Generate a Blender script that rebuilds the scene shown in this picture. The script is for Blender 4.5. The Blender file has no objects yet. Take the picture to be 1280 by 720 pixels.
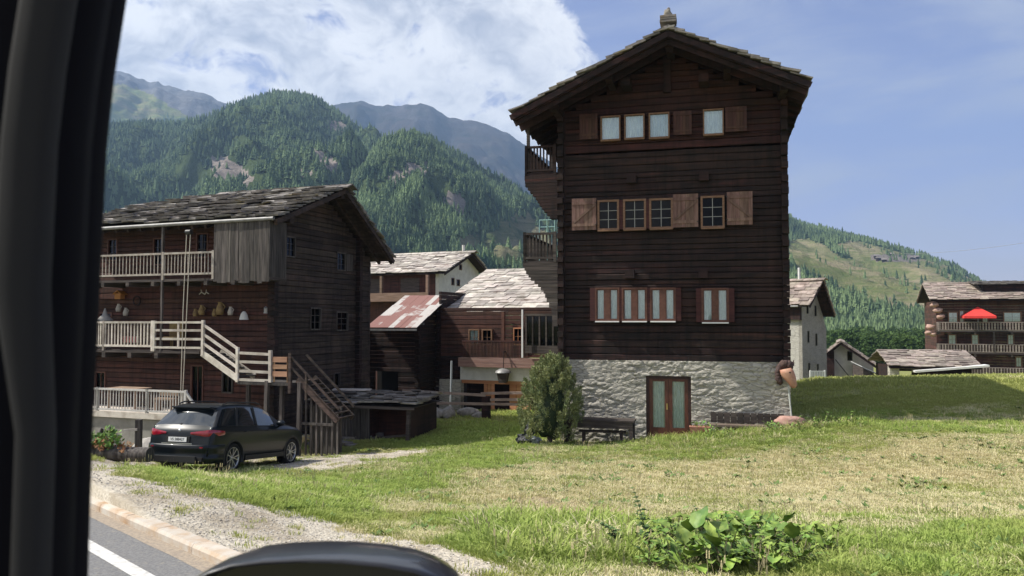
import bpy, math, random
import numpy as np
from mathutils import Vector, Matrix, noise
R = math.radians
random.seed(7); rng = np.random.default_rng(7)
scene = bpy.context.scene
COL = scene.collection

# ---------------------------------------------------------------- camera
EYE = 2.0
PITCH = R(2.29)
F = 1000.0
cam_d = bpy.data.cameras.new('camera'); cam = bpy.data.objects.new('camera', cam_d); COL.objects.link(cam)
cam.location = (0, 0, EYE); cam.rotation_euler = (math.pi/2 + PITCH, 0, 0)
cam_d.sensor_width = 36; cam_d.lens = 36*F/1280; cam_d.clip_start = .02; cam_d.clip_end = 20000
cam_d.dof.use_dof = True; cam_d.dof.focus_distance = 22; cam_d.dof.aperture_fstop = 9.0
scene.camera = cam

# ---------------------------------------------------------------- light
SUN_EL = 50.0
SUN_AZ = -1.5          # the light travels towards +X, this many degrees turned to +Y
Ld = Vector((math.cos(R(SUN_EL))*math.cos(R(SUN_AZ)), math.cos(R(SUN_EL))*math.sin(R(SUN_AZ)), -math.sin(R(SUN_EL))))
sun_d = bpy.data.lights.new('sun', 'SUN'); sun_d.energy = 5.0; sun_d.angle = R(.6); sun_d.color = (1, .95, .86)
sun = bpy.data.objects.new('sun', sun_d); COL.objects.link(sun); sun.location = (-40, 0, 60)
sun.rotation_euler = Ld.to_track_quat('-Z', 'Y').to_euler()

scene.view_settings.view_transform = 'Standard'; scene.view_settings.look = 'None'
scene.view_settings.exposure = 0.6; scene.view_settings.gamma = 1.0
scene.view_settings.use_curve_mapping = False
scene.cycles.max_bounces = 7; scene.cycles.volume_bounces = 0; scene.cycles.transparent_max_bounces = 8
scene.cycles.sample_clamp_indirect = 4

class NT:
    def __init__(s, tree): s.t = tree; s.t.nodes.clear()
    def n(s, typ, **kw):
        nd = s.t.nodes.new(typ)
        ins = kw.pop('ins', {})
        for k, v in kw.items(): setattr(nd, k, v)
        for k, v in ins.items(): s.set(nd, k, v)
        return nd
    def set(s, nd, k, v):
        if isinstance(v, bpy.types.NodeSocket): s.t.links.new(v, nd.inputs[k])
        else:
            if isinstance(v, tuple) and len(v) == 3 and nd.inputs[k].type == 'RGBA': v = (*v, 1)
            nd.inputs[k].default_value = v
    def math(s, op, a, b=0.0, c=None, clamp=False):
        nd = s.n('ShaderNodeMath', operation=op, use_clamp=clamp)
        s.set(nd, 0, a); s.set(nd, 1, b)
        if c is not None: s.set(nd, 2, c)
        return nd.outputs[0]
    def mix(s, f, a, b, blend='MIX'):
        nd = s.n('ShaderNodeMix', data_type='RGBA', blend_type=blend)
        s.set(nd, 0, f); s.set(nd, 6, a); s.set(nd, 7, b)
        return nd.outputs[2]
    def ramp(s, f, lo, hi, a=0.0, b=1.0, smooth=True):
        nd = s.n('ShaderNodeMapRange', interpolation_type='SMOOTHSTEP' if smooth else 'LINEAR')
        s.set(nd, 0, f); s.set(nd, 1, lo); s.set(nd, 2, hi); s.set(nd, 3, a); s.set(nd, 4, b)
        return nd.outputs[0]
    def noise(s, vec, scale, detail=4, rough=.55, dist=0.0):
        nd = s.n('ShaderNodeTexNoise', ins={'Scale': scale, 'Detail': detail, 'Roughness': rough, 'Distortion': dist})
        if vec is not None: s.set(nd, 'Vector', vec)
        return nd.outputs['Fac']

# ---------------------------------------------------------------- sky
world = bpy.data.worlds.new('World'); scene.world = world; world.use_nodes = True
w = NT(world.node_tree)
geo = w.n('ShaderNodeTexCoord').outputs['Generated']
sky = w.n('ShaderNodeTexSky', sky_type='NISHITA', sun_disc=False, sun_elevation=R(SUN_EL),
          sun_rotation=math.atan2(-Ld.x, -Ld.y), air_density=1.0, dust_density=2.2, ozone_density=2.5, altitude=1500)
sep = w.n('ShaderNodeSeparateXYZ', ins={0: geo})
az = w.math('ARCTAN2', sep.outputs[0], sep.outputs[1])
m1 = w.n('ShaderNodeMapping', ins={0: geo, 'Scale': (1, 1, 1.5), 'Location': (3.1, 1.4, .3)}).outputs[0]
wv = w.n('ShaderNodeTexNoise', ins={'Vector': m1, 'Scale': 6.0, 'Detail': 3.0}).outputs['Color']
wsub = w.n('ShaderNodeVectorMath', operation='SUBTRACT', ins={0: wv, 1: (.5, .5, .5)}).outputs[0]
m1w = w.n('ShaderNodeVectorMath', operation='ADD', ins={0: m1, 1: w.n('ShaderNodeVectorMath', operation='SCALE', ins={0: wsub, 'Scale': .16}).outputs[0]}).outputs[0]
def cden(v):
    a_ = w.noise(v, 6.5, 10, .60); b_ = w.noise(v, 24, 8, .62)
    return w.math('ADD', w.math('MULTIPLY', a_, .74), w.math('MULTIPLY', b_, .26))
n2 = w.noise(m1, 2.1, 4, .5)
d0 = cden(m1w)
off = w.n('ShaderNodeVectorMath', operation='ADD', ins={0: m1w, 1: (-.028, 0.0, .040)}).outputs[0]
d1 = cden(off)
bias = w.ramp(az, -.08, .34, .115, -.23)
dens = w.math('ADD', w.math('ADD', w.math('MULTIPLY', d0, .82), w.math('MULTIPLY', n2, .18)), bias)
cm = w.ramp(dens, .495, .575)
lit = w.math('SUBTRACT', d0, d1)
body_ = w.ramp(dens, .52, .72, .18, -.10)
shade = w.ramp(w.math('ADD', lit, body_), -.09, .17)
ccol = w.mix(shade, (5.4, 5.8, 6.9), (11.8, 11.8, 11.9))
# thin high cirrus to the right
m2 = w.n('ShaderNodeMapping', ins={0: geo, 'Scale': (1.2, 1, 4.5), 'Rotation': (0, R(18), 0)})
ci = w.ramp(w.noise(m2.outputs[0], 3.2, 7, .6, .5), .36, .72, .06, .62)
skyb = w.mix(1.0, sky.outputs[0], (1.98, 1.52, 1.70), 'MULTIPLY')
skyc = w.mix(w.math('MULTIPLY', ci, 1.0), skyb, (6.6, 7.0, 7.8))
fin = w.mix(cm, skyc, ccol)
bg = w.n('ShaderNodeBackground', ins={'Color': fin, 'Strength': .066})
out = w.n('ShaderNodeOutputWorld'); w.t.links.new(bg.outputs[0], out.inputs[0])

# ---------------------------------------------------------------- projection helpers (pixel of the photo -> point in the world)
cP, sP = math.cos(PITCH), math.sin(PITCH)
def ray(px, py):
    u = (px-640)/F; v = (360-py)/F
    return Vector((u, cP - v*sP, sP + v*cP))
def at(px, py, Y):
    d = ray(px, py); return Vector((0, 0, EYE)) + d*(Y/d.y)
def proj(p):
    x, y, z = p[0], p[1], p[2]-EYE
    zc = y*cP + z*sP; yc = -y*sP + z*cP
    if zc < .05: return None
    return (640 + F*x/zc, 360 - F*yc/zc)

# ---------------------------------------------------------------- object helpers
def put(o, kind=None, label=None, cat=None, group=None):
    if kind: o['kind'] = kind
    if label: o['label'] = label
    if cat: o['category'] = cat
    if group: o['group'] = group
    return o
def thing(name, label, cat, loc=(0, 0, 0), yaw=0.0, group=None):
    o = bpy.data.objects.new(name, None); COL.objects.link(o)
    o.empty_display_size = .3
    o.location = loc; o.rotation_euler = (0, 0, yaw)
    return put(o, None, label, cat, group)
class B:
    def __init__(s): s.v = []; s.f = []; s.m = []; s.sm = []
    def add(s, vs, fs, mat=0, smooth=False):
        o = len(s.v); s.v += [tuple(p) for p in vs]
        for f in fs: s.f.append(tuple(i+o for i in f)); s.m.append(mat); s.sm.append(smooth)
    def box(s, x0, x1, y0, y1, z0, z1, mat=0, rot=None, c=None):
        vs = [Vector((x, y, z)) for z in (z0, z1) for y in (y0, y1) for x in (x0, x1)]
        if rot is not None:
            c = Vector(c) if c is not None else Vector(((x0+x1)/2, (y0+y1)/2, (z0+z1)/2))
            vs = [c + rot @ (p-c) for p in vs]
        s.add(vs, [(0, 2, 3, 1), (4, 5, 7, 6), (0, 1, 5, 4), (2, 6, 7, 3), (0, 4, 6, 2), (1, 3, 7, 5)], mat)
    def hexa(s, a, mat=0):
        s.add(a, [(0, 3, 2, 1), (4, 5, 6, 7), (0, 1, 5, 4), (1, 2, 6, 5), (2, 3, 7, 6), (3, 0, 4, 7)], mat)
    def beam(s, p, q, w_, h_, mat=0, up=(0, 0, 1)):
        p = Vector(p); q = Vector(q); d = (q-p).normalized(); u = Vector(up)
        if abs(d.dot(u)) > .98: u = Vector((0, 1, 0))
        r = d.cross(u).normalized()*w_/2; t = r.cross(d).normalized()*h_/2
        s.hexa([p-r-t, p+r-t, p+r+t, p-r+t, q-r-t, q+r-t, q+r+t, q-r+t], mat)
    def cyl(s, p, q, r0, r1=None, n=10, mat=0, cap=True, smooth=True):
        if r1 is None: r1 = r0
        p = Vector(p); q = Vector(q); d = (q-p).normalized()
        a = d.orthogonal().normalized(); b = d.cross(a)
        vs = []
        for (c, r) in ((p, r0), (q, r1)):
            for i in range(n):
                t = 2*math.pi*i/n; vs.append(c + (a*math.cos(t)+b*math.sin(t))*r)
        s.add(vs, [(i, (i+1) % n, n+(i+1) % n, n+i) for i in range(n)], mat, smooth)
        if cap: s.add(vs, [tuple(range(n))[::-1], tuple(range(n, 2*n))], mat)
    def tube(s, pts, r, n=8, mat=0):
        for a, b in zip(pts[:-1], pts[1:]): s.cyl(a, b, r if not isinstance(r, (list, tuple)) else r[0], None if not isinstance(r, (list, tuple)) else r[1], n, mat)
    def lathe(s, c, prof, n=16, mat=0, axis=None):
        c = Vector(c); vs = []
        M = axis if axis is not None else Matrix.Identity(3)
        for (r, z) in prof:
            for i in range(n):
                t = 2*math.pi*i/n; vs.append(c + M @ Vector((r*math.cos(t), r*math.sin(t), z)))
        fs = []
        for k in range(len(prof)-1):
            for i in range(n): fs.append((k*n+i, k*n+(i+1) % n, (k+1)*n+(i+1) % n, (k+1)*n+i))
        s.add(vs, fs, mat, True)
    def quad(s, a, b, c, d, mat=0): s.add([a, b, c, d], [(0, 1, 2, 3)], mat)
    def blob(s, c, r, mat=0, seed=0, amp=.25, sub=(14, 10), fr=1.5):
        c = Vector(c); r = Vector(r) if hasattr(r, '__len__') else Vector((r, r, r)); vs = []
        nu, nv = sub
        for j in range(nv+1):
            ph = math.pi*j/nv
            for i in range(nu):
                t = 2*math.pi*i/nu; d = Vector((math.sin(ph)*math.cos(t), math.sin(ph)*math.sin(t), math.cos(ph)))
                k = 1+amp*noise.noise(d*fr+Vector((seed*3.7, seed, 0)))*1.6
                vs.append(c + Vector((d.x*r.x, d.y*r.y, d.z*r.z))*k)
        s.add(vs, [(j*nu+i, j*nu+(i+1) % nu, (j+1)*nu+(i+1) % nu, (j+1)*nu+i)[::-1] for j in range(nv) for i in range(nu)], mat, True)
    SPLIT = {'barge_board', 'log_end_stack', 'balcony_post', 'verge_plank', 'window_surround', 'beam_end', 'purlin', 'gallery_post', 'stair_post', 'rafter', 'carved_console', 'hinge', 'pillar_trim', 'brake_disc', 'shutter_panel', 'end_wall', 'rear_wall', 'side_wall', 'fence_post', 'door_pillar'}
    def build(s, name, mats, parent=None, bevel=0):
        if name in B.SPLIT and parent is not None:
            n = len(s.v); par = list(range(n))
            def fd(a):
                while par[a] != a: par[a] = par[par[a]]; a = par[a]
                return a
            for f in s.f:
                for i in f[1:]: par[fd(i)] = fd(f[0])
            V_ = np.array([tuple(v) for v in s.v]); rt = np.array([fd(i) for i in range(n)]); ks = sorted(set(rt.tolist()))
            bb = [(V_[rt == k].min(0)-.012, V_[rt == k].max(0)+.012) for k in ks]; g = list(range(len(ks)))
            def fg(a):
                while g[a] != a: a = g[a]
                return a
            for i in range(len(ks)):
                for j in range(i):
                    if (bb[i][0] < bb[j][1]).all() and (bb[j][0] < bb[i][1]).all(): g[fg(i)] = fg(j)
            if name in ('rafter', 'barge_board', 'verge_plank', 'purlin'): g = list(range(len(ks)))
            roots = sorted({fg(i) for i in range(len(ks))})
            if len(roots) > 1:
                k2r = {k: fg(i) for i, k in enumerate(ks)}; last = None
                for r_ in roots:
                    nb_ = B(); mp = {}
                    for f, m_, sm in zip(s.f, s.m, s.sm):
                        if k2r[int(rt[f[0]])] != r_: continue
                        for i in f:
                            if i not in mp: mp[i] = len(nb_.v); nb_.v.append(s.v[i])
                        nb_.f.append(tuple(mp[i] for i in f)); nb_.m.append(m_); nb_.sm.append(sm)
                    last = nb_._build(name, mats, parent)
                return last
        return s._build(name, mats, parent, bevel)
    def _build(s, name, mats, parent=None, bevel=0):
        me = bpy.data.meshes.new(name); me.from_pydata(s.v, [], s.f)
        if not isinstance(mats, (list, tuple)): mats = [mats]
        for m in mats: me.materials.append(m)
        me.polygons.foreach_set('material_index', s.m); me.polygons.foreach_set('use_smooth', s.sm)
        me.update()
        o = bpy.data.objects.new(name, me); COL.objects.link(o)
        if parent is not None: o.parent = parent
        if bevel:
            md = o.modifiers.new('bevel', 'BEVEL'); md.width = bevel; md.segments = 2; md.limit_method = 'ANGLE'
        return o
class Frame:
    """a house frame: origin, yaw, z of the origin; reads pixels on its own planes"""
    def __init__(s, o, yaw, z0):
        s.o = Vector((o[0], o[1], z0)); s.yaw = yaw
        s.a = Vector((math.cos(yaw), math.sin(yaw), 0)); s.g = Vector((-math.sin(yaw), math.cos(yaw), 0))
    def L(s, px, py, k=0.0):           # on the plane local y = k
        d = ray(px, py); e = Vector((0, 0, EYE)) - s.o
        t = (k - e.dot(s.g))/d.dot(s.g); p = e + d*t
        return p.dot(s.a), p.z
    def S(s, px, py, k=0.0):           # on the plane local x = k
        d = ray(px, py); e = Vector((0, 0, EYE)) - s.o
        t = (k - e.dot(s.a))/d.dot(s.a); p = e + d*t
        return p.dot(s.g), p.z
    def W(s, x, y, z): return s.o + s.a*x + s.g*y + Vector((0, 0, z))
    def P(s, x, y, z): return proj(s.W(x, y, z))

# ---------------------------------------------------------------- materials
def pmat(name, c1, c2=None, scale=4.0, rough=.8, bump=0.0, bscale=None, stretch=(1, 1, 1), island=0.0, metallic=0.0,
         c3=None, lo=.35, hi=.65, spec=.4, coat=0.0, detail=6, bdist=.02, sat=0.0, streak=0.0):
    m = bpy.data.materials.new(name); m.use_nodes = True; t = NT(m.node_tree)
    tc = t.n('ShaderNodeTexCoord').outputs['Object']
    mp = t.n('ShaderNodeMapping', ins={0: tc, 'Scale': stretch}).outputs[0]
    col = (*c1, 1)
    g = t.n('ShaderNodeNewGeometry')
    if c2 is not None:
        f = t.ramp(t.noise(mp, scale, detail, .6), lo, hi)
        nd = t.n('ShaderNodeMix', data_type='RGBA'); t.set(nd, 0, f); t.set(nd, 6, c1); t.set(nd, 7, c2); col = nd.outputs[2]
    if c3 is not None:
        f3 = t.ramp(t.noise(mp, scale*.37, 4, .6), .55, .72)
        col = t.mix(f3, col, c3)
    if streak:
        ms = t.n('ShaderNodeMapping', ins={0: tc, 'Scale': (2.6, 2.6, .22)}).outputs[0]
        col = t.mix(t.math('MULTIPLY', t.ramp(t.noise(ms, 2.2, 6, .7), .42, .66), streak), col, tuple(x*.35 for x in c1))
        col = t.mix(t.math('MULTIPLY', t.ramp(t.noise(tc, .55, 4, .6), .50, .70), streak*.8), col, tuple(min(1, x*1.5) for x in (c2 or c1)))
    if island:
        k = t.ramp(g.outputs['Random Per Island'], 0, 1, 1-island, 1+island, False)
        hs = t.n('ShaderNodeHueSaturation', ins={'Value': k, 'Color': col, 'Hue': t.ramp(t.math('FRACT', t.math('MULTIPLY', g.outputs['Random Per Island'], 17.3)), 0, 1, .5-sat, .5+sat, False)})
        col = hs.outputs[0]
    bs = t.n('ShaderNodeBsdfPrincipled', ins={'Roughness': rough, 'Metallic': metallic, 'Specular IOR Level': spec, 'Coat Weight': coat})
    t.set(bs, 'Base Color', col)
    if bump:
        bn = t.noise(mp, bscale or scale*3, 6, .65)
        bp = t.n('ShaderNodeBump', ins={'Strength': bump, 'Distance': bdist, 'Height': bn}); t.set(bs, 'Normal', bp.outputs[0])
    o = t.n('ShaderNodeOutputMaterial'); t.t.links.new(bs.outputs[0], o.inputs[0])
    return m
def glassmat(name, tint=(.9, .95, .95), refl=1.0, transp=True):
    m = bpy.data.materials.new(name); m.use_nodes = True; t = NT(m.node_tree)
    fr = t.n('ShaderNodeFresnel', ins={'IOR': 1.5}).outputs[0]
    f = t.math('MULTIPLY', fr, 1.6*refl, clamp=True)
    gl = t.n('ShaderNodeBsdfGlossy', ins={'Roughness': .03, 'Color': (.95, .97, 1)})
    tr = t.n('ShaderNodeBsdfTransparent', ins={'Color': tint})
    mx = t.n('ShaderNodeMixShader', ins={0: f}); t.t.links.new(tr.outputs[0], mx.inputs[1]); t.t.links.new(gl.outputs[0], mx.inputs[2])
    o = t.n('ShaderNodeOutputMaterial'); t.t.links.new(mx.outputs[0], o.inputs[0])
    return m
# ================================================================ ground
RD = Vector((-.679, .734)); RN = Vector((.734, .679)); SLOPE = -.04
def tn(x, y): return RD.x*x+RD.y*y, RN.x*x+RN.y*y
def xy(t, n): return RD.x*t+RN.x*n, RD.y*t+RN.y*n
def road_z(t): return SLOPE*np.clip(t, -60, 90)
ctrl_px = [(200, 600, 17.5), (286, 590, 20), (362, 578, 23), (225, 588, 20.5), (120, 575, 25.5), (340, 570, 26.6), (540, 562, 26),
    (430, 545, 30), (520, 520, 36), (600, 515, 38), (690, 515, 37), (703, 553, 26.9), (660, 553, 26.3), (835, 548, 26), (985, 533, 25.1),
    (1000, 478, 36), (1150, 475, 38), (1280, 472, 40), (1400, 466, 40), (1280, 525, 24.5), (1280, 600, 14), (1000, 600, 15.5), (760, 600, 16.5),
    (600, 600, 17), (450, 612, 15.5), (600, 690, 8), (450, 680, 9), (900, 720, 6.8), (1280, 720, 6.3), (330, 660, 10), (1150, 545, 20), (900, 570, 20.5),
    (20, 575, 25), (-100, 570, 26), (1150, 560, 62), (1000, 560, 62), (1400, 540, 62), (600, 530, 50), (300, 560, 45), (100, 600, 45), (860, 520, 36), (250, 578, 25.6), (180, 577, 25.6)]
pts = []; vals = []
for (a, b, D) in ctrl_px:
    p = at(a, b, D); pts.append((p.x, p.y)); vals.append(p.z)
for t in range(-40, 70, 5):
    for n_ in (3.4, 3.8):
        pts.append(xy(t, n_)); vals.append(road_z(t)+.12)
for (x, y, z) in [(-60, 60, -6), (0, 90, -7), (50, 90, -7), (90, 40, -2.5), (60, 10, -.5), (30, 0, 0), (-60, 100, -8), (100, 90, -6), (40, 30, -.9), (120, 0, 0)]:
    pts.append((x, y)); vals.append(z)
CP = np.array(pts); CV = np.array(vals)
def kern(d): return np.sqrt(d*d+4.0)
A = kern(np.linalg.norm(CP[:, None]-CP[None], axis=2)); n_ = len(CP)
M_ = np.zeros((n_+3, n_+3)); M_[:n_, :n_] = A; M_[:n_, n_] = 1; M_[:n_, n_+1:] = CP; M_[n_, :n_] = 1; M_[n_+1:, :n_] = CP.T
M_[:n_, :n_] -= np.eye(n_)*.02
SOL = np.linalg.solve(M_, np.concatenate([CV, [0, 0, 0]]))
def gz(x, y):
    x = np.atleast_1d(np.asarray(x, float)); y = np.atleast_1d(np.asarray(y, float))
    out_ = np.empty(x.shape)
    for i in range(0, len(x), 20000):
        xs, ys = x[i:i+20000], y[i:i+20000]
        K = kern(np.hypot(xs[:, None]-CP[None, :, 0], ys[:, None]-CP[None, :, 1]))
        z = K @ SOL[:n_] + SOL[n_] + SOL[n_+1]*xs + SOL[n_+2]*ys
        r = np.hypot(xs, ys); k = np.clip((r-75)/60, 0, 1); k = k*k*(3-2*k)
        z = z*(1-k) + k*(-9.0)
        t, n = tn(xs, ys); rz = road_z(t)
        z = np.where(n < 3.2, rz*(1-k)+k*-9.0, z)
        out_[i:i+20000] = z
    return out_
def G(x, y): return float(gz([x], [y])[0])
def hit(px, py, d0=4.0, d1=90.0):
    ds = np.linspace(d0, d1, 1200); P = [at(px, py, d) for d in ds]
    z = gz([p.x for p in P], [p.y for p in P]); pz = np.array([p.z for p in P])
    i = np.argmax(pz < z)
    return P[i] if (pz < z).any() else P[-1]
def inpoly(px, py, poly):
    px = np.asarray(px); py = np.asarray(py); r = np.zeros(px.shape, bool); j = len(poly)-1
    for i in range(len(poly)):
        xi, yi = poly[i]; xj, yj = poly[j]
        c = ((yi > py) != (yj > py)) & (px < (xj-xi)*(py-yi)/(yj-yi+1e-9)+xi)
        r ^= c; j = i
    return r
def projn(X, Y, Z):
    Z = Z-EYE; zc = Y*cP+Z*sP; yc = -Y*sP+Z*cP; ok = zc > .5; zc = np.where(ok, zc, 1)
    return np.where(ok, 640+F*X/zc, -9999), np.where(ok, 360-F*yc/zc, -9999)
def soft(px, py, poly, X, Y):    # feathered membership by sampling neighbours in pixels
    acc = np.zeros(px.shape)
    k_ = 0
    for s_ in (1.0, 2.6):
        for (dx, dy) in ((0, 0), (9, 0), (-9, 0), (0, 2.5), (0, -2.5), (6, 2), (-6, -2), (6, -2), (-6, 2)): acc += inpoly(px+dx*s_, py+dy*s_, poly); k_ += 1
    return acc/k_
GRAVEL = [[(-400, 640), (60, 574), (110, 574), (200, 577), (205, 586), (165, 587), (140, 590), (195, 599), (255, 614), (315, 629), (395, 643), (440, 664), (515, 675), (575, 687), (660, 718), (760, 790), (500, 1200), (-1600, 1400)],
          [(330, 584), (330, 576), (375, 570), (440, 567), (500, 561), (540, 560), (545, 566), (480, 578), (400, 590), (350, 592)],
          [(200, 577), (300, 572), (380, 568), (380, 573), (300, 582), (205, 584)]]
BARE = [[(380, 650), (430, 660), (520, 690), (600, 720), (500, 722), (400, 690)], [(655, 560), (700, 559), (705, 565), (650, 566)],
        [(620, 625), (700, 620), (800, 640), (780, 655), (680, 640)]]
DRY = [[(600, 640), (560, 618), (620, 592), (760, 580), (900, 570), (1100, 560), (1400, 545), (1500, 650), (1280, 660), (1040, 655), (900, 640), (760, 645)]]
def masks(X, Y, Z):
    px, py = projn(X, Y, Z)
    g = np.zeros(X.shape); d = np.zeros(X.shape); px0, py0 = px, py
    j1 = np.array([noise.noise(Vector((a*.35, c*.35, 1.)))+.6*noise.noise(Vector((a*1.3, c*1.3, 3.))) for a, c in zip(X, Y)]) if len(X) < 90000 or True else 0
    j1 = np.where(np.abs(j1) > 2, 0, j1); pxj, pyj = px+j1*60, py+j1*17
    for p in GRAVEL: g = np.maximum(g, soft(px, py, p, X, Y))
    t, n = tn(X, Y)
    off = (px < -300) | (px > 1600) | (py > 900)
    g = np.where(off & (n < 5.2) & (n > 3.1), 1, g)
    for p in BARE: d = np.maximum(d, soft(px0+j1*14, py0+j1*5, p, X, Y)*1.0)
    b = d.copy()
    for p in DRY: d = np.maximum(d, soft(pxj, pyj, p, X, Y)*.62)
    d = np.where(off, .4, d)
    return g, d, b
# grid in road coordinates
def steps(lo, hi, fine0, fine1, h, grow=1.22):
    a = list(np.arange(fine0, fine1+1e-6, h)); s_ = h; v = fine1
    while v < hi: s_ *= grow; v += s_; a.append(v)
    s_ = h; v = fine0; pre = []
    while v > lo: s_ *= grow; v -= s_; pre.append(v)
    return np.array(pre[::-1]+a)
TT = steps(-4500, 4500, -22, 36, .17)
NN = steps(3.3, 4500, 3.3, 34, .17); NN = np.concatenate([steps(-4500, 3.0, 2.0, 3.0, .5), [3.195, 3.205], NN])
tt, nn_ = np.meshgrid(TT, NN, indexing='ij')
X = (RD.x*tt+RN.x*nn_).ravel(); Y = (RD.y*tt+RN.y*nn_).ravel()
Z = gz(X, Y)
nrm_ = nn_.ravel()
near = (np.hypot(X, Y) < 45) & (nrm_ > 3.3)
bump = np.zeros(X.shape)
idx = np.nonzero(near)[0]
for i in idx: bump[i] = noise.noise(Vector((X[i]*.9, Y[i]*.9, 0)))*.035 + noise.noise(Vector((X[i]*3.1, Y[i]*3.1, 4)))*.014
Z2 = Z + bump
gm, dm, bm_ = masks(X, Y, Z)
nt, nnn = len(TT), len(NN)
ii = np.arange(nt-1)[:, None]*nnn + np.arange(nnn-1)[None]
faces = np.stack([ii, ii+1, ii+1+nnn, ii+nnn], -1).reshape(-1, 4)
def npmesh(name, V, Fc, mat, attrs=None, smooth=True):
    me = bpy.data.meshes.new(name)
    me.vertices.add(len(V)); me.vertices.foreach_set('co', np.asarray(V, np.float32).ravel())
    k = Fc.shape[1]
    me.loops.add(Fc.size); me.loops.foreach_set('vertex_index', Fc.astype(np.int32).ravel())
    me.polygons.add(len(Fc)); me.polygons.foreach_set('loop_start', np.arange(0, Fc.size, k, dtype=np.int32))
    me.polygons.foreach_set('use_smooth', np.full(len(Fc), smooth))
    me.update(calc_edges=True); me.validate()
    for a, vv in (attrs or {}).items():
        at_ = me.attributes.new(a, 'FLOAT', 'POINT'); at_.data.foreach_set('value', np.asarray(vv, np.float32))
    if mat: me.materials.append(mat)
    o = bpy.data.objects.new(name, me); COL.objects.link(o); return o
def ground_mat():
    m = bpy.data.materials.new('ground_earth'); m.use_nodes = True; t = NT(m.node_tree)
    P = t.n('ShaderNodeNewGeometry').outputs['Position']
    ga = t.n('ShaderNodeAttribute', attribute_name='gravel').outputs['Fac']; da = t.n('ShaderNodeAttribute', attribute_name='dry').outputs['Fac']
    ba = t.n('ShaderNodeAttribute', attribute_name='bare').outputs['Fac']
    nA = t.noise(P, 1.1, 5, .6); nB = t.noise(P, 9, 6, .7); nC = t.noise(P, 45, 4, .7)
    green = t.mix(t.ramp(nB, .3, .7), (.16, .18, .055), (.27, .27, .10))
    straw = t.mix(t.ramp(nC, .3, .7), (.28, .23, .12), (.48, .41, .24))
    gr = t.mix(t.ramp(t.math('ADD', t.math('MULTIPLY', nA, .5), t.math('MULTIPLY', t.math('ADD', da, t.math('MULTIPLY', nB, .35)), .62)), .50, .86), green, straw)
    gr = t.mix(t.math('MULTIPLY', ba, t.ramp(nB, .3, .6)), gr, t.mix(t.ramp(nC, .3, .7), (.22, .16, .11), (.34, .27, .19)))
    vo = t.n('ShaderNodeTexVoronoi', ins={'Vector': P, 'Scale': 38.0}); vo2 = t.n('ShaderNodeTexVoronoi', ins={'Vector': P, 'Scale': 15.0})
    sv = t.n('ShaderNodeSeparateColor', ins={0: vo.outputs['Color']})
    grav = t.mix(sv.outputs[0], (.40, .355, .285), (.58, .53, .44))
    grav = t.mix(t.ramp(nA, .42, .68), grav, (.34, .29, .22))
    edge = t.ramp(t.math('ADD', ga, t.math('MULTIPLY', t.math('SUBTRACT', t.noise(P, 3.5, 6, .7), .5), 1.1)), .42, .58)
    col = t.mix(edge, gr, grav)
    bs = t.n('ShaderNodeBsdfPrincipled', ins={'Base Color': col, 'Roughness': .95, 'Specular IOR Level': .1})
    h = t.math('ADD', t.math('MULTIPLY', vo.outputs['Distance'], -.5), t.math('ADD', t.math('MULTIPLY', nC, .6), vo2.outputs['Distance']))
    bp = t.n('ShaderNodeBump', ins={'Strength': .8, 'Distance': .025, 'Height': h}); t.set(bs, 'Normal', bp.outputs[0])
    o = t.n('ShaderNodeOutputMaterial'); t.t.links.new(bs.outputs[0], o.inputs[0]); return m
put(npmesh('ground', np.stack([X, Y, Z2], 1), faces, ground_mat(), {'gravel': gm, 'dry': dm, 'bare': bm_}), 'structure')

# road, kerb and edge line
def strip(name, n0, n1, dz, mat, t0=-70, t1=90, st=1.0):
    b = B(); ts = np.arange(t0, t1, st)
    for a in ts:
        c = a+st
        def p(t, n): x, y = xy(t, n); return (x, y, G(x, y) if False else float(road_z(t))+dz)
        b.quad(p(a, n0), p(c, n0), p(c, n1), p(a, n1))
    o = b.build(name, mat); put(o, 'structure'); return o
asph = pmat('asphalt', (.12, .12, .122), (.20, .196, .19), scale=40, rough=.9, bump=.5, bscale=160, c3=(.22, .205, .18), bdist=.006)
for nd in asph.node_tree.nodes:
    pass
strip('road', -3.6, 3.16, .004, asph)
paint = pmat('road_paint', (.58, .57, .54), (.34, .33, .31), scale=14, rough=.7, bump=.3, bscale=120, lo=.45, hi=.75, bdist=.004)
strip('edge_line', 2.44, 2.59, .008, paint, st=2.0)
kb = B(); ts = np.arange(-30, 60, 1.0)
random.seed(3)
for a in ts:
    d = random.uniform(-.003, .003); hh = .115+random.uniform(-.003, .003)
    def kp(t, n, z): x, y = xy(t, n); return (x, y, float(road_z(t))+z)
    a0, a1 = a+.002, a+.998
    prof = [(3.10+d, -.1), (3.10+d, hh-.03), (3.125+d, hh), (3.28+d, hh+.004), (3.28+d, -.1)]
    vs = [kp(a0, n, z) for n, z in prof]+[kp(a1, n, z) for n, z in prof]; k = 5
    kb.add(vs, [(i, (i+1) % k, k+(i+1) % k, k+i) for i in range(k)]+[(4, 3, 2, 1, 0), (5, 6, 7, 8, 9)])
kerbm = pmat('kerb_granite', (.50, .46, .40), (.42, .31, .21), scale=4.5, rough=.9, bump=.6, bscale=60, island=.04, c3=(.38, .25, .15), lo=.35, hi=.75, bdist=.01)
put(kb.build('kerb', kerbm), 'structure')
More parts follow.
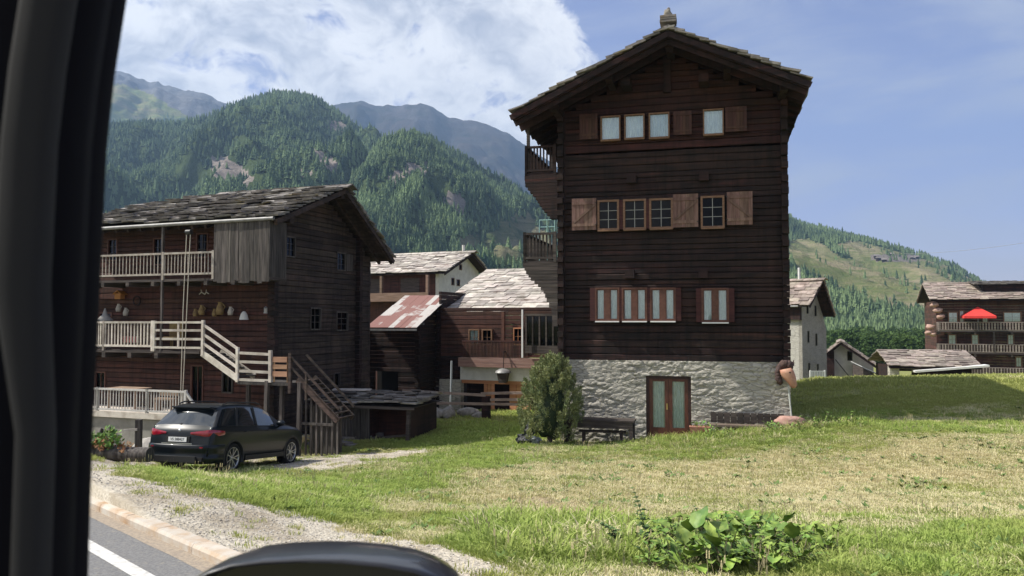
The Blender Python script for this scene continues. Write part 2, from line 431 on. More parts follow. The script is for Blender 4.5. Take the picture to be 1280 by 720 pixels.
# sandy dirt drift along the foot of the kerb
dr = B()
for a in np.arange(-30, 60, .2):
    def p2(t, n, z): x, y = xy(t, n); return (x, y, float(road_z(t))+z)
    wd = lambda t: 2.95+.05*noise.noise(Vector((t*.9, 0, 0)))+.04*noise.noise(Vector((t*5, 3, 0)))
    dr.quad(p2(a, wd(a), .006), p2(a+.2, wd(a+.2), .006), p2(a+.2, 3.12, .022), p2(a, 3.12, .022))
put(dr.build('roadside_grit', pmat('grit', (.34, .28, .21), (.24, .20, .16), scale=30, rough=.95, bump=.6, bscale=110, bdist=.01)), 'structure')

# ================================================================ mountains
def hill_mat(name, g1, g2, forest, rockc, straw, fscale=.02):
    m = bpy.data.materials.new(name); m.use_nodes = True; t = NT(m.node_tree)
    ge = t.n('ShaderNodeNewGeometry'); P = ge.outputs['Position']
    fo = t.n('ShaderNodeAttribute', attribute_name='forest').outputs['Fac']; ro = t.n('ShaderNodeAttribute', attribute_name='rock').outputs['Fac']
    a = t.noise(P, fscale*.35, 8, .62); b = t.noise(P, fscale*2.4, 8, .7); c = t.noise(P, fscale*12, 5, .7)
    mz = t.n('ShaderNodeMapping', ins={0: P, 'Scale': (.25, .25, 2.2)}).outputs[0]
    strat = t.noise(mz, fscale*3, 6, .65, .4)
    gr = t.mix(t.ramp(b, .35, .65), g1, g2); gr = t.mix(t.ramp(t.math('ADD', t.math('MULTIPLY', a, .5), t.math('MULTIPLY', strat, .5)), .42, .6), gr, straw)
    gr = t.mix(t.math('MULTIPLY', t.ramp(c, .58, .70), .6), gr, forest)
    col = t.mix(t.ramp(t.math('ADD', fo, t.math('MULTIPLY', t.math('SUBTRACT', b, .5), .8)), .4, .6), gr, t.mix(c, forest, tuple(x*1.7 for x in forest)))
    rk = t.mix(t.ramp(c, .3, .7), rockc, tuple(x*.5 for x in rockc)); rk = t.mix(t.ramp(strat, .4, .6), rk, tuple(x*.7 for x in rockc))
    col = t.mix(t.ramp(t.math('ADD', ro, t.math('MULTIPLY', t.math('SUBTRACT', b, .5), 1.0)), .42, .58), col, rk)
    bs = t.n('ShaderNodeBsdfPrincipled', ins={'Base Color': col, 'Roughness': 1.0, 'Specular IOR Level': 0.0})
    bp = t.n('ShaderNodeBump', ins={'Strength': .8, 'Distance': 10.0, 'Height': t.math('ADD', b, t.math('MULTIPLY', c, .4))}); t.set(bs, 'Normal', bp.outputs[0])
    o = t.n('ShaderNodeOutputMaterial'); t.t.links.new(bs.outputs[0], o.inputs[0]); return m
def frac(x, y, z=0., H=.9, oc=6): return noise.fractal(Vector((x, y, z)), H, 2.0, oc)
def layer(name, ridge, Dr, Db, zb, mat, p=1.0, amp=30, wl=260, NU=220, NV=110, forest=None, rock=None, seed=0, ramp_=6, back=.35):
    """a hillside: its crest stands Dr metres away and it comes down to zb at Db metres"""
    rx = np.array([r[0] for r in ridge], float); ry = np.array([r[1] for r in ridge], float)
    PX = np.linspace(rx[0], rx[-1], NU); V = []; ATf = []; ATr = []; PXY = []
    rid = np.interp(PX, rx, ry)
    nb = 14
    for i, px in enumerate(PX):
        dr_ = Dr(px) if callable(Dr) else Dr
        c = at(px, rid[i], dr_); zr = c.z; ux = c.x/c.y
        for j in range(-nb, NV+1):
            if j < 0:
                t = -j/nb; D = dr_*(1+back*t); z = zr - (zr-zb)*.75*t*t - (zr-zb)*.1*t
                k = min(1, t*4)
            else:
                t = j/NV; D = dr_+(Db-dr_)*t; z = zb+(zr-zb)*(1-t)**p; k = min(1., t*6)*min(1, (1-t)*5)
            x = ux*D; y = D
            nz = frac(x/wl+seed*7.3, y/wl, seed)
            rg = 1-abs(noise.fractal(Vector((x/wl*1.4+seed, y/wl*.55, 5+seed)), .8, 2.1, 5))*1.7
            fine = frac(x/40, y/40, seed+3, .8, 4)
            z += k*amp*(nz*.8+(rg-.6)*.8) + (ramp_*fine*.6 if j != 0 else 0) + (ramp_*.7*frac(x/60, seed*3.1, 1.0, .8, 4) if j <= 0 else ramp_*.7*frac(x/60, seed*3.1, 1.0, .8, 4)*(1-k))
            V.append((x, y, z))
    V = np.array(V); nv = NV+1+nb
    ii = np.arange(NU-1)[:, None]*nv+np.arange(nv-1)[None]
    Fc = np.stack([ii, ii+1, ii+nv+1, ii+nv], -1).reshape(-1, 4)
    px, py = projn(V[:, 0], V[:, 1], V[:, 2])
    def msk(polys, base=0.0):
        r = np.full(px.shape, base)
        for s_, pl in polys:
            r = np.where(inpoly(px, py, pl), s_, r)
        return r
    fo = msk(*(forest or ([], 0.0))); ro = msk(*(rock or ([], 0.0)))
    o = npmesh(name, V, Fc[:, ::-1], mat, {'forest': fo, 'rock': ro}); put(o, 'structure')
    return o, V.reshape(NU, nv, 3), fo.reshape(NU, nv), ro.reshape(NU, nv), nb
mA = hill_mat('high_meadow', (.12, .16, .05), (.17, .19, .07), (.04, .065, .03), (.20, .20, .21), (.26, .23, .12), .008)
mB = hill_mat('far_ridge', (.030, .034, .026), (.045, .043, .034), (.010, .018, .016), (.11, .10, .10), (.06, .05, .045), .006)
mC = hill_mat('forest_floor', (.07, .10, .04), (.12, .14, .06), (.05, .07, .03), (.36, .31, .27), (.22, .20, .12), .02)
mD = hill_mat('valley_side', (.13, .17, .06), (.21, .215, .10), (.03, .05, .025), (.30, .27, .24), (.31, .27, .17), .035)
LA = layer('high_mountain_slope', [(-250, 60), (0, 70), (90, 76), (138, 88), (160, 91), (172, 98), (186, 103), (197, 101), (203, 105), (220, 111), (240, 113), (258, 118), (285, 131), (330, 160), (380, 200), (420, 240)],
     3300, 1500, 120, mA, 1.0, 60, 520, 200, 110, rock=([(1, [(138, 80), (300, 100), (300, 150), (240, 150), (190, 118), (150, 104), (100, 104)])], 0.0), forest=([(.55, [(130, 150), (260, 146), (300, 170), (100, 190)])], 0.0), seed=1, ramp_=14)
LB = layer('far_mountain_ridge', [(330, 175), (370, 150), (400, 135), (420, 130), (445, 126), (470, 131), (495, 133), (510, 131), (525, 128), (540, 134), (560, 147), (585, 150), (605, 153), (640, 170), (690, 205), (760, 250), (850, 300), (1000, 360)],
     3700, 1900, 100, mB, 1.05, 90, 700, 200, 100, rock=([(.5, [(430, 126), (580, 126), (640, 170), (500, 150)])], 0.0), forest=([(1, [(500, 190), (560, 200), (620, 225), (700, 260), (700, 400), (400, 400)])], 0.0), seed=2, ramp_=12)
C1 = layer('forest_mountain', [(-300, 150), (0, 158), (100, 160), (150, 158), (200, 158), (240, 152), (262, 145), (290, 132), (315, 123), (345, 119), (375, 119), (395, 126), (415, 137), (440, 152), (470, 170), (500, 200), (540, 250), (580, 300), (640, 350)],
     1500, 380, -14, mC, 1.05, 62, 300, 260, 130, rock=([(1, [(262, 198), (285, 194), (300, 205), (318, 222), (308, 234), (290, 222), (276, 228), (262, 218)]), (.9, [(370, 208), (392, 214), (386, 222), (372, 220)]),
     (1, [(408, 152), (425, 150), (436, 160), (425, 166), (410, 162)]), (.8, [(385, 185), (400, 188), (425, 205), (420, 220), (400, 205)])], 0.0), forest=([], 1.0), seed=3, ramp_=5)
C2 = layer('forest_spur', [(330, 300), (380, 268), (420, 232), (440, 208), (460, 190), (480, 178), (505, 170), (520, 170), (545, 176), (570, 190), (600, 207), (640, 232), (675, 255), (710, 280), (780, 318), (880, 362)],
     1150, 360, -14, mC, 1.1, 46, 240, 240, 120, rock=([(1, [(484, 222), (512, 200), (524, 206), (536, 216), (520, 224), (506, 222), (494, 230)]), (1, [(552, 244), (574, 238), (584, 250), (578, 268), (566, 262), (556, 256)]), (.9, [(530, 200), (540, 204), (538, 212), (530, 210)])], 0.0),
     forest=([(0, [(606, 296), (626, 276), (650, 267), (668, 274), (690, 300), (700, 330), (640, 322), (600, 312)]), (.3, [(560, 300), (600, 290), (600, 312), (575, 312)])], 1.0), seed=4, ramp_=4)
DG = [(984, 300), (1010, 298), (1030, 306), (1052, 322), (1066, 324), (1048, 306), (1062, 299), (1090, 306), (1130, 317), (1190, 334), (1260, 377), (1330, 414), (1330, 425), (1170, 400), (1130, 388), (1086, 378), (1082, 372), (1040, 356), (1030, 350), (984, 326)]
DN = layer('valley_hillside', [(700, 430), (780, 360), (860, 305), (930, 280), (984, 271), (1010, 283), (1030, 287), (1060, 296), (1090, 304), (1130, 315), (1160, 322), (1190, 332), (1222, 352), (1260, 375), (1330, 412), (1450, 440)],
     lambda px: 1400, 420, -14, mD, 1.0, 16, 220, 240, 120, rock=([(.75, [(1086, 318), (1148, 318), (1150, 328), (1090, 327)]), (.8, [(1108, 370), (1118, 376), (1112, 378)])], 0.0), forest=([(0, DG)], 1.0), seed=5, ramp_=2.5)

# ---- conifers: one source shape per kind, instanced over the hills
def conifer(seed, fat=.24):
    random.seed(seed); b = B(); n = 8
    tiers = 5
    for k in range(tiers):
        z0 = .10+.80*k/tiers; z1 = z0+.34 if k < tiers-1 else 1.0; r = fat*(1-z0)*1.05+.015
        vs = []
        for i in range(n):
            t = 2*math.pi*(i+.5*(k % 2))/n; rr = r*(1 if i % 2 else .62)*random.uniform(.8, 1.2)
            vs.append((rr*math.cos(t), rr*math.sin(t), z0+random.uniform(-.02, .03)-(.02 if i % 2 else 0)))
        vs.append((0, 0, min(1, z1)))
        b.add(vs, [(i, (i+1) % n, n) for i in range(n)])
    b.cyl((0, 0, 0), (0, 0, .2), .02, .015, 5)
    return b
def roundtree(seed):
    random.seed(seed); b = B()
    for k in range(330):
        d = Vector((random.gauss(0, 1), random.gauss(0, 1), random.gauss(0, 1))).normalized()*random.uniform(.2, .36)
        c = Vector((d.x*.9, d.y*.9, .58+d.z*1.05)); s_ = random.uniform(.018, .04)
        for q in range(3):
            e = Vector((random.gauss(0, 1), random.gauss(0, 1), random.gauss(0, 1))).normalized(); a_ = e.orthogonal().normalized()*s_; c_ = e.cross(a_)
            b.add([c-a_-c_, c+a_-c_*.6, c+a_+c_, c-a_*.7+c_], [(0, 1, 2, 3)])
    b.cyl((0, 0, 0), (0, 0, .5), .03, .02, 5); return b
def tree_mat(name, c1, c2):
    m = bpy.data.materials.new(name); m.use_nodes = True; t = NT(m.node_tree)
    r = t.n('ShaderNodeObjectInfo').outputs['Random']; P = t.n('ShaderNodeNewGeometry').outputs['Position']
    col = t.mix(r, c1, c2); col = t.mix(t.ramp(t.noise(P, .009, 5, .65), .40, .60), col, tuple(c*1.35 for c in c2)); col = t.mix(t.ramp(t.noise(P, .02, 5, .65), .52, .66), col, c1)
    bs = t.n('ShaderNodeBsdfPrincipled', ins={'Base Color': col, 'Roughness': .9, 'Specular IOR Level': .1})
    o = t.n('ShaderNodeOutputMaterial'); t.t.links.new(bs.outputs[0], o.inputs[0]); return m
cmat = tree_mat('conifer_needles', (.030, .060, .036), (.118, .165, .076)); dmat = tree_mat('broad_leaves', (.04, .075, .022), (.075, .12, .035))
def unlinked(b, name, mat):
    me = bpy.data.meshes.new(name); me.from_pydata(b.v, [], b.f); me.materials.append(mat); return bpy.data.objects.new(name, me)
def scatter(name, P3, scl, src, attrs=None, tilt=.05, label=None, rotz=True):
    me = bpy.data.meshes.new(name); me.vertices.add(len(P3)); me.vertices.foreach_set('co', np.asarray(P3, np.float32).ravel())
    a = me.attributes.new('scl', 'FLOAT', 'POINT'); a.data.foreach_set('value', np.asarray(scl, np.float32))
    for k, v in (attrs or {}).items():
        a = me.attributes.new(k, 'FLOAT', 'POINT'); a.data.foreach_set('value', np.asarray(v, np.float32))
    o = bpy.data.objects.new(name, me); COL.objects.link(o)
    ng = bpy.data.node_groups.new(name+'_nodes', 'GeometryNodeTree')
    ng.interface.new_socket('Geometry', in_out='INPUT', socket_type='NodeSocketGeometry'); ng.interface.new_socket('Geometry', in_out='OUTPUT', socket_type='NodeSocketGeometry')
    gi = ng.nodes.new('NodeGroupInput'); go = ng.nodes.new('NodeGroupOutput'); L = ng.links.new
    iop = ng.nodes.new('GeometryNodeInstanceOnPoints'); sa = ng.nodes.new('GeometryNodeInputNamedAttribute'); sa.data_type = 'FLOAT'; sa.inputs[0].default_value = 'scl'
    rv = ng.nodes.new('FunctionNodeRandomValue'); rv.data_type = 'FLOAT_VECTOR'; rv.inputs[0].default_value = (-tilt, -tilt, 0); rv.inputs[1].default_value = (tilt, tilt, 6.283)
    jn = ng.nodes.new('GeometryNodeGeometryToInstance')
    for s_ in src:
        oi = ng.nodes.new('GeometryNodeObjectInfo'); oi.inputs[0].default_value = s_; oi.inputs['As Instance'].default_value = True; L(oi.outputs['Geometry'], jn.inputs[0])
    ri = ng.nodes.new('FunctionNodeRandomValue'); ri.data_type = 'INT'; ri.inputs[4].default_value = 0; ri.inputs[5].default_value = len(src)-1; ri.inputs['Seed'].default_value = 5
    L(gi.outputs[0], iop.inputs['Points']); L(jn.outputs[0], iop.inputs['Instance']); iop.inputs['Pick Instance'].default_value = True
    L(ri.outputs[2], iop.inputs['Instance Index']); L(rv.outputs[0], iop.inputs['Rotation']); L(sa.outputs[0], iop.inputs['Scale']); L(iop.outputs[0], go.inputs[0])
    md = o.modifiers.new('scatter', 'NODES'); md.node_group = ng
    put(o, 'stuff', label); return o
csrc = [unlinked(conifer(i, .20+.03*i), 'conifer_tree', cmat) for i in range(4)]
dsrc = [unlinked(roundtree(i), 'round_tree', dmat) for i in range(4)]
def plant(layer_, n, hmin, hmax, keep, seed, hside=0):
    o, V, fo, ro, nb = layer_; r = np.random.default_rng(seed); NU, NV = V.shape[:2]
    a = r.random(n)*(NU-1.001); # bias towards the crest by screen area
    bb = nb-2+hside + (NV-1.01-(nb-2+hside))*r.random(n)
    i = a.astype(int); j = bb.astype(int); fi = (a-i)[:, None]; fj = (bb-j)[:, None]
    Pp = V[i, j]*(1-fi)*(1-fj)+V[i+1, j]*fi*(1-fj)+V[i, j+1]*(1-fi)*fj+V[i+1, j+1]*fi*fj
    px, py = projn(Pp[:, 0], Pp[:, 1], Pp[:, 2])
    pr = keep(px, py, fo[i, j], ro[i, j], Pp)
    ok = (r.random(n) < pr) & (px > 60) & (px < 1330)
    Pp = Pp[ok]; Pp[:, 2] -= .4
    return Pp, r.uniform(hmin, hmax, len(Pp))*np.exp(r.normal(0, .12, len(Pp)))
def nz2(P, s, z=0.): return np.array([noise.noise(Vector((p[0]*s, p[1]*s, z))) for p in P])
PP = []; SS = []
kf = lambda px, py, fo, ro, P: np.where(ro > .5, .06, np.where(fo > .5, 1.0, .015))
def kC(px, py, fo, ro, P): return kf(px, py, fo, ro, P)*np.clip(.84+nz2(P, .012)*1.5+nz2(P, .035, 4.)*.9, .06, 1)
for (ly, n, h0, h1, kk, sd) in [(C1, 46000, 8, 12, kC, 1), (C2, 40000, 6.5, 10.5, kC, 2), (DN, 30000, 7, 11.5, kC, 3)]:
    p_, s_ = plant(ly, n, h0, h1, kk, sd); PP.append(p_); SS.append(s_)
# trees on the high meadow edge, and the ridge line of the near hillside
p_, s_ = plant(LA, 5000, 12, 22, lambda px, py, fo, ro, P: np.where(fo > .4, .5, .0), 6); PP.append(p_); SS.append(s_)
p_, s_ = plant(DN, 9000, 6, 12, lambda px, py, fo, ro, P: np.where((np.interp(px, [984, 1060, 1160, 1222, 1330], [279, 303, 328, 358, 416]) > py) | ((px > 1150) & (py < 372) & (px-1150 > (py-325)*1.2)), .35, 0.012)*(px > 980), 7); PP.append(p_); SS.append(s_)
scatter('conifer_forest', np.concatenate(PP), np.concatenate(SS), csrc, label='dark green conifer forest covering the mountain sides')
print('TREES', sum(len(a) for a in PP))
p_, s_ = [], []
for k in range(220):
    px = random.uniform(1030, 1230); D = random.uniform(190, 420); q = at(px, 460, D); p_.append((q.x, q.y, -10.5)); s_.append(random.uniform(6, 10))
for k in range(60):
    px = random.uniform(470, 680); D = random.uniform(200, 300); p_.append((at(px, 400, D).x, D, -9)); s_.append(random.uniform(8, 13))
scatter('broadleaf_wood', np.array(p_), np.array(s_), dsrc, label='lighter green broadleaf wood at the foot of the hillside')

# ---------------------------------------------------------------- haze
hb = B(); hb.box(-5600, 5600, -400, 5400, -60, 1300)
hm = bpy.data.materials.new('haze_air'); hm.use_nodes = True; t = NT(hm.node_tree)
pv = t.n('ShaderNodeVolumePrincipled', ins={'Color': (.38, .58, .90), 'Density': 1.6e-4, 'Anisotropy': .2})
o_ = t.n('ShaderNodeOutputMaterial'); t.t.links.new(pv.outputs[0], o_.inputs['Volume'])
put(hb.build('haze', hm), 'stuff')
# ================================================================ building kit
wood = lambda name, c1, c2, **k: pmat(name, c1, c2, scale=k.pop('scale', 3.0), rough=.85, bump=.5, stretch=k.pop('stretch', (.35, .35, 5)), island=k.pop('island', .28), sat=.012, bscale=6, bdist=.012, **k)
W_dark = wood('tarred_larch', (.010, .0058, .0055), (.034, .0165, .013), c3=(.068, .026, .020), streak=.75)
W_shelt = wood('sheltered_red_larch', (.017, .0072, .0065), (.052, .019, .015), c3=(.078, .026, .021), streak=.5)
W_red = wood('reddish_larch', (.045, .020, .015), (.088, .038, .026), c3=(.024, .015, .013), streak=.6)
W_grey = wood('weathered_larch', (.040, .032, .028), (.085, .070, .060), c3=(.025, .02, .018))
W_gable = wood('sunburnt_larch', (.028, .020, .016), (.075, .051, .040), c3=(.016, .012, .010), streak=.7)
W_vert = wood('weathered_boards', (.035, .030, .027), (.105, .092, .082), stretch=(5, 5, .35), c3=(.04, .03, .028), island=.4)
W_pale = wood('silvered_rail_wood', (.42, .37, .31), (.60, .55, .48), stretch=(1, 1, 1), c3=(.33, .27, .22))
W_orange = wood('new_larch', (.42, .20, .09), (.52, .28, .14), c3=(.33, .15, .07))
W_frame = pmat('stained_window_wood', (.16, .085, .045), (.235, .135, .08), scale=8, rough=.6, bump=.2, stretch=(1, 1, 3))
W_redfr = pmat('red_window_wood', (.085, .034, .022), (.13, .055, .035), scale=8, rough=.6, bump=.2)
W_shut = wood('shutter_boards', (.125, .072, .055), (.20, .125, .098), stretch=(4, 4, .5), island=.2)
W_shutd = wood('dark_shutter_boards', (.05, .024, .02), (.08, .04, .03), stretch=(4, 4, .5), island=.2)
slate = lambda name, a, b, c: pmat(name, a, b, scale=3.5, rough=.85, bump=.6, bscale=14, island=.38, c3=c, sat=.02, bdist=.02)
S_grey = slate('stone_slab_dark', (.13, .12, .11), (.24, .22, .20), (.16, .13, .08))
S_pale = slate('stone_slab_pale', (.32, .285, .25), (.47, .425, .38), (.25, .20, .17))
S_pink = slate('stone_slab_rust', (.22, .175, .145), (.33, .275, .235), (.16, .135, .115))
def stone_mat(name, a, b, c, s_=1.0):
    m = bpy.data.materials.new(name); m.use_nodes = True; t = NT(m.node_tree)
    tc = t.n('ShaderNodeTexCoord').outputs['Object']
    ws = t.n('ShaderNodeVectorMath', operation='ADD', ins={0: tc, 1: t.n('ShaderNodeVectorMath', operation='SCALE', ins={0: t.n('ShaderNodeTexNoise', ins={'Vector': tc, 'Scale': 3.0, 'Detail': 3.0}).outputs['Color'], 'Scale': .25}).outputs[0]})
    mp = t.n('ShaderNodeMapping', ins={0: ws.outputs[0], 'Scale': (1.5*s_, 1.5*s_, 6.2*s_)}).outputs[0]
    vo = t.n('ShaderNodeTexVoronoi', feature='DISTANCE_TO_EDGE', ins={'Vector': mp, 'Scale': 1.5}); vc = t.n('ShaderNodeTexVoronoi', ins={'Vector': mp, 'Scale': 1.5})
    e = t.ramp(vo.outputs['Distance'], .0, .10)
    n_ = t.noise(tc, 14, 6, .7); n2_ = t.noise(tc, 1.3, 5, .6)
    sv = t.n('ShaderNodeSeparateColor', ins={0: vc.outputs['Color']}).outputs[0]
    col = t.mix(sv, a, b); col = t.mix(t.ramp(n2_, .40, .6), col, c); col = t.mix(t.math('MULTIPLY', t.ramp(n_, .55, .75), .5), col, tuple(x*.45 for x in a))
    col = t.mix(e, t.mix(.45, col, tuple(x*.5 for x in a)), col)
    bs = t.n('ShaderNodeBsdfPrincipled', ins={'Base Color': col, 'Roughness': .95, 'Specular IOR Level': .15})
    h = t.math('ADD', t.math('MULTIPLY', e, .5), t.math('MULTIPLY', n_, 1.1))
    bp = t.n('ShaderNodeBump', ins={'Strength': .8, 'Distance': .04, 'Height': h}); t.set(bs, 'Normal', bp.outputs[0])
    o = t.n('ShaderNodeOutputMaterial'); t.t.links.new(bs.outputs[0], o.inputs[0]); return m
M_rubble = stone_mat('lime_rubble', (.32, .305, .265), (.58, .54, .47), (.48, .455, .39))
M_tower = stone_mat('tower_rubble', (.27, .25, .22), (.36, .34, .30), (.36, .34, .30), 1.6)
M_plaster = pmat('pale_plaster', (.60, .58, .53), (.50, .48, .44), scale=2.2, rough=.9, bump=.25, bscale=30, bdist=.01)
M_white = pmat('white_plaster', (.72, .71, .68), (.62, .61, .58), scale=3, rough=.9, bump=.2, bscale=30, bdist=.01)
M_conc = pmat('old_concrete', (.22, .21, .19), (.30, .285, .26), scale=2, rough=.9, bump=.4, bscale=20, c3=(.15, .14, .12))
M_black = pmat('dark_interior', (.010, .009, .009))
M_metal = pmat('dull_metal', (.35, .36, .37), rough=.4, metallic=.8)
M_zinc = pmat('zinc_gutter', (.27, .27, .265), (.20, .195, .19), scale=5, rough=.55, metallic=.3)
M_dkmetal = pmat('dark_metal', (.03, .03, .03), rough=.5)
M_glass = glassmat('window_glass'); M_glassd = glassmat('dark_window_glass', (.10, .14, .22), .22)
M_curt = pmat('net_curtain', (.85, .88, .84), (.62, .66, .62), scale=14, rough=.9, lo=.4, hi=.6, stretch=(3, 3, .4))
M_curtb = pmat('sky_tinted_curtain', (.82, .88, .95), (.60, .68, .80), scale=10, rough=.9, stretch=(3, 3, .5))  # net curtain with the blue of reflected sky put into its colour
M_surr = wood('maroon_surround', (.040, .014, .012), (.07, .026, .02))
M_whitep = pmat('white_paint', (.78, .78, .76), rough=.5)

def zwave(x, z): return .016*noise.noise(Vector((x*.55, z*3.1, 2.2)))+.006*noise.noise(Vector((x*2.1, z*7.3, 5.)))
def logwall(b, x0, x1, z0, z1, y, openings=(), course=.2, th=.13, mat=0, axis='x', top=None, jit=.018, out_=-1, seed=1, sub=.0):
    """horizontal log courses on plane y (facing -y for out_=-1), with holes; top(x)->z trims under a gable"""
    rd = random.Random(seed)
    zs = [z0]
    while zs[-1] < z1-.08: zs.append(min(z1, zs[-1]+course*rd.uniform(.78, 1.24)))
    for a, c in zip(zs[:-1], zs[1:]):
        off = rd.uniform(-jit, jit); cuts = sorted({a, c} | {z for o in openings for z in (o[2], o[3]) if a+.005 < z < c-.005})
        for p, q in zip(cuts[:-1], cuts[1:]):
            mid = (p+q)/2; ivs = [(x0, x1)]
            if top is not None:
                lo, hi = top(q)
                if hi-lo < .05: continue
                ivs = [(max(x0, lo), min(x1, hi))]
            for o in openings:
                if o[2]-1e-4 < mid < o[3]+1e-4:
                    nv_ = []
                    for (l, r_) in ivs:
                        if o[1] <= l or o[0] >= r_: nv_.append((l, r_)); continue
                        if o[0] > l: nv_.append((l, o[0]))
                        if o[1] < r_: nv_.append((o[1], r_))
                    ivs = nv_
            g = .006; ch = min(.022, (q-p)*.3)
            ct = ch if q == c else 0.0; cb = ch if p == a else 0.0
            for (l, r_) in ivs:
                if r_-l < .01: continue
                # long logs are butted here and there
                segs = [l]
                if r_-l > 3.5 and rd.random() < .6: segs.append(l+(r_-l)*rd.uniform(.3, .7))
                segs.append(r_)
                for s0, s1 in zip(segs[:-1], segs[1:]):
                    o2 = off + (rd.uniform(-.006, .006) if len(segs) > 2 else 0)
                    prof = [(0, p+g), (th-ch*.8+o2, p+g), (th+o2, p+g+cb), (th+o2, q-g-ct), (th-ch*.8+o2, q-g), (0, q-g)]
                    vs = []; e1 = s1-(.004 if s1 != r_ else 0); ns = max(1, int((e1-s0)/.5)); wa = (p == a and a > z0+.01); wc = (q == c and c < z1-.01)
                    for si in range(ns+1):
                        xx = s0+(e1-s0)*si/ns
                        for (d, z) in prof:
                            yy = y + out_*(d-th); zz = z+(zwave(xx, c) if (z > mid and wc) else zwave(xx, a) if (z < mid and wa) else 0)
                            vs.append((xx, yy, zz) if axis == 'x' else (yy, xx, zz))
                    b.add(vs, [(6*si+i, 6*si+(i+1) % 6, 6*si+6+(i+1) % 6, 6*si+6+i) for si in range(ns) for i in range(6)]+[(5, 4, 3, 2, 1, 0), tuple(6*ns+i for i in range(6))], mat)
def logends(b, x, z0, z1, y0, y1, w_=.2, course=.2, seed=3, mat=0):
    rd = random.Random(seed); z = z0; k = 0
    while z < z1-.05:
        h = course*rd.uniform(.9, 1.1); e = rd.uniform(0, .06); dx = rd.uniform(-.012, .012)
        b.box(x-w_/2+dx, x+w_/2+dx, y0-e if k % 2 == 0 else y0+.10, y1, z+.008, min(z1, z+h)-.008, mat); z += h; k += 1
def slabroof(b, p0, U, V, row=.30, wmin=.35, wmax=.85, th=.045, jit=.035, seed=1, rough_=1.0, mat=0, clip=None):
    """stone slabs laid from the eave (p0, along U) up to the ridge (V)"""
    rd = random.Random(seed); p0 = Vector(p0); U = Vector(U); V = Vector(V); u = U.normalized(); v = V.normalized(); n = u.cross(v).normalized()
    if n.z < 0: n = -n
    Lu, Lv = U.length, V.length; k = 0; s = 0
    while s < Lv-.05:
        r_ = row*rd.uniform(.85, 1.15); x = -rd.uniform(0, .1)
        while x < Lu:
            w_ = rd.uniform(wmin, wmax); x1 = min(x+w_, Lu+rd.uniform(0, .1))
            if clip is not None and (x+x1)/2 < clip(s/Lv): x = x1; continue
            t_ = th*rd.uniform(.6, 1.5); lift = th*rd.uniform(1.0, 2.2)*rough_; j = lambda a=jit: rd.uniform(-a, a)
            y0, y1 = s+j(), min(Lv+.03, s+r_*1.75+j())
            lo = []; hi = []
            ll = [(x+.008+j(.01), y0+j(), lift+j(.012)*rough_), (x1-.008+j(.01), y0+j(), lift+j(.02)*rough_), (x1-.01, y1, th*.35), (x+.01, y1, th*.35)]
            for (a, c, h) in ll:
                q = p0+u*a+v*c+n*h; lo.append(q); hi.append(q+n*t_)
            b.hexa(lo+hi, mat); x = x1
        s += r_; k += 1
def window(parent, x0, x1, z0, z1, y, frame=W_frame, glass=M_glass, fw=.05, muntin=(1, 2), mun_mat=None, curtain=None, sill=None, depth=.12, casement=0, label=None, axis='x', sgn=1):
    """window set in plane y facing -y (axis x) or on plane x=y facing +x (axis y)"""
    T = (lambda a, d, z: (a, y+d, z)) if axis == 'x' else (lambda a, d, z: (y-d*sgn, a, z))
    def bx(b, a0, a1, d0, d1, q0, q1):
        p = T(a0, d0, q0); q = T(a1, d1, q1)
        b.box(min(p[0], q[0]), max(p[0], q[0]), min(p[1], q[1]), max(p[1], q[1]), q0, q1)
    b = B(); bx(b, x0-fw, x0, -.03, depth, z0-fw, z1+fw); bx(b, x1, x1+fw, -.03, depth, z0-fw, z1+fw)
    bx(b, x0, x1, -.03, depth, z1, z1+fw); bx(b, x0, x1, -.03, depth, z0-fw, z0)
    if casement:
        xm = (x0+x1)/2; bx(b, xm-casement/2, xm+casement/2, -.005, depth*.6, z0, z1)
        for (l, r_) in ((x0, xm-casement/2), (xm+casement/2, x1)):
            for s in (l, r_-.03): bx(b, s, s+.03, .0, .05, z0, z1)
            bx(b, l+.03, r_-.03, .0, .05, z1-.035, z1); bx(b, l+.03, r_-.03, .0, .05, z0, z0+.03)
    wdw = b.build('window', frame, parent)
    g = B(); bx(g, x0, x1, .045, .052, z0, z1); g.build('pane', glass, wdw)
    if muntin != (0, 0):
        mb = B(); nv_, nh = muntin
        for i in range(nv_):
            xx = x0+(x1-x0)*(i+1)/(nv_+1); bx(mb, xx-.011, xx+.011, .02, .044, z0, z1)
        for i in range(nh):
            zz = z0+(z1-z0)*(i+1)/(nh+1)
            bx(mb, x0, x1, .024, .042, zz-.009, zz+.009)
        mb.build('glazing_bar', mun_mat or frame, wdw)
    if curtain is not None:
        cb = B(); n = max(6, int((x1-x0)/.035)); rdc = random.Random(int(x0*100+z0*7))
        parts = [(x0, x1)] if not casement else [(x0+.02, (x0+x1)/2-.06), ((x0+x1)/2+.06, x1-.02)]
        for (l, r_) in parts:
            for i in range(n):
                a0, a1 = l+(r_-l)*i/n, l+(r_-l)*(i+1)/n; d0 = .10+.018*math.sin(i*1.9); d1 = .10+.018*math.sin((i+1)*1.9)
                cb.quad(T(a0, d0, z0), T(a1, d1, z0), T(a1, d1, z1), T(a0, d0, z1))
        cb.build('curtain', curtain, wdw)
    db = B(); bx(db, x0-fw*.9, x1+fw*.9, .28, .30, z0-fw*.9, z1+fw*.9); db.build('black_room_board', M_black, wdw)  # black board, shade of the unlit room put into its colour
    if sill is not None:
        sb = B(); bx(sb, x0-fw*.8, x1+fw*.8, -.09, .04, z0-fw-.035, z0-fw+.004); sb.build('sill', sill, wdw)
    if label: wdw['label'] = label
    return wdw
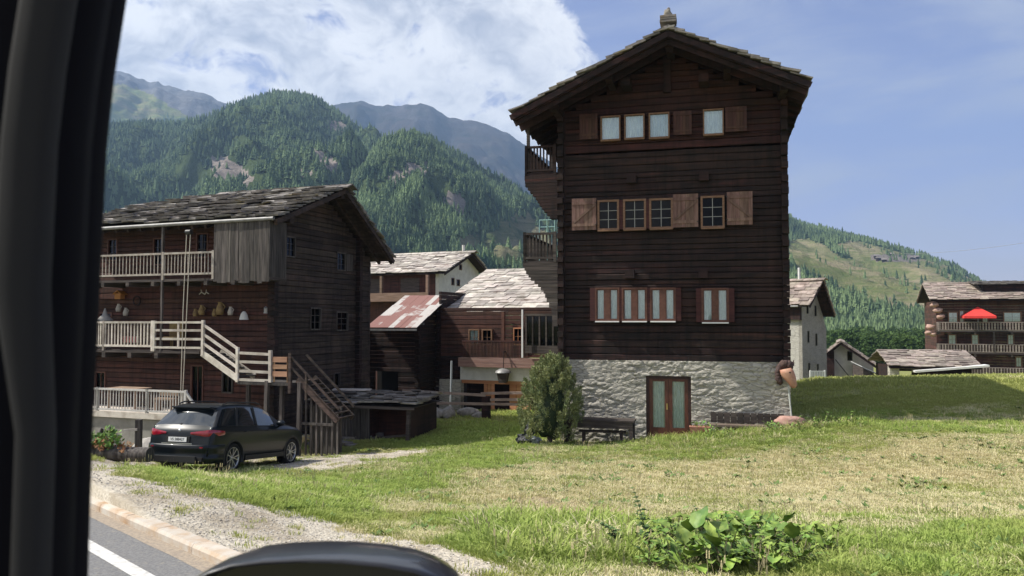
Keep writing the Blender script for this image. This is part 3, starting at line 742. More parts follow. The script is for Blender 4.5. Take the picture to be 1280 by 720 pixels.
def shutter(parent, x0, x1, z0, z1, y, mat, brace=1, label=None):
    b = B(); n = 6; rd = random.Random(int(x0*77))
    for i in range(n):
        a0 = x0+(x1-x0)*i/n; a1 = x0+(x1-x0)*(i+1)/n
        b.box(a0+.003, a1-.003, y-.03, y, z0+rd.uniform(0, .008), z1-rd.uniform(0, .008))
    h = z1-z0
    for zz in (z0+h*.12, z1-h*.20): b.box(x0+.01, x1-.01, y-.055, y-.031, zz, zz+h*.09)
    if brace: 
        p = (x0+.05, y-.043, z0+h*.23) if brace > 0 else (x1-.05, y-.043, z0+h*.23)
        q = (x1-.05, y-.043, z1-h*.22) if brace > 0 else (x0+.05, y-.043, z1-h*.22)
        b.beam(p, q, .034, .075)
    s = b.build('shutter', mat, parent)
    hb_ = B()
    for zz in (z0+h*.16, z1-h*.15): hb_.box((x0 if brace < 0 else x1-.03)-.02, (x0 if brace < 0 else x1-.03)+.03, y-.06, y-.056, zz-.012, zz+.012)
    hb_.build('hinge', M_dkmetal, s)
    return s
def purlin(b, p, q, w_=.22, h_=.26, mat=0): b.beam(p, q, w_, h_, mat)
def gableroof(parent, x0, x1, yr, zr, eL, eR, mat_slab, mat_wood, row=.3, slab=(.35, .85), th=.045, seed=1, axis='y', rough_=1.0, name='roof', board=.05, ridgecap=True, purl=(), barge=True, rafters=0, hip=None):
    """roof whose ridge runs along local y (axis 'y': gable faces -y) or along local x (axis 'x').
    eL/eR = (coordinate across, z) of the two eaves; x0,x1 = extent along the ridge; yr,zr = ridge across coordinate and height"""
    T = (lambda al, ac, z: Vector((ac, al, z))) if axis == 'y' else (lambda al, ac, z: Vector((al, ac, z)))
    b = B()
    for k, (ac, ze) in enumerate((eL, eR)):
        V = T(0, yr, zr)-T(0, ac, ze); U = T(x1, 0, 0)-T(x0, 0, 0)
        slabroof(b, T(x0, ac, ze), U, V, row, slab[0], slab[1], th, seed=seed+k, rough_=rough_, clip=(lambda v: hip(v)-x0) if hip else None)
    if ridgecap:
        rd = random.Random(seed+9); s = x0 if hip is None else hip(1)
        while s < x1:
            w_ = rd.uniform(.4, .8)
            for sd in (-1, 1):
                c = T(s+w_/2, yr+sd*.16, zr+th*2.1-.06)
                e = T(s+w_, yr+sd*.33, zr-.08+th*2)
                lo = [T(s, yr-.02*sd, zr+th*2.2), T(s+w_-.02, yr-.02*sd, zr+th*2.2), T(s+w_-.02, yr+sd*.36, zr-.16+th*2.2+rd.uniform(0, .03)), T(s, yr+sd*.36, zr-.16+th*2.2)]
                b.hexa(lo+[p+Vector((0, 0, th)) for p in lo])
            s += w_
    rf = b.build(name, mat_slab, parent)
    ub = B()
    for k, (ac, ze) in enumerate((eL, eR)):
        sg = 1 if ac < yr else -1
        n = max(3, int((x1-x0)/.28)); 
        for i in range(n):
            a0 = x0+(x1-x0)*i/n+.004; a1 = x0+(x1-x0)*(i+1)/n-.004
            vm = 1.0
            if hip is not None:
                while vm > .02 and hip(vm) > a0: vm -= .02
                if vm <= .03: continue
            yq = ac+(yr-ac)*vm; zq_ = ze+(zr-ze)*vm
            lo = [T(a0, ac+.03*sg, ze-board+.005), T(a1, ac+.03*sg, ze-board+.005), T(a1, yq, zq_-board), T(a0, yq, zq_-board)]
            ub.hexa([p-Vector((0, 0, .028)) for p in lo]+lo)
    ub.build('roof_boarding', mat_wood, rf)
    if barge:
        bb = B()
        for (ac, ze) in (eL, eR):
            for al in ((x0+.03, x1-.03) if hip is None else (x1-.03,)):
                bb.beam(T(al, ac, ze-.11), T(al, yr, zr-.11), .05, .17)
        bb.build('barge_board', mat_wood, rf)
    if rafters:
        rb = B(); n = rafters
        for (ac, ze) in (eL, eR):
            for i in range(n):
                al = x0+.12+(x1-x0-.24)*i/(n-1); vm = 1.0
                if hip is not None:
                    while vm > .06 and hip(vm) > al: vm -= .02
                    if vm < .12: continue
                rb.beam(T(al, ac+(.06 if ac < yr else -.06), ze-.155), T(al, ac+(yr-ac)*vm, ze+(zr-ze)*vm-.155), .09, .12)
        rb.build('rafter', mat_wood, rf)
    if purl:
        pb = B()
        for (ac, z, a0, a1, w_, h_) in purl: pb.beam(T(a0, ac, z), T(a1, ac, z), w_, h_)
        pb.build('purlin', mat_wood, rf)
    return rf
def railing(b, p, q, h, nb=12, bw=.035, rail=.07, low=.10, post=True, mat=0, mid=(), seed=0):
    p = Vector(p); q = Vector(q); rd = random.Random(seed); up = Vector((0, 0, 1))
    b.beam(p+up*h, q+up*h, rail, rail*.9, mat); b.beam(p+up*low, q+up*low, rail, rail*.9, mat)
    for m_ in mid: b.beam(p+up*m_, q+up*m_, rail*.75, rail, mat)
    if post:
        for e in (p, q): b.beam(e+up*-.08, e+up*(h+.06), .085, .085, mat, up=(0, 1, 0))
    for i in range(nb):
        c = p+(q-p)*((i+.5)/nb); c2 = c+(q-p).normalized()*rd.uniform(-.006, .006)
        b.beam(c+up*low, c2+up*h, bw, bw*.7, mat, up=(0, 1, 0))

# ================================================================ the tall house
mhO = at(703, 450, 26.9); mhR = at(985, 453, 25.1)
yaw_m = math.atan2(mhR.y-mhO.y, mhR.x-mhO.x); MZ = G(mhO.x, mhO.y)-.25
mf = Frame((mhO.x, mhO.y), yaw_m, MZ); MW = math.hypot(mhR.x-mhO.x, mhR.y-mhO.y); MD = 8.2
HLBL = 'tall four storey dark timber house on a whitewashed rubble base'
mh = thing('timber_house', HLBL, 'house', (mhO.x, mhO.y, MZ), yaw_m)
def rect(fr, x0, x1, y0, y1, k=0.0):
    a, t_ = fr.L(x0, y0, k); c, _ = fr.L(x1, y0, k); _, bt = fr.L((x0+x1)/2, y1, k); _, tp = fr.L((x0+x1)/2, y0, k)
    a = fr.L(x0, (y0+y1)/2, k)[0]; c = fr.L(x1, (y0+y1)/2, k)[0]
    return a, c, bt, tp
zst = mf.L(703, 450)[1]
top_w = [rect(mf, *r_) for r_ in ((753, 774.5, 147.5, 175), (782.5, 804.5, 145.5, 173), (813, 835.5, 143.5, 172), (880.5, 903, 139, 168))]
mid_w = [rect(mf, *r_) for r_ in ((750, 772, 253, 286), (782, 805.5, 252, 285), (814.5, 839, 251, 284), (878.5, 903, 248, 283))]
low_w = [rect(mf, *r_) for r_ in ((746.5, 773, 361.5, 399.5), (780, 807.5, 361.5, 399.5), (815, 843, 361.5, 399.5), (879, 909, 362, 401))]
door = rect(mf, 809, 863, 471, 548)
apex = (mf.L(835, 33, -1.75)); eL = mf.L(638, 141, -1.75); eR = mf.L(1014, 99, -1.75)
sl = (apex[1]-eL[1])/(apex[0]-eL[0]); sr = (apex[1]-eR[1])/(eR[0]-apex[0])
def mtop(z): return (apex[0]-(apex[1]-.22-z)/sl, apex[0]+(apex[1]-.22-z)/sr)
ops = [(o[0]-.05, o[1]+.05, o[2]-.05, o[3]+.05) for o in top_w+mid_w+low_w]
zfr = mf.L(830, 300)[1]
zmid_ = mf.L(830, 186)[1]
b = B(); logwall(b, 0, MW, zst, zmid_, 0, ops, .205, .14, top=mtop, seed=5, jit=.022); b.build('log_wall', W_dark, mh)
b = B(); logwall(b, 0, MW, zmid_, apex[1]-.3, 0, ops, .205, .14, top=mtop, seed=15, jit=.022); b.build('gable_wall', W_shelt, mh)
b = B(); logwall(b, 0, MD, zst, eL[1]+.9, 0, (), .205, .14, axis='y', seed=6, out_=-1)
logwall(b, 0, MD, zst, eR[1]+.2, MW, (), .205, .14, axis='y', seed=7, out_=1)
logwall(b, 0, MW, zst, apex[1]-.3, MD, (), .205, .14, top=mtop, seed=8, out_=1); b.build('rear_wall', W_dark, mh)
b = B(); logends(b, -.02, zst, eL[1]+.9, -.22, .1, .2, seed=4); logends(b, MW-.03, zst, eR[1]+.45, -.24, .1, .2, seed=9)
b.build('log_end_stack', W_dark, mh)
# beams that poke out between the storeys
b = B()
for (px, py) in ((790, 225), (880, 222), (788, 343), (879, 343), (785, 110), (880, 105), (787, 374+0)):
    x, z = mf.L(px, py); 
    if py in (374,): continue
    b.box(x-.15, x+.15, -.30 if py > 200 else -.75, .0, z-.13, z+.13)
b.build('beam_end', W_dark, mh)
b = B(); b.box(.5, MW-.5, .45, MD-.5, zst, eL[1]+.6); b.build('light_block_core', M_black, mh)  # unseen black core, added to stop sun leaking through the hollow house
b = B()
x, z = mf.L(834, 75)
b.box(x-.12, x+.12, -.16, .0, z-1.1, z+.8); b.build('ridge_post', W_dark, mh)
def stonewall(b, x0, x1, z0, z1, y, ops=(), step=.055, amp=.05, seed=0, mat=0):
    nx = max(2, int((x1-x0)/step)); nz = max(2, int((z1-z0)/step))
    xs = sorted(set(list(np.linspace(x0, x1, nx+1)) + [v for o in ops for v in o[:2]])); zs = sorted(set(list(np.linspace(z0, z1, nz+1)) + [v for o in ops for v in o[2:]]))
    def dsp(x, z):
        w_ = noise.noise(Vector((x*1.1, z*1.0, seed)))*.25
        c = noise.voronoi(Vector((x*1.9+w_, z*5.2+w_*2+seed, .3)))[0]
        e = max(0, min(1, (c[1]-c[0])*5))
        cv = noise.voronoi(Vector((x*.9, z*2.0, seed+5)))[0]
        f = noise.noise(Vector((x*4.1, z*11, seed)))*.45+noise.noise(Vector((x*11, z*24, seed)))*.38+noise.noise(Vector((x*22, z*40, seed)))*.22
        m_ = .35+.65*min(1, max(0, .5+noise.noise(Vector((x*.8, z*1.3, seed+2)))*1.8))
        return -(e*.6+f*.8)*amp*m_
    vs = []; 
    for z in zs:
        for x in xs: vs.append((x, y+dsp(x, z), z))
    n = len(xs); fs = []
    for j in range(len(zs)-1):
        for i in range(n-1):
            cx, cz = (xs[i]+xs[i+1])/2, (zs[j]+zs[j+1])/2
            if any(o[0] < cx < o[1] and o[2] < cz < o[3] for o in ops): continue
            fs.append((j*n+i, j*n+i+1, (j+1)*n+i+1, (j+1)*n+i))
    b.add(vs, fs, mat, True)
b = B(); stonewall(b, -.06, MW+.06, -.6, zst+.02, -.06, [(door[0]-.03, door[1]+.03, -.9, door[3]+.03)], .032, .07)
T_ = .5
b.box(door[0]-.06, door[0]-.03, -.05, .35, -.6, door[3]+.03); b.box(door[1]+.03, door[1]+.06, -.05, .35, -.6, door[3]+.03)
b.box(-.06, MW+.06, -.04, .3, zst-.04, zst-.004)
b.box(-.06, .02, -.03, MD, -.6, zst-.045); b.box(MW-.02, MW+.06, -.03, MD, -.6, zst-.045); b.box(-.06, MW+.06, MD-.1, MD+.06, -.6, zst-.045)
b.build('rubble_base', M_rubble, mh)
b = B(); b.box(door[0]-.25, door[1]+.25, -.02, .02, door[3]+.035, door[3]+.16)
# door
zb_ = door[2]
b = B(); x0, x1, z0, z1 = door; xm = (x0+x1)/2
b.box(x0-.03, x0+.06, -.02, .14, z0-.05, z1+.03); b.box(x1-.06, x1+.03, -.02, .14, z0-.05, z1+.03); b.box(x0+.06, x1-.06, -.02, .14, z1-.06, z1+.03)
fr_ = b.build('door_frame', pmat('door_frame_wood', (.03, .014, .012), (.05, .022, .018), scale=6, rough=.6), mh)
for k, (l, r_) in enumerate(((x0+.065, xm-.003), (xm+.003, x1-.065))):
    b = B(); s = .12; b.box(l, l+s, .01, .07, z0, z1-.065); b.box(r_-s, r_, .01, .07, z0, z1-.065); b.box(l+s, r_-s, .01, .07, z1-.15, z1-.065); b.box(l+s, r_-s, .01, .07, z0, z0+.34)
    d = b.build('door_leaf', pmat('door_wood', (.075, .024, .016), (.12, .042, .026), scale=7, rough=.5, stretch=(2, 2, .4), coat=.2), mh)
    g = B(); g.box(l+s, r_-s, .035, .04, z0+.34, z1-.15); g.build('pane', M_glass, d)
    c = B(); n = 14
    for i in range(n):
        a0 = l+s-.02+(r_-l-2*s+.04)*i/n; a1 = l+s-.02+(r_-l-2*s+.04)*(i+1)/n
        c.quad((a0, .10+.012*math.sin(i*2), z0+.3), (a1, .10+.012*math.sin(i*2+2), z0+.3), (a1, .10+.012*math.sin(i*2+2), z1-.1), (a0, .10+.012*math.sin(i*2), z1-.1))
    c.build('curtain', M_curt, d)
    if k == 0:
        h = B(); h.cyl((xm-.05, .01, z0+1.0), (xm-.05, -.04, z0+1.0), .012); h.cyl((xm-.05, -.04, z0+1.0), (xm-.05, -.045, z0+1.12), .011); h.box(xm-.075, xm-.025, .0, .01, z0+.92, z0+1.12); h.build('handle', pmat('brass', (.6, .45, .2), rough=.35, metallic=.9), d)
b = B(); b.box(x0-.1, x1+.1, -.45, .12, z0-.25, z0-.03); b.build('doorstep', M_conc, mh)
for i, r_ in enumerate(top_w): window(mh, *r_, -.13, W_frame, M_glass, .042, (0, 0), curtain=M_curtb, sill=W_frame)
for i, r_ in enumerate(mid_w): window(mh, *r_, -.13, W_frame, M_glassd, .065, (1, 2), mun_mat=pmat('glazing_bar_paint', (.30, .30, .28)), sill=W_frame)
for i, r_ in enumerate(low_w): window(mh, *r_, -.13, W_redfr, M_glass, .05, (0, 0), curtain=M_curt, sill=M_whitep, casement=.17)
# plank surrounds between the lower windows and the middle ones
b = B()
for row, ext in ((low_w, .12), (mid_w, 0)):
    for a_, c_ in zip(row[:2], row[1:3]): b.box(a_[1]+.052+(.013 if row is mid_w else 0), c_[0]-.052-(.013 if row is mid_w else 0), -.15, -.02, a_[2]-.04, a_[3]+.04)
for k in (0, 2, 3):
    r_ = low_w[k]
    if k != 2: b.box(r_[0]-.05-.17, r_[0]-.053, -.15, -.02, r_[2]-.04, r_[3]+.04)
    if k != 0: b.box(r_[1]+.053, r_[1]+.05+.17, -.15, -.02, r_[2]-.04, r_[3]+.04)
b.build('window_surround', M_surr, mh)
for (r_, m_, br) in (((725.5, 748, 144, 175.5), W_shutd, 0), ((842, 865, 140.5, 170), W_shutd, 0), ((906.5, 933.5, 135, 166), W_shutd, 0),
                     ((716, 746.5, 249, 288.5), W_shut, 1), ((841.5, 873, 243.5, 285), W_shut, 1), ((908.5, 940.5, 240.5, 282), W_shut, -1)):
    shutter(mh, *rect(mf, *r_), -.175, m_, br)
# roof
purl = [(apex[0], apex[1]-.36, -1.30, MD+.9, .24, .28)]
for (xx) in (.25, .6):
    pass
for (ac) in (-.05, 1.75, MW-1.75, MW-.1):
    z = apex[1]-.34-(abs(ac-apex[0]))*(sl if ac < apex[0] else sr); purl.append((ac, z, -1.30, MD+.9, .22, .26))
rf = gableroof(mh, -1.8, MD+1.1, apex[0], apex[1]-.12, (eL[0], eL[1]-.06), (eR[0], eR[1]-.06), S_grey, W_dark, row=.34, slab=(.4, 1.0), th=.055, seed=21, purl=purl, rafters=13, rough_=1.1)
# lower verge planks, doubled as in the photo
b = B()
for al in (-1.55, -.80):
    b.beam((eL[0]+.1, al, eL[1]-.33), (apex[0], al, apex[1]-.40), .06, .16); b.beam((eR[0]-.1, al, eR[1]-.33), (apex[0], al, apex[1]-.40), .06, .16)
b.build('verge_plank', W_dark, rf)
# stone stack on the ridge tip
x, z = mf.L(835, 31, -1.45)
b = B(); random.seed(5)
for k in range(3): b.box(x-.24+random.uniform(-.03, .03), x+.24+random.uniform(-.03, .03), -1.8, -1.3, z-.02+k*.075, z+.04+k*.075)
b.blob((x, -1.55, z+.28), (.12, .11, .16), seed=3, amp=.35); b.blob((x+.02, -1.55, z+.45), (.05, .05, .06), seed=8)
b.build('ridge_stones', S_grey, rf)
# balconies on the left flank
def balcony(px0, ytop, ybot, steps_, nm, mat, L=4.6, lab=None):
    x0, zt = mf.L(px0, ytop, -.1); _, zf = mf.L(px0, ybot, -.1)
    b = B()
    b.box(x0, -.12, -.12, L, zf-.11, zf-.03)                                   # floor
    b.build('balcony_floor', mat, mh) if False else None
    r = B(); h = zt-zf
    railing(r, (x0+.05, -.1, zf-.02), (-.22, -.1, zf-.02), h, 9, .05, .08, .08, True, seed=1)
    railing(r, (x0+.05, -.1, zf-.02), (x0+.05, L-.1, zf-.02), h, 34, .05, .08, .08, True, seed=2)
    k_ = b
    steps_ = [steps_[0]]+[q for a_, c_ in zip(steps_[:-1], steps_[1:]) for q in (((a_[0]+c_[0])/2, (a_[1]+c_[1])/2), c_)]
    n = len(steps_)
    for i, (px, py) in enumerate(steps_):                                      # corbelled logs stepping back to the wall
        xs, zs_ = mf.L(px, py, -.1)
        if i == 0: zprev = zf-.11
        for yy in (-.14, L*.5, L-.1):
            k_.box(xs, -.125, yy-.005*i, yy+.2+.005*i, zs_+.004, zprev-.004)
        k_.box(xs+.02, -.125, yy*0+.1, L-.15, zs_+.05, zprev-.02) if i < n-2 else None
        zprev = zs_
    o = b.build('balcony', mat, mh); r.build('balustrade', mat, o)
    return o
balcony(656, 184, 216, [(656, 226), (657, 234), (663, 242), (670, 250), (675, 258), (681, 266), (688, 274)], 'a', W_dark)
balcony(654, 292, 325, [(654, 334), (658, 343), (664, 351), (673, 359), (680, 367), (684, 378), (690, 392), (692, 408)], 'b', W_grey)
b = B()
for al in (.1, 4.2):
    x0, z0 = mf.L(657, 216, -.1); b.beam((x0+.05, al, z0), (x0+.05, al, eL[1]+.25), .1, .1, up=(0, 1, 0))
b.build('balcony_post', W_grey, mh)
# ================================================================ the broad house on the left
O_ = (-8.32, 27.75); LZ = G(O_[0], O_[1])-.2
lf = Frame(O_, R(-20), LZ); XL = -10.5
lh = thing('balconied_house', 'broad weathered timber house with balconies, outside stair and dark slab roof at left', 'house', (O_[0], O_[1], LZ), R(-20))
# gable wall (plane x = 0)
s_r, z_r = lf.S(432, 232, .9); s_n, z_n = lf.S(345, 271, .9); s_f, z_f = lf.S(492, 323, .9); s_e = 5.6; s_x = lf.S(463, 350, 0)[0]
def gtop(z):
    a = s_r-(z_r-.25-z)*(s_r-s_n)/(z_r-z_n); c = s_r+(z_r-.25-z)*(s_f-s_r)/(z_r-z_f); return (a, c)
def srect(fr, x0, x1, y0, y1, k=0.0):
    a = fr.S(x0, (y0+y1)/2, k)[0]; c = fr.S(x1, (y0+y1)/2, k)[0]; return a, c, fr.S((x0+x1)/2, y1, k)[1], fr.S((x0+x1)/2, y0, k)[1]
gw = [srect(lf, *r_) for r_ in ((358, 368, 297, 320), (421.5, 431, 317, 337), (388.5, 400, 386, 411), (421, 434, 391, 412), (418, 424, 467, 482))]
b = B(); logwall(b, -.02, s_x, 0, z_r-.3, 0, [(o[0]-.05, o[1]+.05, o[2]-.05, o[3]+.05) for o in gw], .2, .14, axis='y', top=gtop, seed=11, out_=1)
b.build('gable_wall', W_gable, lh)
zst2 = lf.S(447, 452, 0)[1]
b = B(); logends(b, 0, 0, 0, 0, 0) if False else None
rd = random.Random(4)
for (yc, w_, mm) in ((-.02, .22, 0), (s_e, .22, 0)):
    z = 0
    top_z = gtop(0) and (z_n+.15 if yc < 1 else z_f+.9)
    while z < top_z:
        h = .2*rd.uniform(.9, 1.1); b.box(-.1, .17+rd.uniform(0, .06), yc-w_/2, yc+w_/2, z+.01, z+h-.01); z += h
b.build('log_end_stack', W_dark, lh)
for i, r_ in enumerate(gw): window(lh, *r_, .02 if False else .0, W_vert, M_glassd, .05, (1, 2) if i != 4 else (0, 0), mun_mat=W_vert, axis='y', sgn=1, curtain=M_curt if i == 3 else None)
b = B(); b.box(XL+.5, -.45, .45, s_x-.5, .1, z_f-.1); b.build('light_block_core', M_black, lh)  # added black core, keeps sunlight from passing window to window
r_ = srect(lf, 432.5, 440, 318, 339); b = B(); b.box(.01, .05, r_[0], r_[1], r_[2], r_[3]); b.build('shutter', W_vert, lh)
# front wall (plane y = 0) with doors and windows
fw_ = [rect(lf, *r_) for r_ in ((247, 259, 293, 321), (193, 203, 299, 330), (136, 146, 300, 325), (120, 131, 466, 489), (279, 290, 466, 490), (240, 253, 458, 509), (125, 139, 392, 412))]
b = B(); logwall(b, XL, 0, 0, z_n+.2, 0, [(o[0]-.05, o[1]+.05, o[2]-.05, o[3]+.05) for o in fw_], .2, .14, seed=12); b.build('front_wall', W_red, lh)
for i, r_ in enumerate(fw_): window(lh, *r_, .0, W_redfr if i != 4 else W_vert, M_glassd, .05, (1, 2) if i < 3 else (1, 0), mun_mat=W_vert if i < 3 else None)
b = B(); logwall(b, XL, 0, 0, z_f, s_x, (), .2, .14, seed=13, out_=1); logwall(b, 0, s_x, 0, min(z_n, z_f)-.1, XL, (), .2, .14, axis='y', seed=14, out_=-1); b.build('rear_wall', W_gable, lh)
# roof: ridge along local x
purl = [(s_r, z_r-.36, lf.L(275, 241, s_r)[0], .8, .24, .26), (.05, z_n-.02+.05, XL-.8, .75, .2, .22), (s_x-.2, z_f+.30, XL-.8, .75, .2, .22)]
_hx = [lf.L(78, 290, s_n)[0], lf.L(119, 273, s_n+.37*(s_r-s_n))[0], lf.L(162, 256, s_n+.70*(s_r-s_n))[0], lf.L(275, 241, s_r)[0]]
hipf = lambda v: float(np.interp(v, [0, .37, .70, 1.0], _hx))
rf = gableroof(lh, XL-.9, .95, s_r, z_r-.10, (s_n, z_n-.05), (s_f, z_f-.05), S_grey, W_gable, row=.27, slab=(.3, .8), th=.05, seed=31, axis='x', purl=purl, rough_=1.5, rafters=22, hip=hipf)
b = B(); gy = s_n-.05
b.cyl((XL-.9, gy, z_n-.14), (.85, gy, z_n-.05), .065, n=10); o = b.build('gutter', M_zinc, rf)
# balconies
YB = -1.05
def lx(px, py, k=YB): return lf.L(px, py, k)
gap = []
xr, zt = lx(267, 315); xl, _ = lx(60, 328); _, zf2 = lx(267, 346)
b = B(); b.box(XL, lx(338, 340)[0], YB-.03, -.15, zf2-.13, zf2-.05); 
for i in range(9): xx = XL+.5+i*1.15; b.box(xx, xx+.14, YB-.1, -.14, zf2-.28, zf2-.135)
bal = b.build('balcony', W_grey, lh)
b = B(); railing(b, (XL, YB, zf2), (lx(204, 340)[0], YB, zf2), zt-zf2, 42, .03, .075, .12, False, seed=3); railing(b, (lx(204, 340)[0], YB, zf2), (xr, YB, zf2), zt-zf2, 15, .03, .075, .12, True, seed=5); b.build('balustrade', pmat('greyed_rail_wood', (.30, .26, .22), (.42, .38, .33), scale=6, rough=.9), bal)
# boarded closet at the balcony end
x0c = xr+.03; x1c = lx(338, 300)[0]; b = B(); rd = random.Random(9); x = x0c
while x < x1c-.02:
    w_ = min(rd.uniform(.12, .2), x1c-x); b.box(x+.004, x+w_-.004, YB-.03+rd.uniform(-.01, .01), YB, zf2-.15-rd.uniform(0, .12), z_n-.12); x += w_
for (xx) in (x1c,):
    y = YB
    while y < -.16: b.box(xx-.03, xx, y+.003, min(-.16, y+.16)-.003, zf2-.15, z_n-.1); y += .16
cl = b.build('boarded_closet', W_vert, lh)
# first floor gallery
zt1 = lx(240, 403)[1]; zf1 = lx(240, 437)[1]
b = B(); b.box(XL, lx(250, 430)[0], YB-.03, -.15, zf1-.14, zf1-.06)
for i in range(8): xx = XL+.4+i*1.2; b.box(xx, xx+.16, YB-.05, -.14, zf1-.32, zf1-.145)
gal = b.build('gallery', W_grey, lh)
b = B(); xa = lx(193, 420)[0]; xb = lx(254, 420)[0]
railing(b, (XL, YB, zf1), (lx(130, 420)[0], YB, zf1), zt1-zf1, 40, .045, .08, .10, True, seed=6)
railing(b, (lx(130, 420)[0], YB, zf1), (xa-.08, YB, zf1), zt1-zf1, 15, .05, .08, .10, True, seed=7)
railing(b, (xa, YB, zf1), (xb, YB, zf1), zt1-zf1, 1, .07, .08, .06, True, mid=(.36, .66), seed=8)
b.build('balustrade', W_pale, gal)
# posts from gallery to eave
b = B()
for px in (120, 202):
    x, _ = lx(px, 400); b.beam((x, YB, zf1-.1), (x, YB, z_n-.1), .075, .075, up=(0, 1, 0))
b.build('gallery_post', W_vert, lh)
# terrace with concrete wall
ztt = lx(180, 488, -2.0)[1]; ztf = lx(180, 516, -2.0)[1]; YT = -2.0
b = B(); b.box(XL-2, lx(228, 520, YT)[0], YT+.05, -.14, -.6, ztf-.12); b.box(lx(228, 520, YT)[0]+.002, lx(262, 520, YT)[0], YT+.6, -.14, -.6, ztf-.3); b.build('terrace_wall', M_conc, lh)
b = B(); b.box(XL-2, lx(230, 520, YT)[0], YT-.03, -.14, ztf-.118, ztf-.04)
b.box(XL-2, lx(230, 520, YT)[0], YT-.055, YT-.032, ztf-.2, ztf-.0)
tr = b.build('terrace_deck', W_pale, lh)
b = B(); xa_ = lx(232, 500, YT)[0]
railing(b, (XL-1, YT, ztf), (lx(122, 500, YT)[0], YT, ztf), ztt-ztf, 22, .03, .07, .06, True, seed=9); railing(b, (lx(122, 500, YT)[0], YT, ztf), (lx(184, 500, YT)[0], YT, ztf), ztt-ztf, 17, .03, .07, .06, True, seed=9)
railing(b, (lx(184, 500, YT)[0], YT, ztf), (xa_, YT, ztf), ztt-ztf, 14, .03, .07, .06, True, seed=10)
b.beam((xa_, YT, ztt), (xa_+.55, YT, ztf+.12), .07, .07)
b.build('balustrade', pmat('pale_grey_rail', (.45, .43, .40), (.55, .53, .5), scale=6, rough=.8), tr)
# outside stair: flight down to a landing, then a second flight
def L3(px, py, k): x, z = lf.L(px, py, k); return Vector((x, k, z))
YS = -1.35
b = B(); 
p0 = L3(253, 405, YS); p1 = L3(297, 436, YS); 
for dz in (0, -.42*.75, -.78*.8): b.beam(p0+Vector((0, 0, dz)), p1+Vector((0, 0, dz)), .05, .085)
b.beam(p0+Vector((0, 0, -.98)), p1+Vector((0, 0, -.98)), .05, .2); b.beam(p0+Vector((0, .9, -.98)), p1+Vector((0, .9, -.98)), .05, .2)
p0b = L3(254, 402, YS); b.beam(p0b+Vector((0, 0, -1.15)), p0b+Vector((0, 0, .05)), .09, .09, up=(0, 1, 0)); b.beam(p1+Vector((0, 0, -1.1)), p1+Vector((0, 0, .05)), .09, .09, up=(0, 1, 0))
# landing rails
p2 = L3(336, 444, YS); p1c = L3(297, 443, YS)
for (ya, yb_) in ((441, 443), (452, 453.5), (463.5, 465.5), (474.5, 476)): b.beam(L3(297, ya, YS), L3(336, yb_, YS), .05, .085)
b.beam(L3(338, 438, YS), L3(338, 478, YS), .1, .1, up=(0, 1, 0))
st = b.build('stair_railing', W_pale, lh)
b = B()
for i in range(9):
    q = p0+(p1-p0)*((i+.5)/9)+Vector((0, 0, -.98)); b.box(q.x-.14, q.x+.14, YS+.03, YS+.87, q.z-.02, q.z+.02)
zl = L3(315, 477, YS).z; xla = L3(297, 470, YS).x; xlb = L3(362, 470, YS).x
b.box(xla, xlb, YS-.02, YS+1.3, zl-.1, zl-.02)
b.build('stair_steps', W_vert, lh)
b = B()                                                     # orange crate-like panel at the landing
for (ya, yb_) in ((446, 453), (455.5, 461.5), (464, 471)): 
    x0, z1 = lf.L(341, ya, YS); x1, z0 = lf.L(359, yb_, YS); b.box(x0, x1, YS-.02, YS+.03, z0, z1)
b.box(x0, x0+.05, YS+.031, YS+.06, zl, lf.L(341, 446, YS)[1]); b.box(x1-.05, x1, YS+.031, YS+.06, zl, lf.L(341, 446, YS)[1])
b.build('landing_panel', wood('tan_boards', (.26, .15, .085), (.36, .22, .13)), lh)
b = B()
q0 = L3(363, 445, YS); q1 = L3(430, 521, YS-.2); q0.y = YS; 
for dz in (0, -.32): b.beam(q0+Vector((0, 0, dz)), L3(424, 512, YS)+Vector((0, 0, dz)), .05, .07)
s0 = L3(372, 474, YS); s1 = L3(422, 526, YS); 
b.beam(s0, s1, .05, .2); b.beam(s0+Vector((0, .9, 0)), s1+Vector((0, .9, 0)), .05, .2); b.beam(q0+Vector((0, .9, 0)), L3(424, 512, YS)+Vector((0, .9, 0)), .05, .07)
b.beam(q0+Vector((0, 0, -1.2)), q0+Vector((0, 0, .1)), .1, .1, up=(0, 1, 0))
m3 = L3(383, 468, YS); b.beam(m3+Vector((0, 0, -.8)), m3, .07, .07, up=(0, 1, 0))
for i in range(9): q = s0+(s1-s0)*((i+.5)/9); b.box(q.x-.13, q.x+.13, YS+.03, YS+.87, q.z-.02, q.z+.02)
b.build('lower_flight', W_gable, lh)
b = B()
for (px, pt, pb, k) in ((375, 478, 545, YS), (353, 478, 520, YS+.3), (334, 476, 520, YS), (311, 478, 520, YS+1)):
    x, z1 = lf.L(px, pt, k); x2, z0 = lf.L(px-2, pb+15, k); b.beam((x, k, z1), (x2, k, z0-.3), .12, .12, up=(0, 1, 0))
b.build('stair_post', W_vert, lh)
# slatted crib under the lower flight
b = B(); 
for i in range(7):
    px = 383+i*6.5; x, z1 = lf.L(px, 482+i*6.0, YS+.1); b.beam((x, YS+.1, z1), (x, YS+.1, -.2), .06, .04, up=(0, 1, 0))
xq0, zq = lf.L(378, 529, YS+.1); xq1, _ = lf.L(418, 527, YS+.1); b.beam((xq0, YS+.06, zq), (xq1, YS+.06, zq), .05, .08)
b.box(xq0, xq1, YS+.5, YS+.55, -.2, zq+.5); b.build('stair_lattice', W_vert, lh)

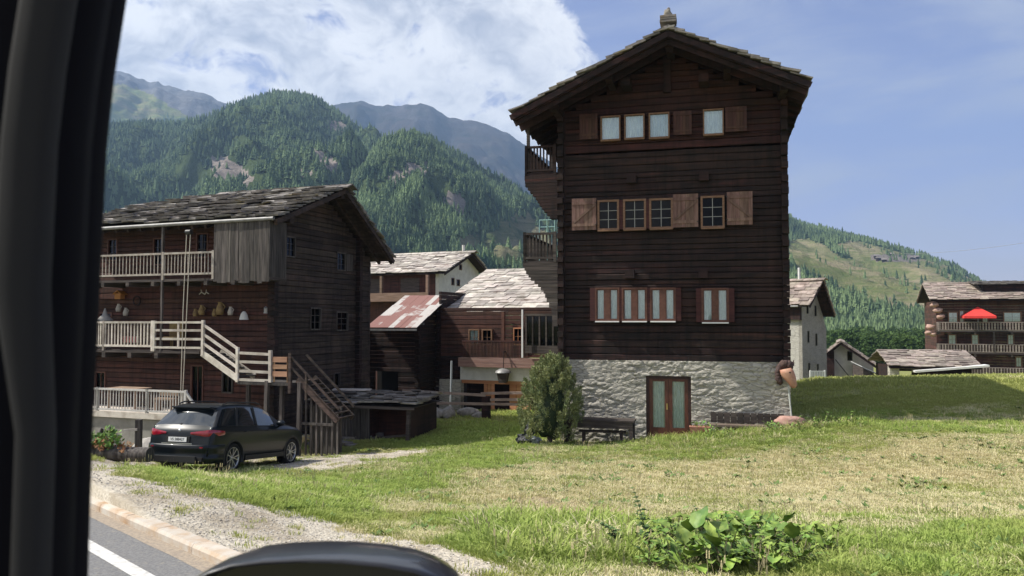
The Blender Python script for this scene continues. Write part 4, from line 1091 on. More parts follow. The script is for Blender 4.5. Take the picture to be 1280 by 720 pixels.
# hanging things on the gallery: each is its own object
def hang(name, label, cat, px, py, k, fn, mats, group=None):
    x, z = lf.L(px, py, k); o = thing(name, label, cat, lf.W(x, k, z), lf.yaw, group); fn(o); return o
M_yel = pmat('aged_yellow', (.25, .18, .07), (.17, .11, .05), scale=9); M_or = pmat('orange_wood', (.38, .17, .05)); M_cream = pmat('cream_enamel', (.40, .37, .32))
def birdhouse(o):
    b = B(); b.box(-.14, .14, -.12, .1, -.12, .1); b.build('box', M_or, o); b = B(); b.beam((-.2, 0, .06), (0, 0, .2), .3, .03, up=(0, 0, 1)); b.beam((.2, 0, .06), (0, 0, .2), .3, .03); b.build('roof', M_or, o)
hang('birdhouse', 'orange birdhouse hanging on the gallery wall of the left house', 'birdhouse', 150, 370, -.15, birdhouse, None)
def jug(o, s=1.0, m=M_yel):
    b = B(); b.lathe((0, 0, -.14*s), [(0, 0), (.08*s, 0), (.1*s, .1*s), (.07*s, .2*s), (.04*s, .26*s), (.055*s, .3*s)], 12); b.build('body', m, o); b = B(); b.tube([(.09*s, 0, -.02*s), (.15*s, 0, .05*s), (.05*s, 0, .13*s)], .012*s, 6); b.build('handle', m, o)
for (px, py, s, m, lb) in ((244, 391, .9, M_yel, 'small yellow jug, leftmost of the jugs on the gallery wall'), (252, 388, 1.2, M_yel, 'tall yellow jug beside the small one at the gallery door'), (268, 391, .9, M_yel, 'small yellow jug in the middle of the gallery wall'),
                           (275, 386, 1.5, M_yel, 'biggest yellow jug, right of the gallery door'), (288, 389, 1.0, M_cream, 'cream round jug on the gallery wall'), (148, 385, 1.0, M_cream, 'cream milk jug under the orange birdhouse'), (157, 390, 1.0, M_cream, 'cream milk jug to the lower right of the birdhouse')):
    hang('jug', lb, 'jug', px, py, -.2, lambda o, s=s, m=m: jug(o, s, m), None, 'jugs hung on the gallery wall')
def bell(o):
    b = B(); b.lathe((0, 0, -.35), [(.16, 0), (.15, .05), (.11, .2), (.05, .28), (0, .3)], 14); b.build('bell_body', pmat('white_enamel', (.55, .55, .52)), o); b = B(); b.tube([(0, 0, -.05), (-.1, 0, .05), (0, 0, .12), (.1, 0, .05), (0, 0, -.05)], .012, 6); b.build('bell_strap', W_dark, o)
hang('cow_bell', 'white cow bell with a strap beside the gallery jugs', 'bell', 305, 387, -.3, bell, None)
def wreath(o):
    b = B(); n = 14
    for i in range(n):
        a, c = 2*math.pi*i/n, 2*math.pi*(i+1)/n; b.cyl((.17*math.cos(a), 0, .17*math.sin(a)), (.17*math.cos(c), 0, .17*math.sin(c)), .03, n=6)
    b.build('wreath_ring', W_dark, o)
hang('wreath', 'dark round wreath on the gallery wall right of the birdhouse', 'wreath', 171, 376, -.17, wreath, None)
def antlers(o):
    b = B(); b.tube([(0, 0, 0), (.1, -.05, .08), (.22, -.06, .02)], .02, 6); b.tube([(0, 0, 0), (-.1, -.05, .08), (-.2, -.06, .0)], .02, 6); b.tube([(.1, -.05, .08), (.12, -.06, .17)], .014, 6); b.tube([(-.1, -.05, .08), (-.12, -.06, .17)], .014, 6); b.build('horns', M_cream, o)
hang('antlers', 'pale horns mounted above the gallery door', 'antlers', 256, 368, -.17, antlers, None)
def lantern(o):
    b = B(); b.cyl((0, 0, -.1), (0, 0, -.07), .07); b.cyl((0, 0, .08), (0, 0, .14), .07, .01); 
    for k in range(4): a = k*math.pi/2; b.cyl((.06*math.cos(a), .06*math.sin(a), -.07), (.06*math.cos(a), .06*math.sin(a), .08), .008, n=5)
    b.build('cage', M_metal, o); b = B(); b.cyl((0, 0, -.065), (0, 0, .07), .045); b.build('glass', M_cream, o)
hang('lantern', 'small metal lantern on the corner post of the left house', 'lantern', 332, 388, -.35, lantern, None)
x, z = lf.L(164, 424, YB+.08); b = B(); 
for i in range(20): b.box(x-.35+.035*i, x-.35+.035*i+.034, YB+.06, YB+.09, z-.12, z+.10, mat=i % 2)
o = b.build('checked_cloth', [pmat('red_cloth', (.5, .04, .05)), pmat('white_cloth', (.7, .66, .64))], None); o.location = (O_[0], O_[1], LZ); o.rotation_euler = (0, 0, R(-20)); put(o, None, 'red and white striped cloth behind the gallery railing', 'cloth')
x, z = lf.L(128, 413, -.8); o = thing('garden_parasol', 'closed grey fabric shade standing on the gallery at far left', 'parasol', lf.W(x, -.7, zf1), lf.yaw)
b = B(); b.lathe((0, 0, 0), [(.22, 0), (.22, .04), (.03, .06), (.03, .9), (.26, .95), (.30, 1.02), (.1, 1.2), (.02, 1.45)], 12); b.build('canopy', pmat('grey_cloth', (.3, .29, .27)), o)
x, z = lf.L(216, 420, -.5); o = thing('wicker_chair', 'tan wicker chair on the gallery behind the plain rails', 'chair', lf.W(x, -.55, zf1), lf.yaw)
b = B(); b.box(-.3, .3, -.28, .28, .3, .42); b.build('seat', M_yel, o); b = B(); b.box(-.3, .3, .2, .28, .42, .95); b.build('backrest', M_yel, o)
for sx in (-.27, .27):
    for sy in (-.25, .25): b = B(); b.cyl((sx, sy, 0), (sx, sy, .3), .025, n=6); b.build('leg', M_yel, o)
# hoist ropes
x, z1 = lf.L(236, 292, YB-.25); x2, z2 = lf.L(227, 505, YB-.25)
o = thing('hoist_rope', 'pair of pale ropes hanging from the eave in front of the left house', 'rope', lf.W(x, YB-.25, z1), lf.yaw)
b = B()
for dx, e in ((-.09, -.05), (.07, .03)): b.tube([(dx, 0, 0), (dx-.1, 0, (z2-z1)*.45), (x2-x+e, 0, z2-z1)], .014, 6)
b.build('ropes', pmat('rope', (.5, .46, .38)), o); b = B(); b.cyl((-.1, 0, .05), (.1, 0, .05), .09, n=12); b.build('pulley', M_dkmetal, o)
# things on the terrace
M_tbl = wood('terrace_wood', (.20, .14, .09), (.30, .22, .15))
x, _ = lf.L(158, 500, -1.3)
o = thing('terrace_table', 'wooden table on the terrace behind the lower railing', 'table', lf.W(x, -1.2, ztf), lf.yaw)
b = B(); b.box(-.7, .7, -.35, .35, .70, .74); b.build('tabletop', M_tbl, o)
for sx in (-.6, .6):
    for sy in (-.3, .3): b = B(); b.box(sx-.03, sx+.03, sy-.03, sy+.03, 0, .7); b.build('leg', M_tbl, o)
x, _ = lf.L(207, 500, -1.3); o = thing('terrace_bench', 'pale low bench on the terrace right of the table', 'bench', lf.W(x, -1.3, ztf), lf.yaw)
b = B(); b.box(-.4, .4, -.15, .15, .38, .44); b.box(-.4, .4, .13, .17, .5, .7); b.build('seat', M_tbl, o)
for sx in (-.33, .33): b = B(); b.box(sx-.03, sx+.03, -.13, .17, 0, .38); b.build('leg', M_tbl, o)

# ================================================================ rocks, log planter, post by the terrace wall
def rock(px, py, D, r, name, label, mat, seed, amp=.3, cat='rock', grp=None, flat=.0):
    p = at(px, py, D); z = G(p.x, p.y)
    b = B(); b.blob((0, 0, r[2]*.55), r, seed=seed, amp=amp, fr=1.3); o = b.build(name, mat); o.location = (p.x, p.y, z); o.rotation_euler = (0, 0, seed*1.3); return put(o, None, label, cat, grp)
M_rock = pmat('granite_rock', (.36, .34, .31), (.24, .22, .20), scale=6, rough=.9, bump=.5, bscale=20, c3=(.46, .44, .40))
h_ = hit(184, 576); rock(184, 576, h_.y+.1, (.50, .35, .42), 'boulder', 'pale pointed boulder standing left of the parked car', M_rock, 2, .35)
hl = hit(140, 577); yw = R(-12)
o = thing('log_planter', 'hollowed log planter with red and green plants by the concrete wall', 'planter', (hl.x-.1, hl.y+.15, hl.z), yw)
b = B(); b.cyl((-1.3, 0, .15), (1.05, 0, .17), .20, .17, 12); b.build('log', W_vert, o)
M_leafg = pmat('garden_leaf', (.10, .20, .04), (.2, .32, .07), scale=10, island=.4, sat=.03); M_leafr = pmat('red_leaf', (.22, .09, .045), (.30, .17, .07), scale=9, island=.3)
def leafball(b, c, r, n, s_, rd, up=.3):
    for k in range(n):
        d = Vector((rd.gauss(0, 1), rd.gauss(0, 1), rd.gauss(0, 1))).normalized()*rd.uniform(.4, 1); p = Vector(c)+Vector((d.x*r[0], d.y*r[1], d.z*r[2]))
        e = (d+Vector((rd.gauss(0, .5), rd.gauss(0, .5), rd.gauss(0, .5)+up))).normalized(); a = e.orthogonal().normalized(); q = s_*rd.uniform(.6, 1.3)
        sd_ = e.cross(a)
        b.add([p-a*q*.4, p+e*q*.6-sd_*q*.5*0-a*q*.1+sd_*q*.35, p+e*q, p+e*q*.6-sd_*q*.35], [(0, 1, 2, 3)])
rd = random.Random(2); b = B(); leafball(b, (-.55, 0, .42), (.3, .2, .22), 160, .12, rd); leafball(b, (.0, 0, .5), (.28, .2, .3), 160, .12, rd); b.build('green_plant', M_leafg, o)
b = B(); leafball(b, (-.2, -.1, .36), (.3, .15, .16), 90, .1, rd); leafball(b, (.45, -.05, .32), (.24, .12, .1), 50, .1, rd); b.build('red_plant', M_leafr, o)
hp = hit(166, 577); o = thing('wooden_post', 'dark square post with a pale crosspiece beside the log planter', 'post', (hp.x, hp.y+.3, hp.z-.1), 0)
b = B(); b.box(-.07, .07, -.07, .07, 0, 1.15); b.build('shaft', W_vert, o); b = B(); b.beam((-.35, -.09, .88), (.0, -.09, .9), .03, .06); b.build('crosspiece', W_pale, o)
for k, (px, lb) in enumerate(((122, 'leaning board on the concrete wall, the left one'), (136, 'leaning board on the concrete wall, the right one'))):
    x, z = lf.L(px, 560, YT-.1); p = lf.W(x, YT-.12, z); b = B(); b.beam((0, -.25, -.2), (.06, .16, 1.05), .16, .04, up=(1, 0, 0)); o = b.build('leaning_board', W_vert); o.location = (p.x, p.y, G(p.x, p.y)); o.rotation_euler = (0, 0, lf.yaw); put(o, None, lb, 'board', 'boards leaning on the concrete wall')
# ================================================================ houses between and behind
S_brown = slate('stone_slab_brown', (.20, .165, .14), (.32, .27, .23), (.15, .12, .10))
M_rust = pmat('rusted_sheet', (.56, .50, .45), (.30, .13, .10), scale=3, rough=.6, bump=.15, lo=.44, hi=.56)
t_ = NT.__new__(NT); t_.t = M_rust.node_tree; bs_n = [n for n in t_.t.nodes if n.type == 'BSDF_PRINCIPLED'][0]
gi_ = t_.n('ShaderNodeNewGeometry').outputs['Random Per Island']; nz_r = t_.noise(t_.n('ShaderNodeTexCoord').outputs['Object'], 1.6, 6, .65)
t_.t.links.new(t_.mix(t_.ramp(t_.math('ADD', t_.math('MULTIPLY', gi_, .7), t_.math('MULTIPLY', nz_r, .7)), .53, .66), (.44, .41, .38), (.22, .10, .08)), bs_n.inputs['Base Color'])
# --- old log barn with the rusty sheet roof
p = at(523, 500, 37); BZ = G(p.x, p.y)-.3; bf = Frame((p.x, p.y), R(-15), BZ)
ba = thing('log_barn', 'old dark log barn with a rusty patched metal roof between the two bigger houses', 'barn', (p.x, p.y, BZ), R(-15))
se, ze = bf.S(521, 411, .35); sr_, zr_ = bf.S(563, 370, .35)
b = B(); logwall(b, bf.L(460, 400, 0)[0], 0, 0, ze+.15, 0, [(-2.2, -1.0, .9, 2.3)], .2, .14, seed=41); b.build('front_wall', W_dark, ba)
b = B(); logwall(b, 0, sr_*2-se, 0, zr_, 0, (), .2, .14, axis='y', seed=42, out_=1, top=lambda z: (se+(z-ze)*(sr_-se)/(zr_-ze), 2*sr_-se-(z-ze)*(sr_-se)/(zr_-ze))); b.build('side_wall', W_dark, ba)
b = B(); logends(b, 0, 0, ze+.1, -.22, .1, .2, seed=5); logends(b, -2.7, 0, ze+.1, -.22, .1, .2, seed=6); b.build('log_end_stack', W_dark, ba)
b = B(); b.box(-2.2, -1.0, .3, .32, .9, 2.3); b.build('black_opening_board', M_black, ba)  # black board behind the hole, shade inside the barn put into its colour
b = B(); rd = random.Random(5); n = 9; x0 = bf.L(457, 400, se)[0]; WB_ = .35-x0; dx = WB_/n
for r_ in range(3):
    for i in range(n):
        a0, a1 = r_/3, (r_+1)/3+.02; lift = .02*(2-r_)+rd.uniform(0, .01)
        if r_ == 0: a1 = .34
        q = []
        for (xx, aa) in ((x0+i*dx, a0), (x0+(i+1)*dx-.006, a0), (x0+(i+1)*dx-.006, a1), (x0+i*dx, a1)):
            q.append(Vector((xx, se+(sr_-se)*aa, ze+(zr_-ze)*aa+lift)))
        b.hexa(q+[v_+Vector((0, 0, .012)) for v_ in q])
    if r_ == 0:
        pass
b.hexa([Vector(v_) for v_ in ((x0, sr_, zr_), (x0+WB_, sr_, zr_), (x0+WB_, 2*sr_-se, ze), (x0, 2*sr_-se, ze))]+[Vector(v_)+Vector((0, 0, .02)) for v_ in ((x0, sr_, zr_), (x0+WB_, sr_, zr_), (x0+WB_, 2*sr_-se, ze), (x0, 2*sr_-se, ze))])
o = b.build('roof', M_rust, ba); b = B(); b.box(x0, x0+WB_, se-.03, se+.0, ze-.09, ze+.0); b.beam((x0+.1, se+1.0, ze+.35-.13), (x0+WB_-.05, se+1.0, ze+.35-.13), .1, .1); b.build('eave_board', M_zinc, o)
# --- slab roofed house with the white plinth
p = at(548, 500, 39); CZ = G(p.x, p.y)-.3; cf = Frame((p.x, p.y), R(-22), CZ)
ch = thing('plinth_house', 'low red brown timber house with pale slab roof above a white plastered plinth', 'house', (p.x, p.y, CZ), R(-22))
se, ze = cf.S(543, 390, -.35); sr_, zr_ = cf.S(612, 337, -.35); CW = 9.5
zA = cf.L(600, 458)[1]; zBt = cf.L(600, 475)[1]; zB2 = cf.L(600, 446)[1]
cw = [rect(cf, *r_) for r_ in ((588.5, 599, 413, 430), (605, 615, 413, 430), (644, 653, 411, 430))]
b = B(); logwall(b, 0, CW, zB2, ze+.2, 0, [(o[0]-.05, o[1]+.05, o[2]-.05, o[3]+.05) for o in cw], .19, .12, seed=51, jit=.01); b.build('front_wall', W_red, ch)
b = B(); x1_ = cf.L(575, 430)[0]; logwall(b, -.0, x1_, zBt-.3, zB2, 0, (), .19, .12, seed=57, jit=.01); logwall(b, 0, 8, 0, ze+1, 0, (), .2, .13, axis='y', seed=52, out_=-1); logends(b, 0, 0, ze+.1, -.2, .1, .2, seed=7); b.build('corner_logs', W_dark, ch)
for k, r_ in enumerate(cw): window(ch, *r_, -.12, W_frame if k < 2 else W_orange, M_glassd if k else M_glass, .06, (1, 1), curtain=M_curt if k != 1 else None)
b = B(); xb0 = cf.L(579, 450)[0]; b.box(xb0, CW, -.55, .05, zA+.0, zB2-.02); b.build('floor_beam', wood('rosy_beam', (.22, .13, .10), (.30, .20, .16), c3=(.14, .09, .07)), ch)
b = B(); b.box(xb0-.1, CW, -.12, .1, zBt, zA-.004); b.build('plinth_wall', M_white, ch)
b = B(); xo0 = cf.L(577, 490)[0]; b.box(-.1, xo0, -.10, .25, -.4, zBt-.004); b.build('stone_pier', M_rubble, ch)
b = B(); b.box(xo0, CW, .6, .65, -.3, zBt-.004); b.build('back_boarding', W_dark, ch)
b = B(); xa_ = cf.L(578, 477)[0]; b.box(xa_, CW, -.08, .04, zBt-.16, zBt-.005); b.build('lintel', W_orange, ch)
for (a0, a1) in ((605, 618.5), (637, 664), (668, 690)):
    l = cf.L(a0, 495)[0]; r_ = cf.L(a1, 495)[0]; b = B(); n = 3
    for i in range(n): b.box(l+(r_-l)*i/n+.01, l+(r_-l)*(i+1)/n-.01, -.03, .01, -.3, zBt-.17)
    for zz in (.5, 1.1): b.box(l, r_, -.055, -.031, zz, zz+.1)
    b.build('plank_door', W_orange, ch)
# veranda glazing at the right end
vx0, vx1, vz0, vz1 = rect(cf, 658, 700, 395, 432, -.7)
b = B()
for i in range(6): xx = vx0+(vx1-vx0)*i/5; b.box(xx-.035, xx+.035, -.75, -.66, vz0, vz1)
b.box(vx0-.04, vx1, -.76, -.65, vz1, vz1+.1); b.box(vx0-.04, vx1, -.76, -.65, vz0-.35, vz0)
v_ = b.build('veranda', W_grey, ch); g = B(); g.box(vx0, vx1, -.70, -.69, vz0, vz1); g.build('pane', M_glassd, v_)
b = B(); xp_ = cf.L(653.5, 410, -.9)[0]; b.beam((xp_, -.95, cf.L(653, 447, -.9)[1]), (xp_, -.95, cf.L(653, 387, -.9)[1]), .07, .07, up=(0, 1, 0)); b.build('white_post', M_whitep, ch)
b = B(); xp_ = cf.L(628.5, 430, -.3)[0]; b.box(xp_-.07, xp_+.07, -.3, -.16, zB2, ze); b.build('red_post', W_redfr, ch)
b = B(); n = 46
for i in range(n):
    xx = cf.L(583, 430)[0]+(vx0-cf.L(583, 430)[0])*i/n; b.box(xx, xx+.05, -.5, -.47, zB2, zB2+.72)
b.box(cf.L(583, 430)[0], vx0, -.51, -.46, zB2+.72, zB2+.80); b.build('balustrade', W_red, ch)
rf = gableroof(ch, -.55, CW+.4, sr_, zr_-.08, (se, ze-.04), (2*sr_-se, ze-.04), S_pale, W_dark, row=.42, slab=(.45, .9), th=.035, seed=53, axis='x', rough_=.8)
b = B(); b.cyl((-.55, se-.06, ze-.10), (CW, se-.06, ze-.07), .07, n=8); b.build('gutter', M_dkmetal, rf)
sk = B(); q0 = Vector((4.0, se+(sr_-se)*.62, ze+(zr_-ze)*.62+.14)); sk.hexa([q0, q0+Vector((.8, 0, 0)), q0+Vector((.8, .9, .9*(zr_-ze)/(sr_-se))), q0+Vector((0, .9, .9*(zr_-ze)/(sr_-se)))]+[a+Vector((0, 0, .05)) for a in (q0, q0+Vector((.8, 0, 0)), q0+Vector((.8, .9, .9*(zr_-ze)/(sr_-se))), q0+Vector((0, .9, .9*(zr_-ze)/(sr_-se))))]); sk.build('skylight', pmat('skylight_glass', (.12, .18, .28), rough=.1), rf)
# --- chalet with a white gable behind
def sidehouse(fr, tips, wall_end, parent, mats, seeds, slab_m, XLn, row=.4, slab=(.5, 1.0), th=.05, front_ops=(), gable_ops=(), wallfn=None, ov=.7, base=0):
    (sr2, zr2), (sn2, zn2), (sf2, zf2) = tips
    def top(z): return (sr2-(zr2-.15-z)*(sr2-sn2)/(zr2-zn2), sr2+(zr2-.15-z)*(sf2-sr2)/(zr2-zf2))
    def gw_(b, m_ops, x, out_):
        # plastered gable as a prism cut around its openings by bands
        zs = sorted({base, zf2, zn2} | {v_ for o in m_ops for v_ in o[2:]} | set(np.linspace(max(base, min(zf2, zn2)), zr2-.15, 14)))
        for a, c in zip(zs[:-1], zs[1:]):
            if c-a < .003: continue
            lo, hi = top(c); lo2, hi2 = top(a); ivs = [(max(0, lo2), max(0, lo), min(wall_end, hi2), min(wall_end, hi))]
            cut = [o for o in m_ops if o[2] <= a+1e-4 and o[3] >= c-1e-4]
            l2, l1, r2, r1 = ivs[0]; xs_ = []
            cur2, cur1 = l2, l1
            for o in sorted(cut): xs_.append((cur2, cur1, o[0], o[0])); cur2 = cur1 = o[1]
            xs_.append((cur2, cur1, r2, r1))
            for (A2, A1, C2_, C1_) in xs_:
                if C2_-A2 < .01: continue
                b.hexa([(x-.25, A2, a), (x, A2, a), (x, C2_, a), (x-.25, C2_, a), (x-.25, A1, c), (x, A1, c), (x, max(C1_, A1+.001), c), (x-.25, max(C1_, A1+.001), c)])
    b = B(); gw_(b, [(o[0], o[1], o[2], o[3]) for o in gable_ops], 0, 1); b.build('gable_wall', mats[0], parent)
    rf = gableroof(parent, XLn, ov, sr2, zr2-.10, (sn2, zn2-.05), (sf2, zf2-.05), slab_m, W_dark, row=row, slab=slab, th=th, seed=seeds, axis='x', rough_=1.0)
    return rf, top
p = at(548, 420, 58); EZ = G(p.x, p.y)-.2; ef = Frame((p.x, p.y), R(-24), EZ)
eh = thing('white_gabled_chalet', 'chalet with a white plastered gable and brown balcony behind the barn', 'house', (p.x, p.y, EZ), R(-24))
tips = (ef.S(591, 314, .8), ef.S(556, 340, .8), ef.S(611, 339, .8)); we = ef.S(598, 350, 0)[0]
go = [srect(ef, *r_) for r_ in ((564.5, 567.5, 348, 356), (571, 574.5, 350, 357), (574, 577, 331, 337))]
rf, tp_ = sidehouse(ef, tips, we, eh, (M_plaster,), 61, S_pale, -12, front_ops=(), gable_ops=go, ov=.8)
for r_ in go: window(eh, *r_, 0, W_frame, M_glassd, .04, (0, 0), axis='y')
b = B(); b.box(-12, -.26, 0, .2, 0, tips[1][1]-.1); b.build('front_wall', W_red, eh)
zb1 = ef.L(500, 366, -.9)[1]; zb0 = ef.L(500, 375, -.9)[1]
b = B(); b.box(-12, -.3, -1.0, .0, zb0-.1, zb0); b.box(-12, -.3, -1.0, -.93, zb0+.0, zb1); 
for xx in (-11, -7.7, -4.4, -.5): b.box(xx, xx+.18, -1.0, -.8, zb1, tips[1][1]-.2)
b.build('balcony', wood('chalet_board', (.16, .10, .07), (.24, .16, .12)), eh)
b = B()
for xx in (-9.8, -6.5, -3.2): b.box(xx, xx+1.6, -.03, -.001, zb1-.3, zb1+1.1)
b.build('shutter_panel', W_grey, eh)
b = B(); xx, zz = ef.S(590, 313, 0); b.cyl((0, tips[0][0], tips[0][1]), (0, tips[0][0], tips[0][1]+.5), .12); b.build('chimney_cap', M_plaster, rf)
# --- low slab roofed shed against the gable of the left house
p = at(402, 550, 29.2); SZ = G(p.x, p.y)-.3; sf = Frame((p.x, p.y), R(-16), SZ)
sh = thing('lean_to_shed', 'low dark board shed roofed with loose stone slabs beside the outside stair', 'shed', (p.x, p.y, SZ), R(-16))
x1s = sf.L(512, 520)[0]; z1s = sf.L(455, 506)[1]
xr1 = sf.L(458, 520)[0]; b = B(); rd = random.Random(3); x = 0
while x < xr1:
    w_ = rd.uniform(.10, .2); b.box(x+.006, x+w_-.006, rd.uniform(-.04, .0), .04, rd.uniform(-.3, -.2), z1s-rd.uniform(.03, .14)); x += w_
b.build('board_wall', W_vert, sh)
b = B(); b.box(xr1, x1s-.11, .9, 1.0, -.4, z1s-.05); b.box(xr1, xr1+.06, .05, .9, -.4, z1s-.05); b.build('recess_wall', W_red, sh)
b = B(); b.beam((x1s-.05, -.1, -.4), (x1s+.02, -.1, z1s), .13, .13, up=(0, 1, 0)); b.build('corner_post', W_grey, sh)
b = B(); b.beam((xr1+.2, .3, .45), (x1s-.15, .2, .62), .07, .07); b.build('loose_rail', W_grey, sh)
b = B(); b.box(x1s-.1, x1s-.001, .05, 2.6, -.4, z1s-.02); b.box(.0, .1, .05, 2.6, -.4, z1s-.02); b.box(0, x1s, 2.3, 2.4, -.4, z1s+.02); b.build('end_wall', W_dark, sh)
b = B(); slabroof(b, (-.4, -.35, z1s), (x1s+.75, 0, .0), (0, 2.8, .22), .40, .4, 1.0, .05, .07, seed=71, rough_=1.5); rf = b.build('roof', S_grey, sh)
b = B(); b.box(-.35, x1s+.3, -.33, -.27, z1s-.1, z1s-.005); b.box(-.35, x1s+.3, -.2, 2.4, z1s-.03, z1s-.006); b.build('eave_board', W_grey, rf)
# loose boards and slabs on the shed roof and before it
for k, (px, py, D, L_, lb) in enumerate(((418, 485, 31.5, 1.8, 'pale loose plank on the shed roof, nearest the stair'), (440, 489, 31.0, 1.5, 'shorter pale plank on the shed roof'))):
    x, z = sf.L(px, py, 1.2+.4*k); q = sf.W(x, 1.2+.4*k, z1s+.30+.06*k); b = B(); b.box(-L_/2, L_/2, -.12, .12, 0, .035); o = b.build('loose_plank', W_pale if k else W_vert); o.location = q; o.rotation_euler = (R(8), 0, R(-16+8*k)); put(o, None, lb, 'plank', 'planks lying on the shed roof')
for k, (px, py) in enumerate(((400, 556), (418, 552), (436, 550), (455, 549), (470, 545), (482, 541), (430, 557))):
    h_ = hit(px, py); b = B(); rd = random.Random(k); b.box(-rd.uniform(.3, .5), rd.uniform(.3, .5), -.22, .22, 0, .07, rot=Matrix.Rotation(rd.uniform(-.5, .5), 3, 'Z')); b.box(-.3, .28, -.2, .16, .072, .14, rot=Matrix.Rotation(rd.uniform(-.5, .5), 3, 'Z'))
    o = b.build('slab_pile', S_grey); o.location = h_; o.rotation_euler = (0, 0, rd.uniform(-.4, .4)); put(o, None, 'flat grey stone slabs lying in the grass before the shed', 'stone slabs', 'stone slabs lying before the shed')
# chopping log and a small machine next to the car
h_ = hit(384, 567); o = thing('hollow_log', 'pale curved bark piece standing right of the parked car', 'log', (h_.x, h_.y, h_.z-.05), .4)
b = B(); n = 9
for i in range(n):
    a0, a1 = math.pi*(-.15+1.0*i/n), math.pi*(-.15+1.0*(i+1)/n)
    def pt(a, r_): return Vector((r_*math.cos(a), 0, .28+r_*1.1*math.sin(a)))
    i0, o0, i1, o1 = pt(a0, .20), pt(a0, .33), pt(a1, .20), pt(a1, .33); d = Vector((0, .34, 0))
    b.hexa([i0, o0, o0+d, i0+d, i1, o1, o1+d, i1+d])
b.beam((-.27, .1, .25), (-.12, .1, 0), .1, .12); b.build('bark', pmat('straw_bark', (.50, .42, .24), (.35, .27, .15), scale=9, bump=.4), o)
h_ = hit(402, 566); o = thing('garden_cart', 'small dark two wheeled cart in the shade before the shed', 'cart', (h_.x, h_.y, h_.z), .5)
b = B(); b.box(-.25, .3, -.2, .2, .22, .45); b.build('cart_tub', pmat('blue_grey_metal', (.07, .08, .10), rough=.4), o)
for sy in (-.24, .24):
    b = B(); b.lathe((0, sy, .18), [(.09, -.03), (.18, -.03), (.18, .03), (.09, .03)], 16, axis=Matrix.Rotation(math.pi/2, 3, 'X')); wl = b.build('wheel', M_dkmetal, o); b = B(); b.cyl((0, sy-.02, .18), (0, sy+.02, .18), .08); b.build('hub', M_metal, wl)
b = B(); b.tube([(-.25, 0, .4), (-.6, 0, .62)], .018, 6); b.build('handle', M_metal, o)

# ================================================================ village on the right
# --- tall stone tower house
p = at(1003, 440, 60); TZ = -6.0; gf = Frame((p.x, p.y), R(-46), TZ)
th_ = thing('stone_tower_house', 'narrow tall grey stone house with slit windows right of the tall timber house', 'house', (p.x, p.y, TZ), R(-46))
tips = (gf.S(1029, 348, .9), gf.S(1012.5, 381, .9), gf.S(1043.5, 394, .9)); we = gf.S(1033, 420, 0)[0]
go = [srect(gf, *r_) for r_ in ((1008, 1010.5, 383, 392), (1018, 1020.5, 382, 395), (1009, 1011.5, 414, 428), (1019, 1021.5, 417, 432), (1010, 1012.5, 454, 464), (1021, 1023.5, 455, 466))]
rf, tp_ = sidehouse(gf, tips, we, th_, (M_tower,), 81, S_pink, -9, gable_ops=go, ov=.9)
for r_ in go: window(th_, *r_, 0, M_tower, M_glassd, .03, (0, 0), axis='y')
b = B(); b.box(-9, -.26, 0, .3, 0, gf.L(994, 400)[1]); b.build('front_wall', stone_mat('sunlit_tower_stone', (.42, .40, .36), (.52, .50, .45), (.48, .46, .42), 1.0), th_)  # lighter copy of the tower stone, sunlight put into its colour
b = B(); b.box(-9, -.0-.02, -.25, .29, gf.L(994, 400)[1]+.004, tips[1][1]-.15); b.build('timber_upper_wall', W_dark, th_)
b = B(); x_, z_ = gf.L(999, 352, tips[0][0]); b.cyl((x_, tips[0][0], tips[0][1]-.3), (x_, tips[0][0], tips[0][1]+.9), .10); b.build('chimney_pipe', M_white, rf)
b = B(); b.cyl((-.0, tips[1][0]-.05, tips[1][1]-.1), (-9, tips[1][0]-.05, tips[1][1]-.1), .07); b.build('gutter', M_zinc, rf)
# --- little white house
p = at(1042, 470, 70); HZ = -6.2; hf = Frame((p.x, p.y), R(-22), HZ)
hh = thing('small_white_house', 'small cream plastered house with a wide dark gable roof and one shutter', 'house', (p.x, p.y, HZ), R(-22))
ap = hf.L(1051, 427, -.8); l_ = hf.L(1033, 442, -.8); r2_ = hf.L(1097, 458, -.8); xw = hf.L(1092, 460)[0]
b = B()
zsH = [hf.L(1070, 490)[1]-2, l_[1]-.1]
zt_ = lambda x: (ap[1]-.25-(x-ap[0])*(ap[1]-r2_[1])/(r2_[0]-ap[0])) if x > ap[0] else (ap[1]-.25-(ap[0]-x)*(ap[1]-l_[1])/(ap[0]-l_[0]))
wx0, wx1, wz0, wz1 = rect(hf, 1060, 1064.5, 440, 450)
xs_ = sorted(set(list(np.linspace(0, xw, 10))+[wx0, wx1]))
for a, c in zip(xs_[:-1], xs_[1:]):
    if c-a < .01: continue
    if a >= wx0-.001 and c <= wx1+.001:
        b.box(a, c, 0, .2, -1, wz0); b.hexa([(a, 0, wz1), (c, 0, wz1), (c, .2, wz1), (a, .2, wz1), (a, 0, zt_(a)), (c, 0, zt_(c)), (c, .2, zt_(c)), (a, .2, zt_(a))])
    else: b.hexa([(a, 0, -1), (c, 0, -1), (c, .2, -1), (a, .2, -1), (a, 0, zt_(a)), (c, 0, zt_(c)), (c, .2, zt_(c)), (a, .2, zt_(a))])
b.box(0, .2, .201, 6, -1, zt_(0)-.1); b.box(xw-.2, xw, .201, 6, -1, zt_(xw)-.1); b.build('wall', M_plaster, hh)
window(hh, wx0, wx1, wz0, wz1, 0, W_grey, M_glassd, .06, (0, 0))
gableroof(hh, -.9, 6.5, ap[0], ap[1]-.06, (l_[0], l_[1]-.04), (r2_[0], r2_[1]-.04), S_pink, W_dark, row=.4, slab=(.5, 1.), th=.05, seed=83)
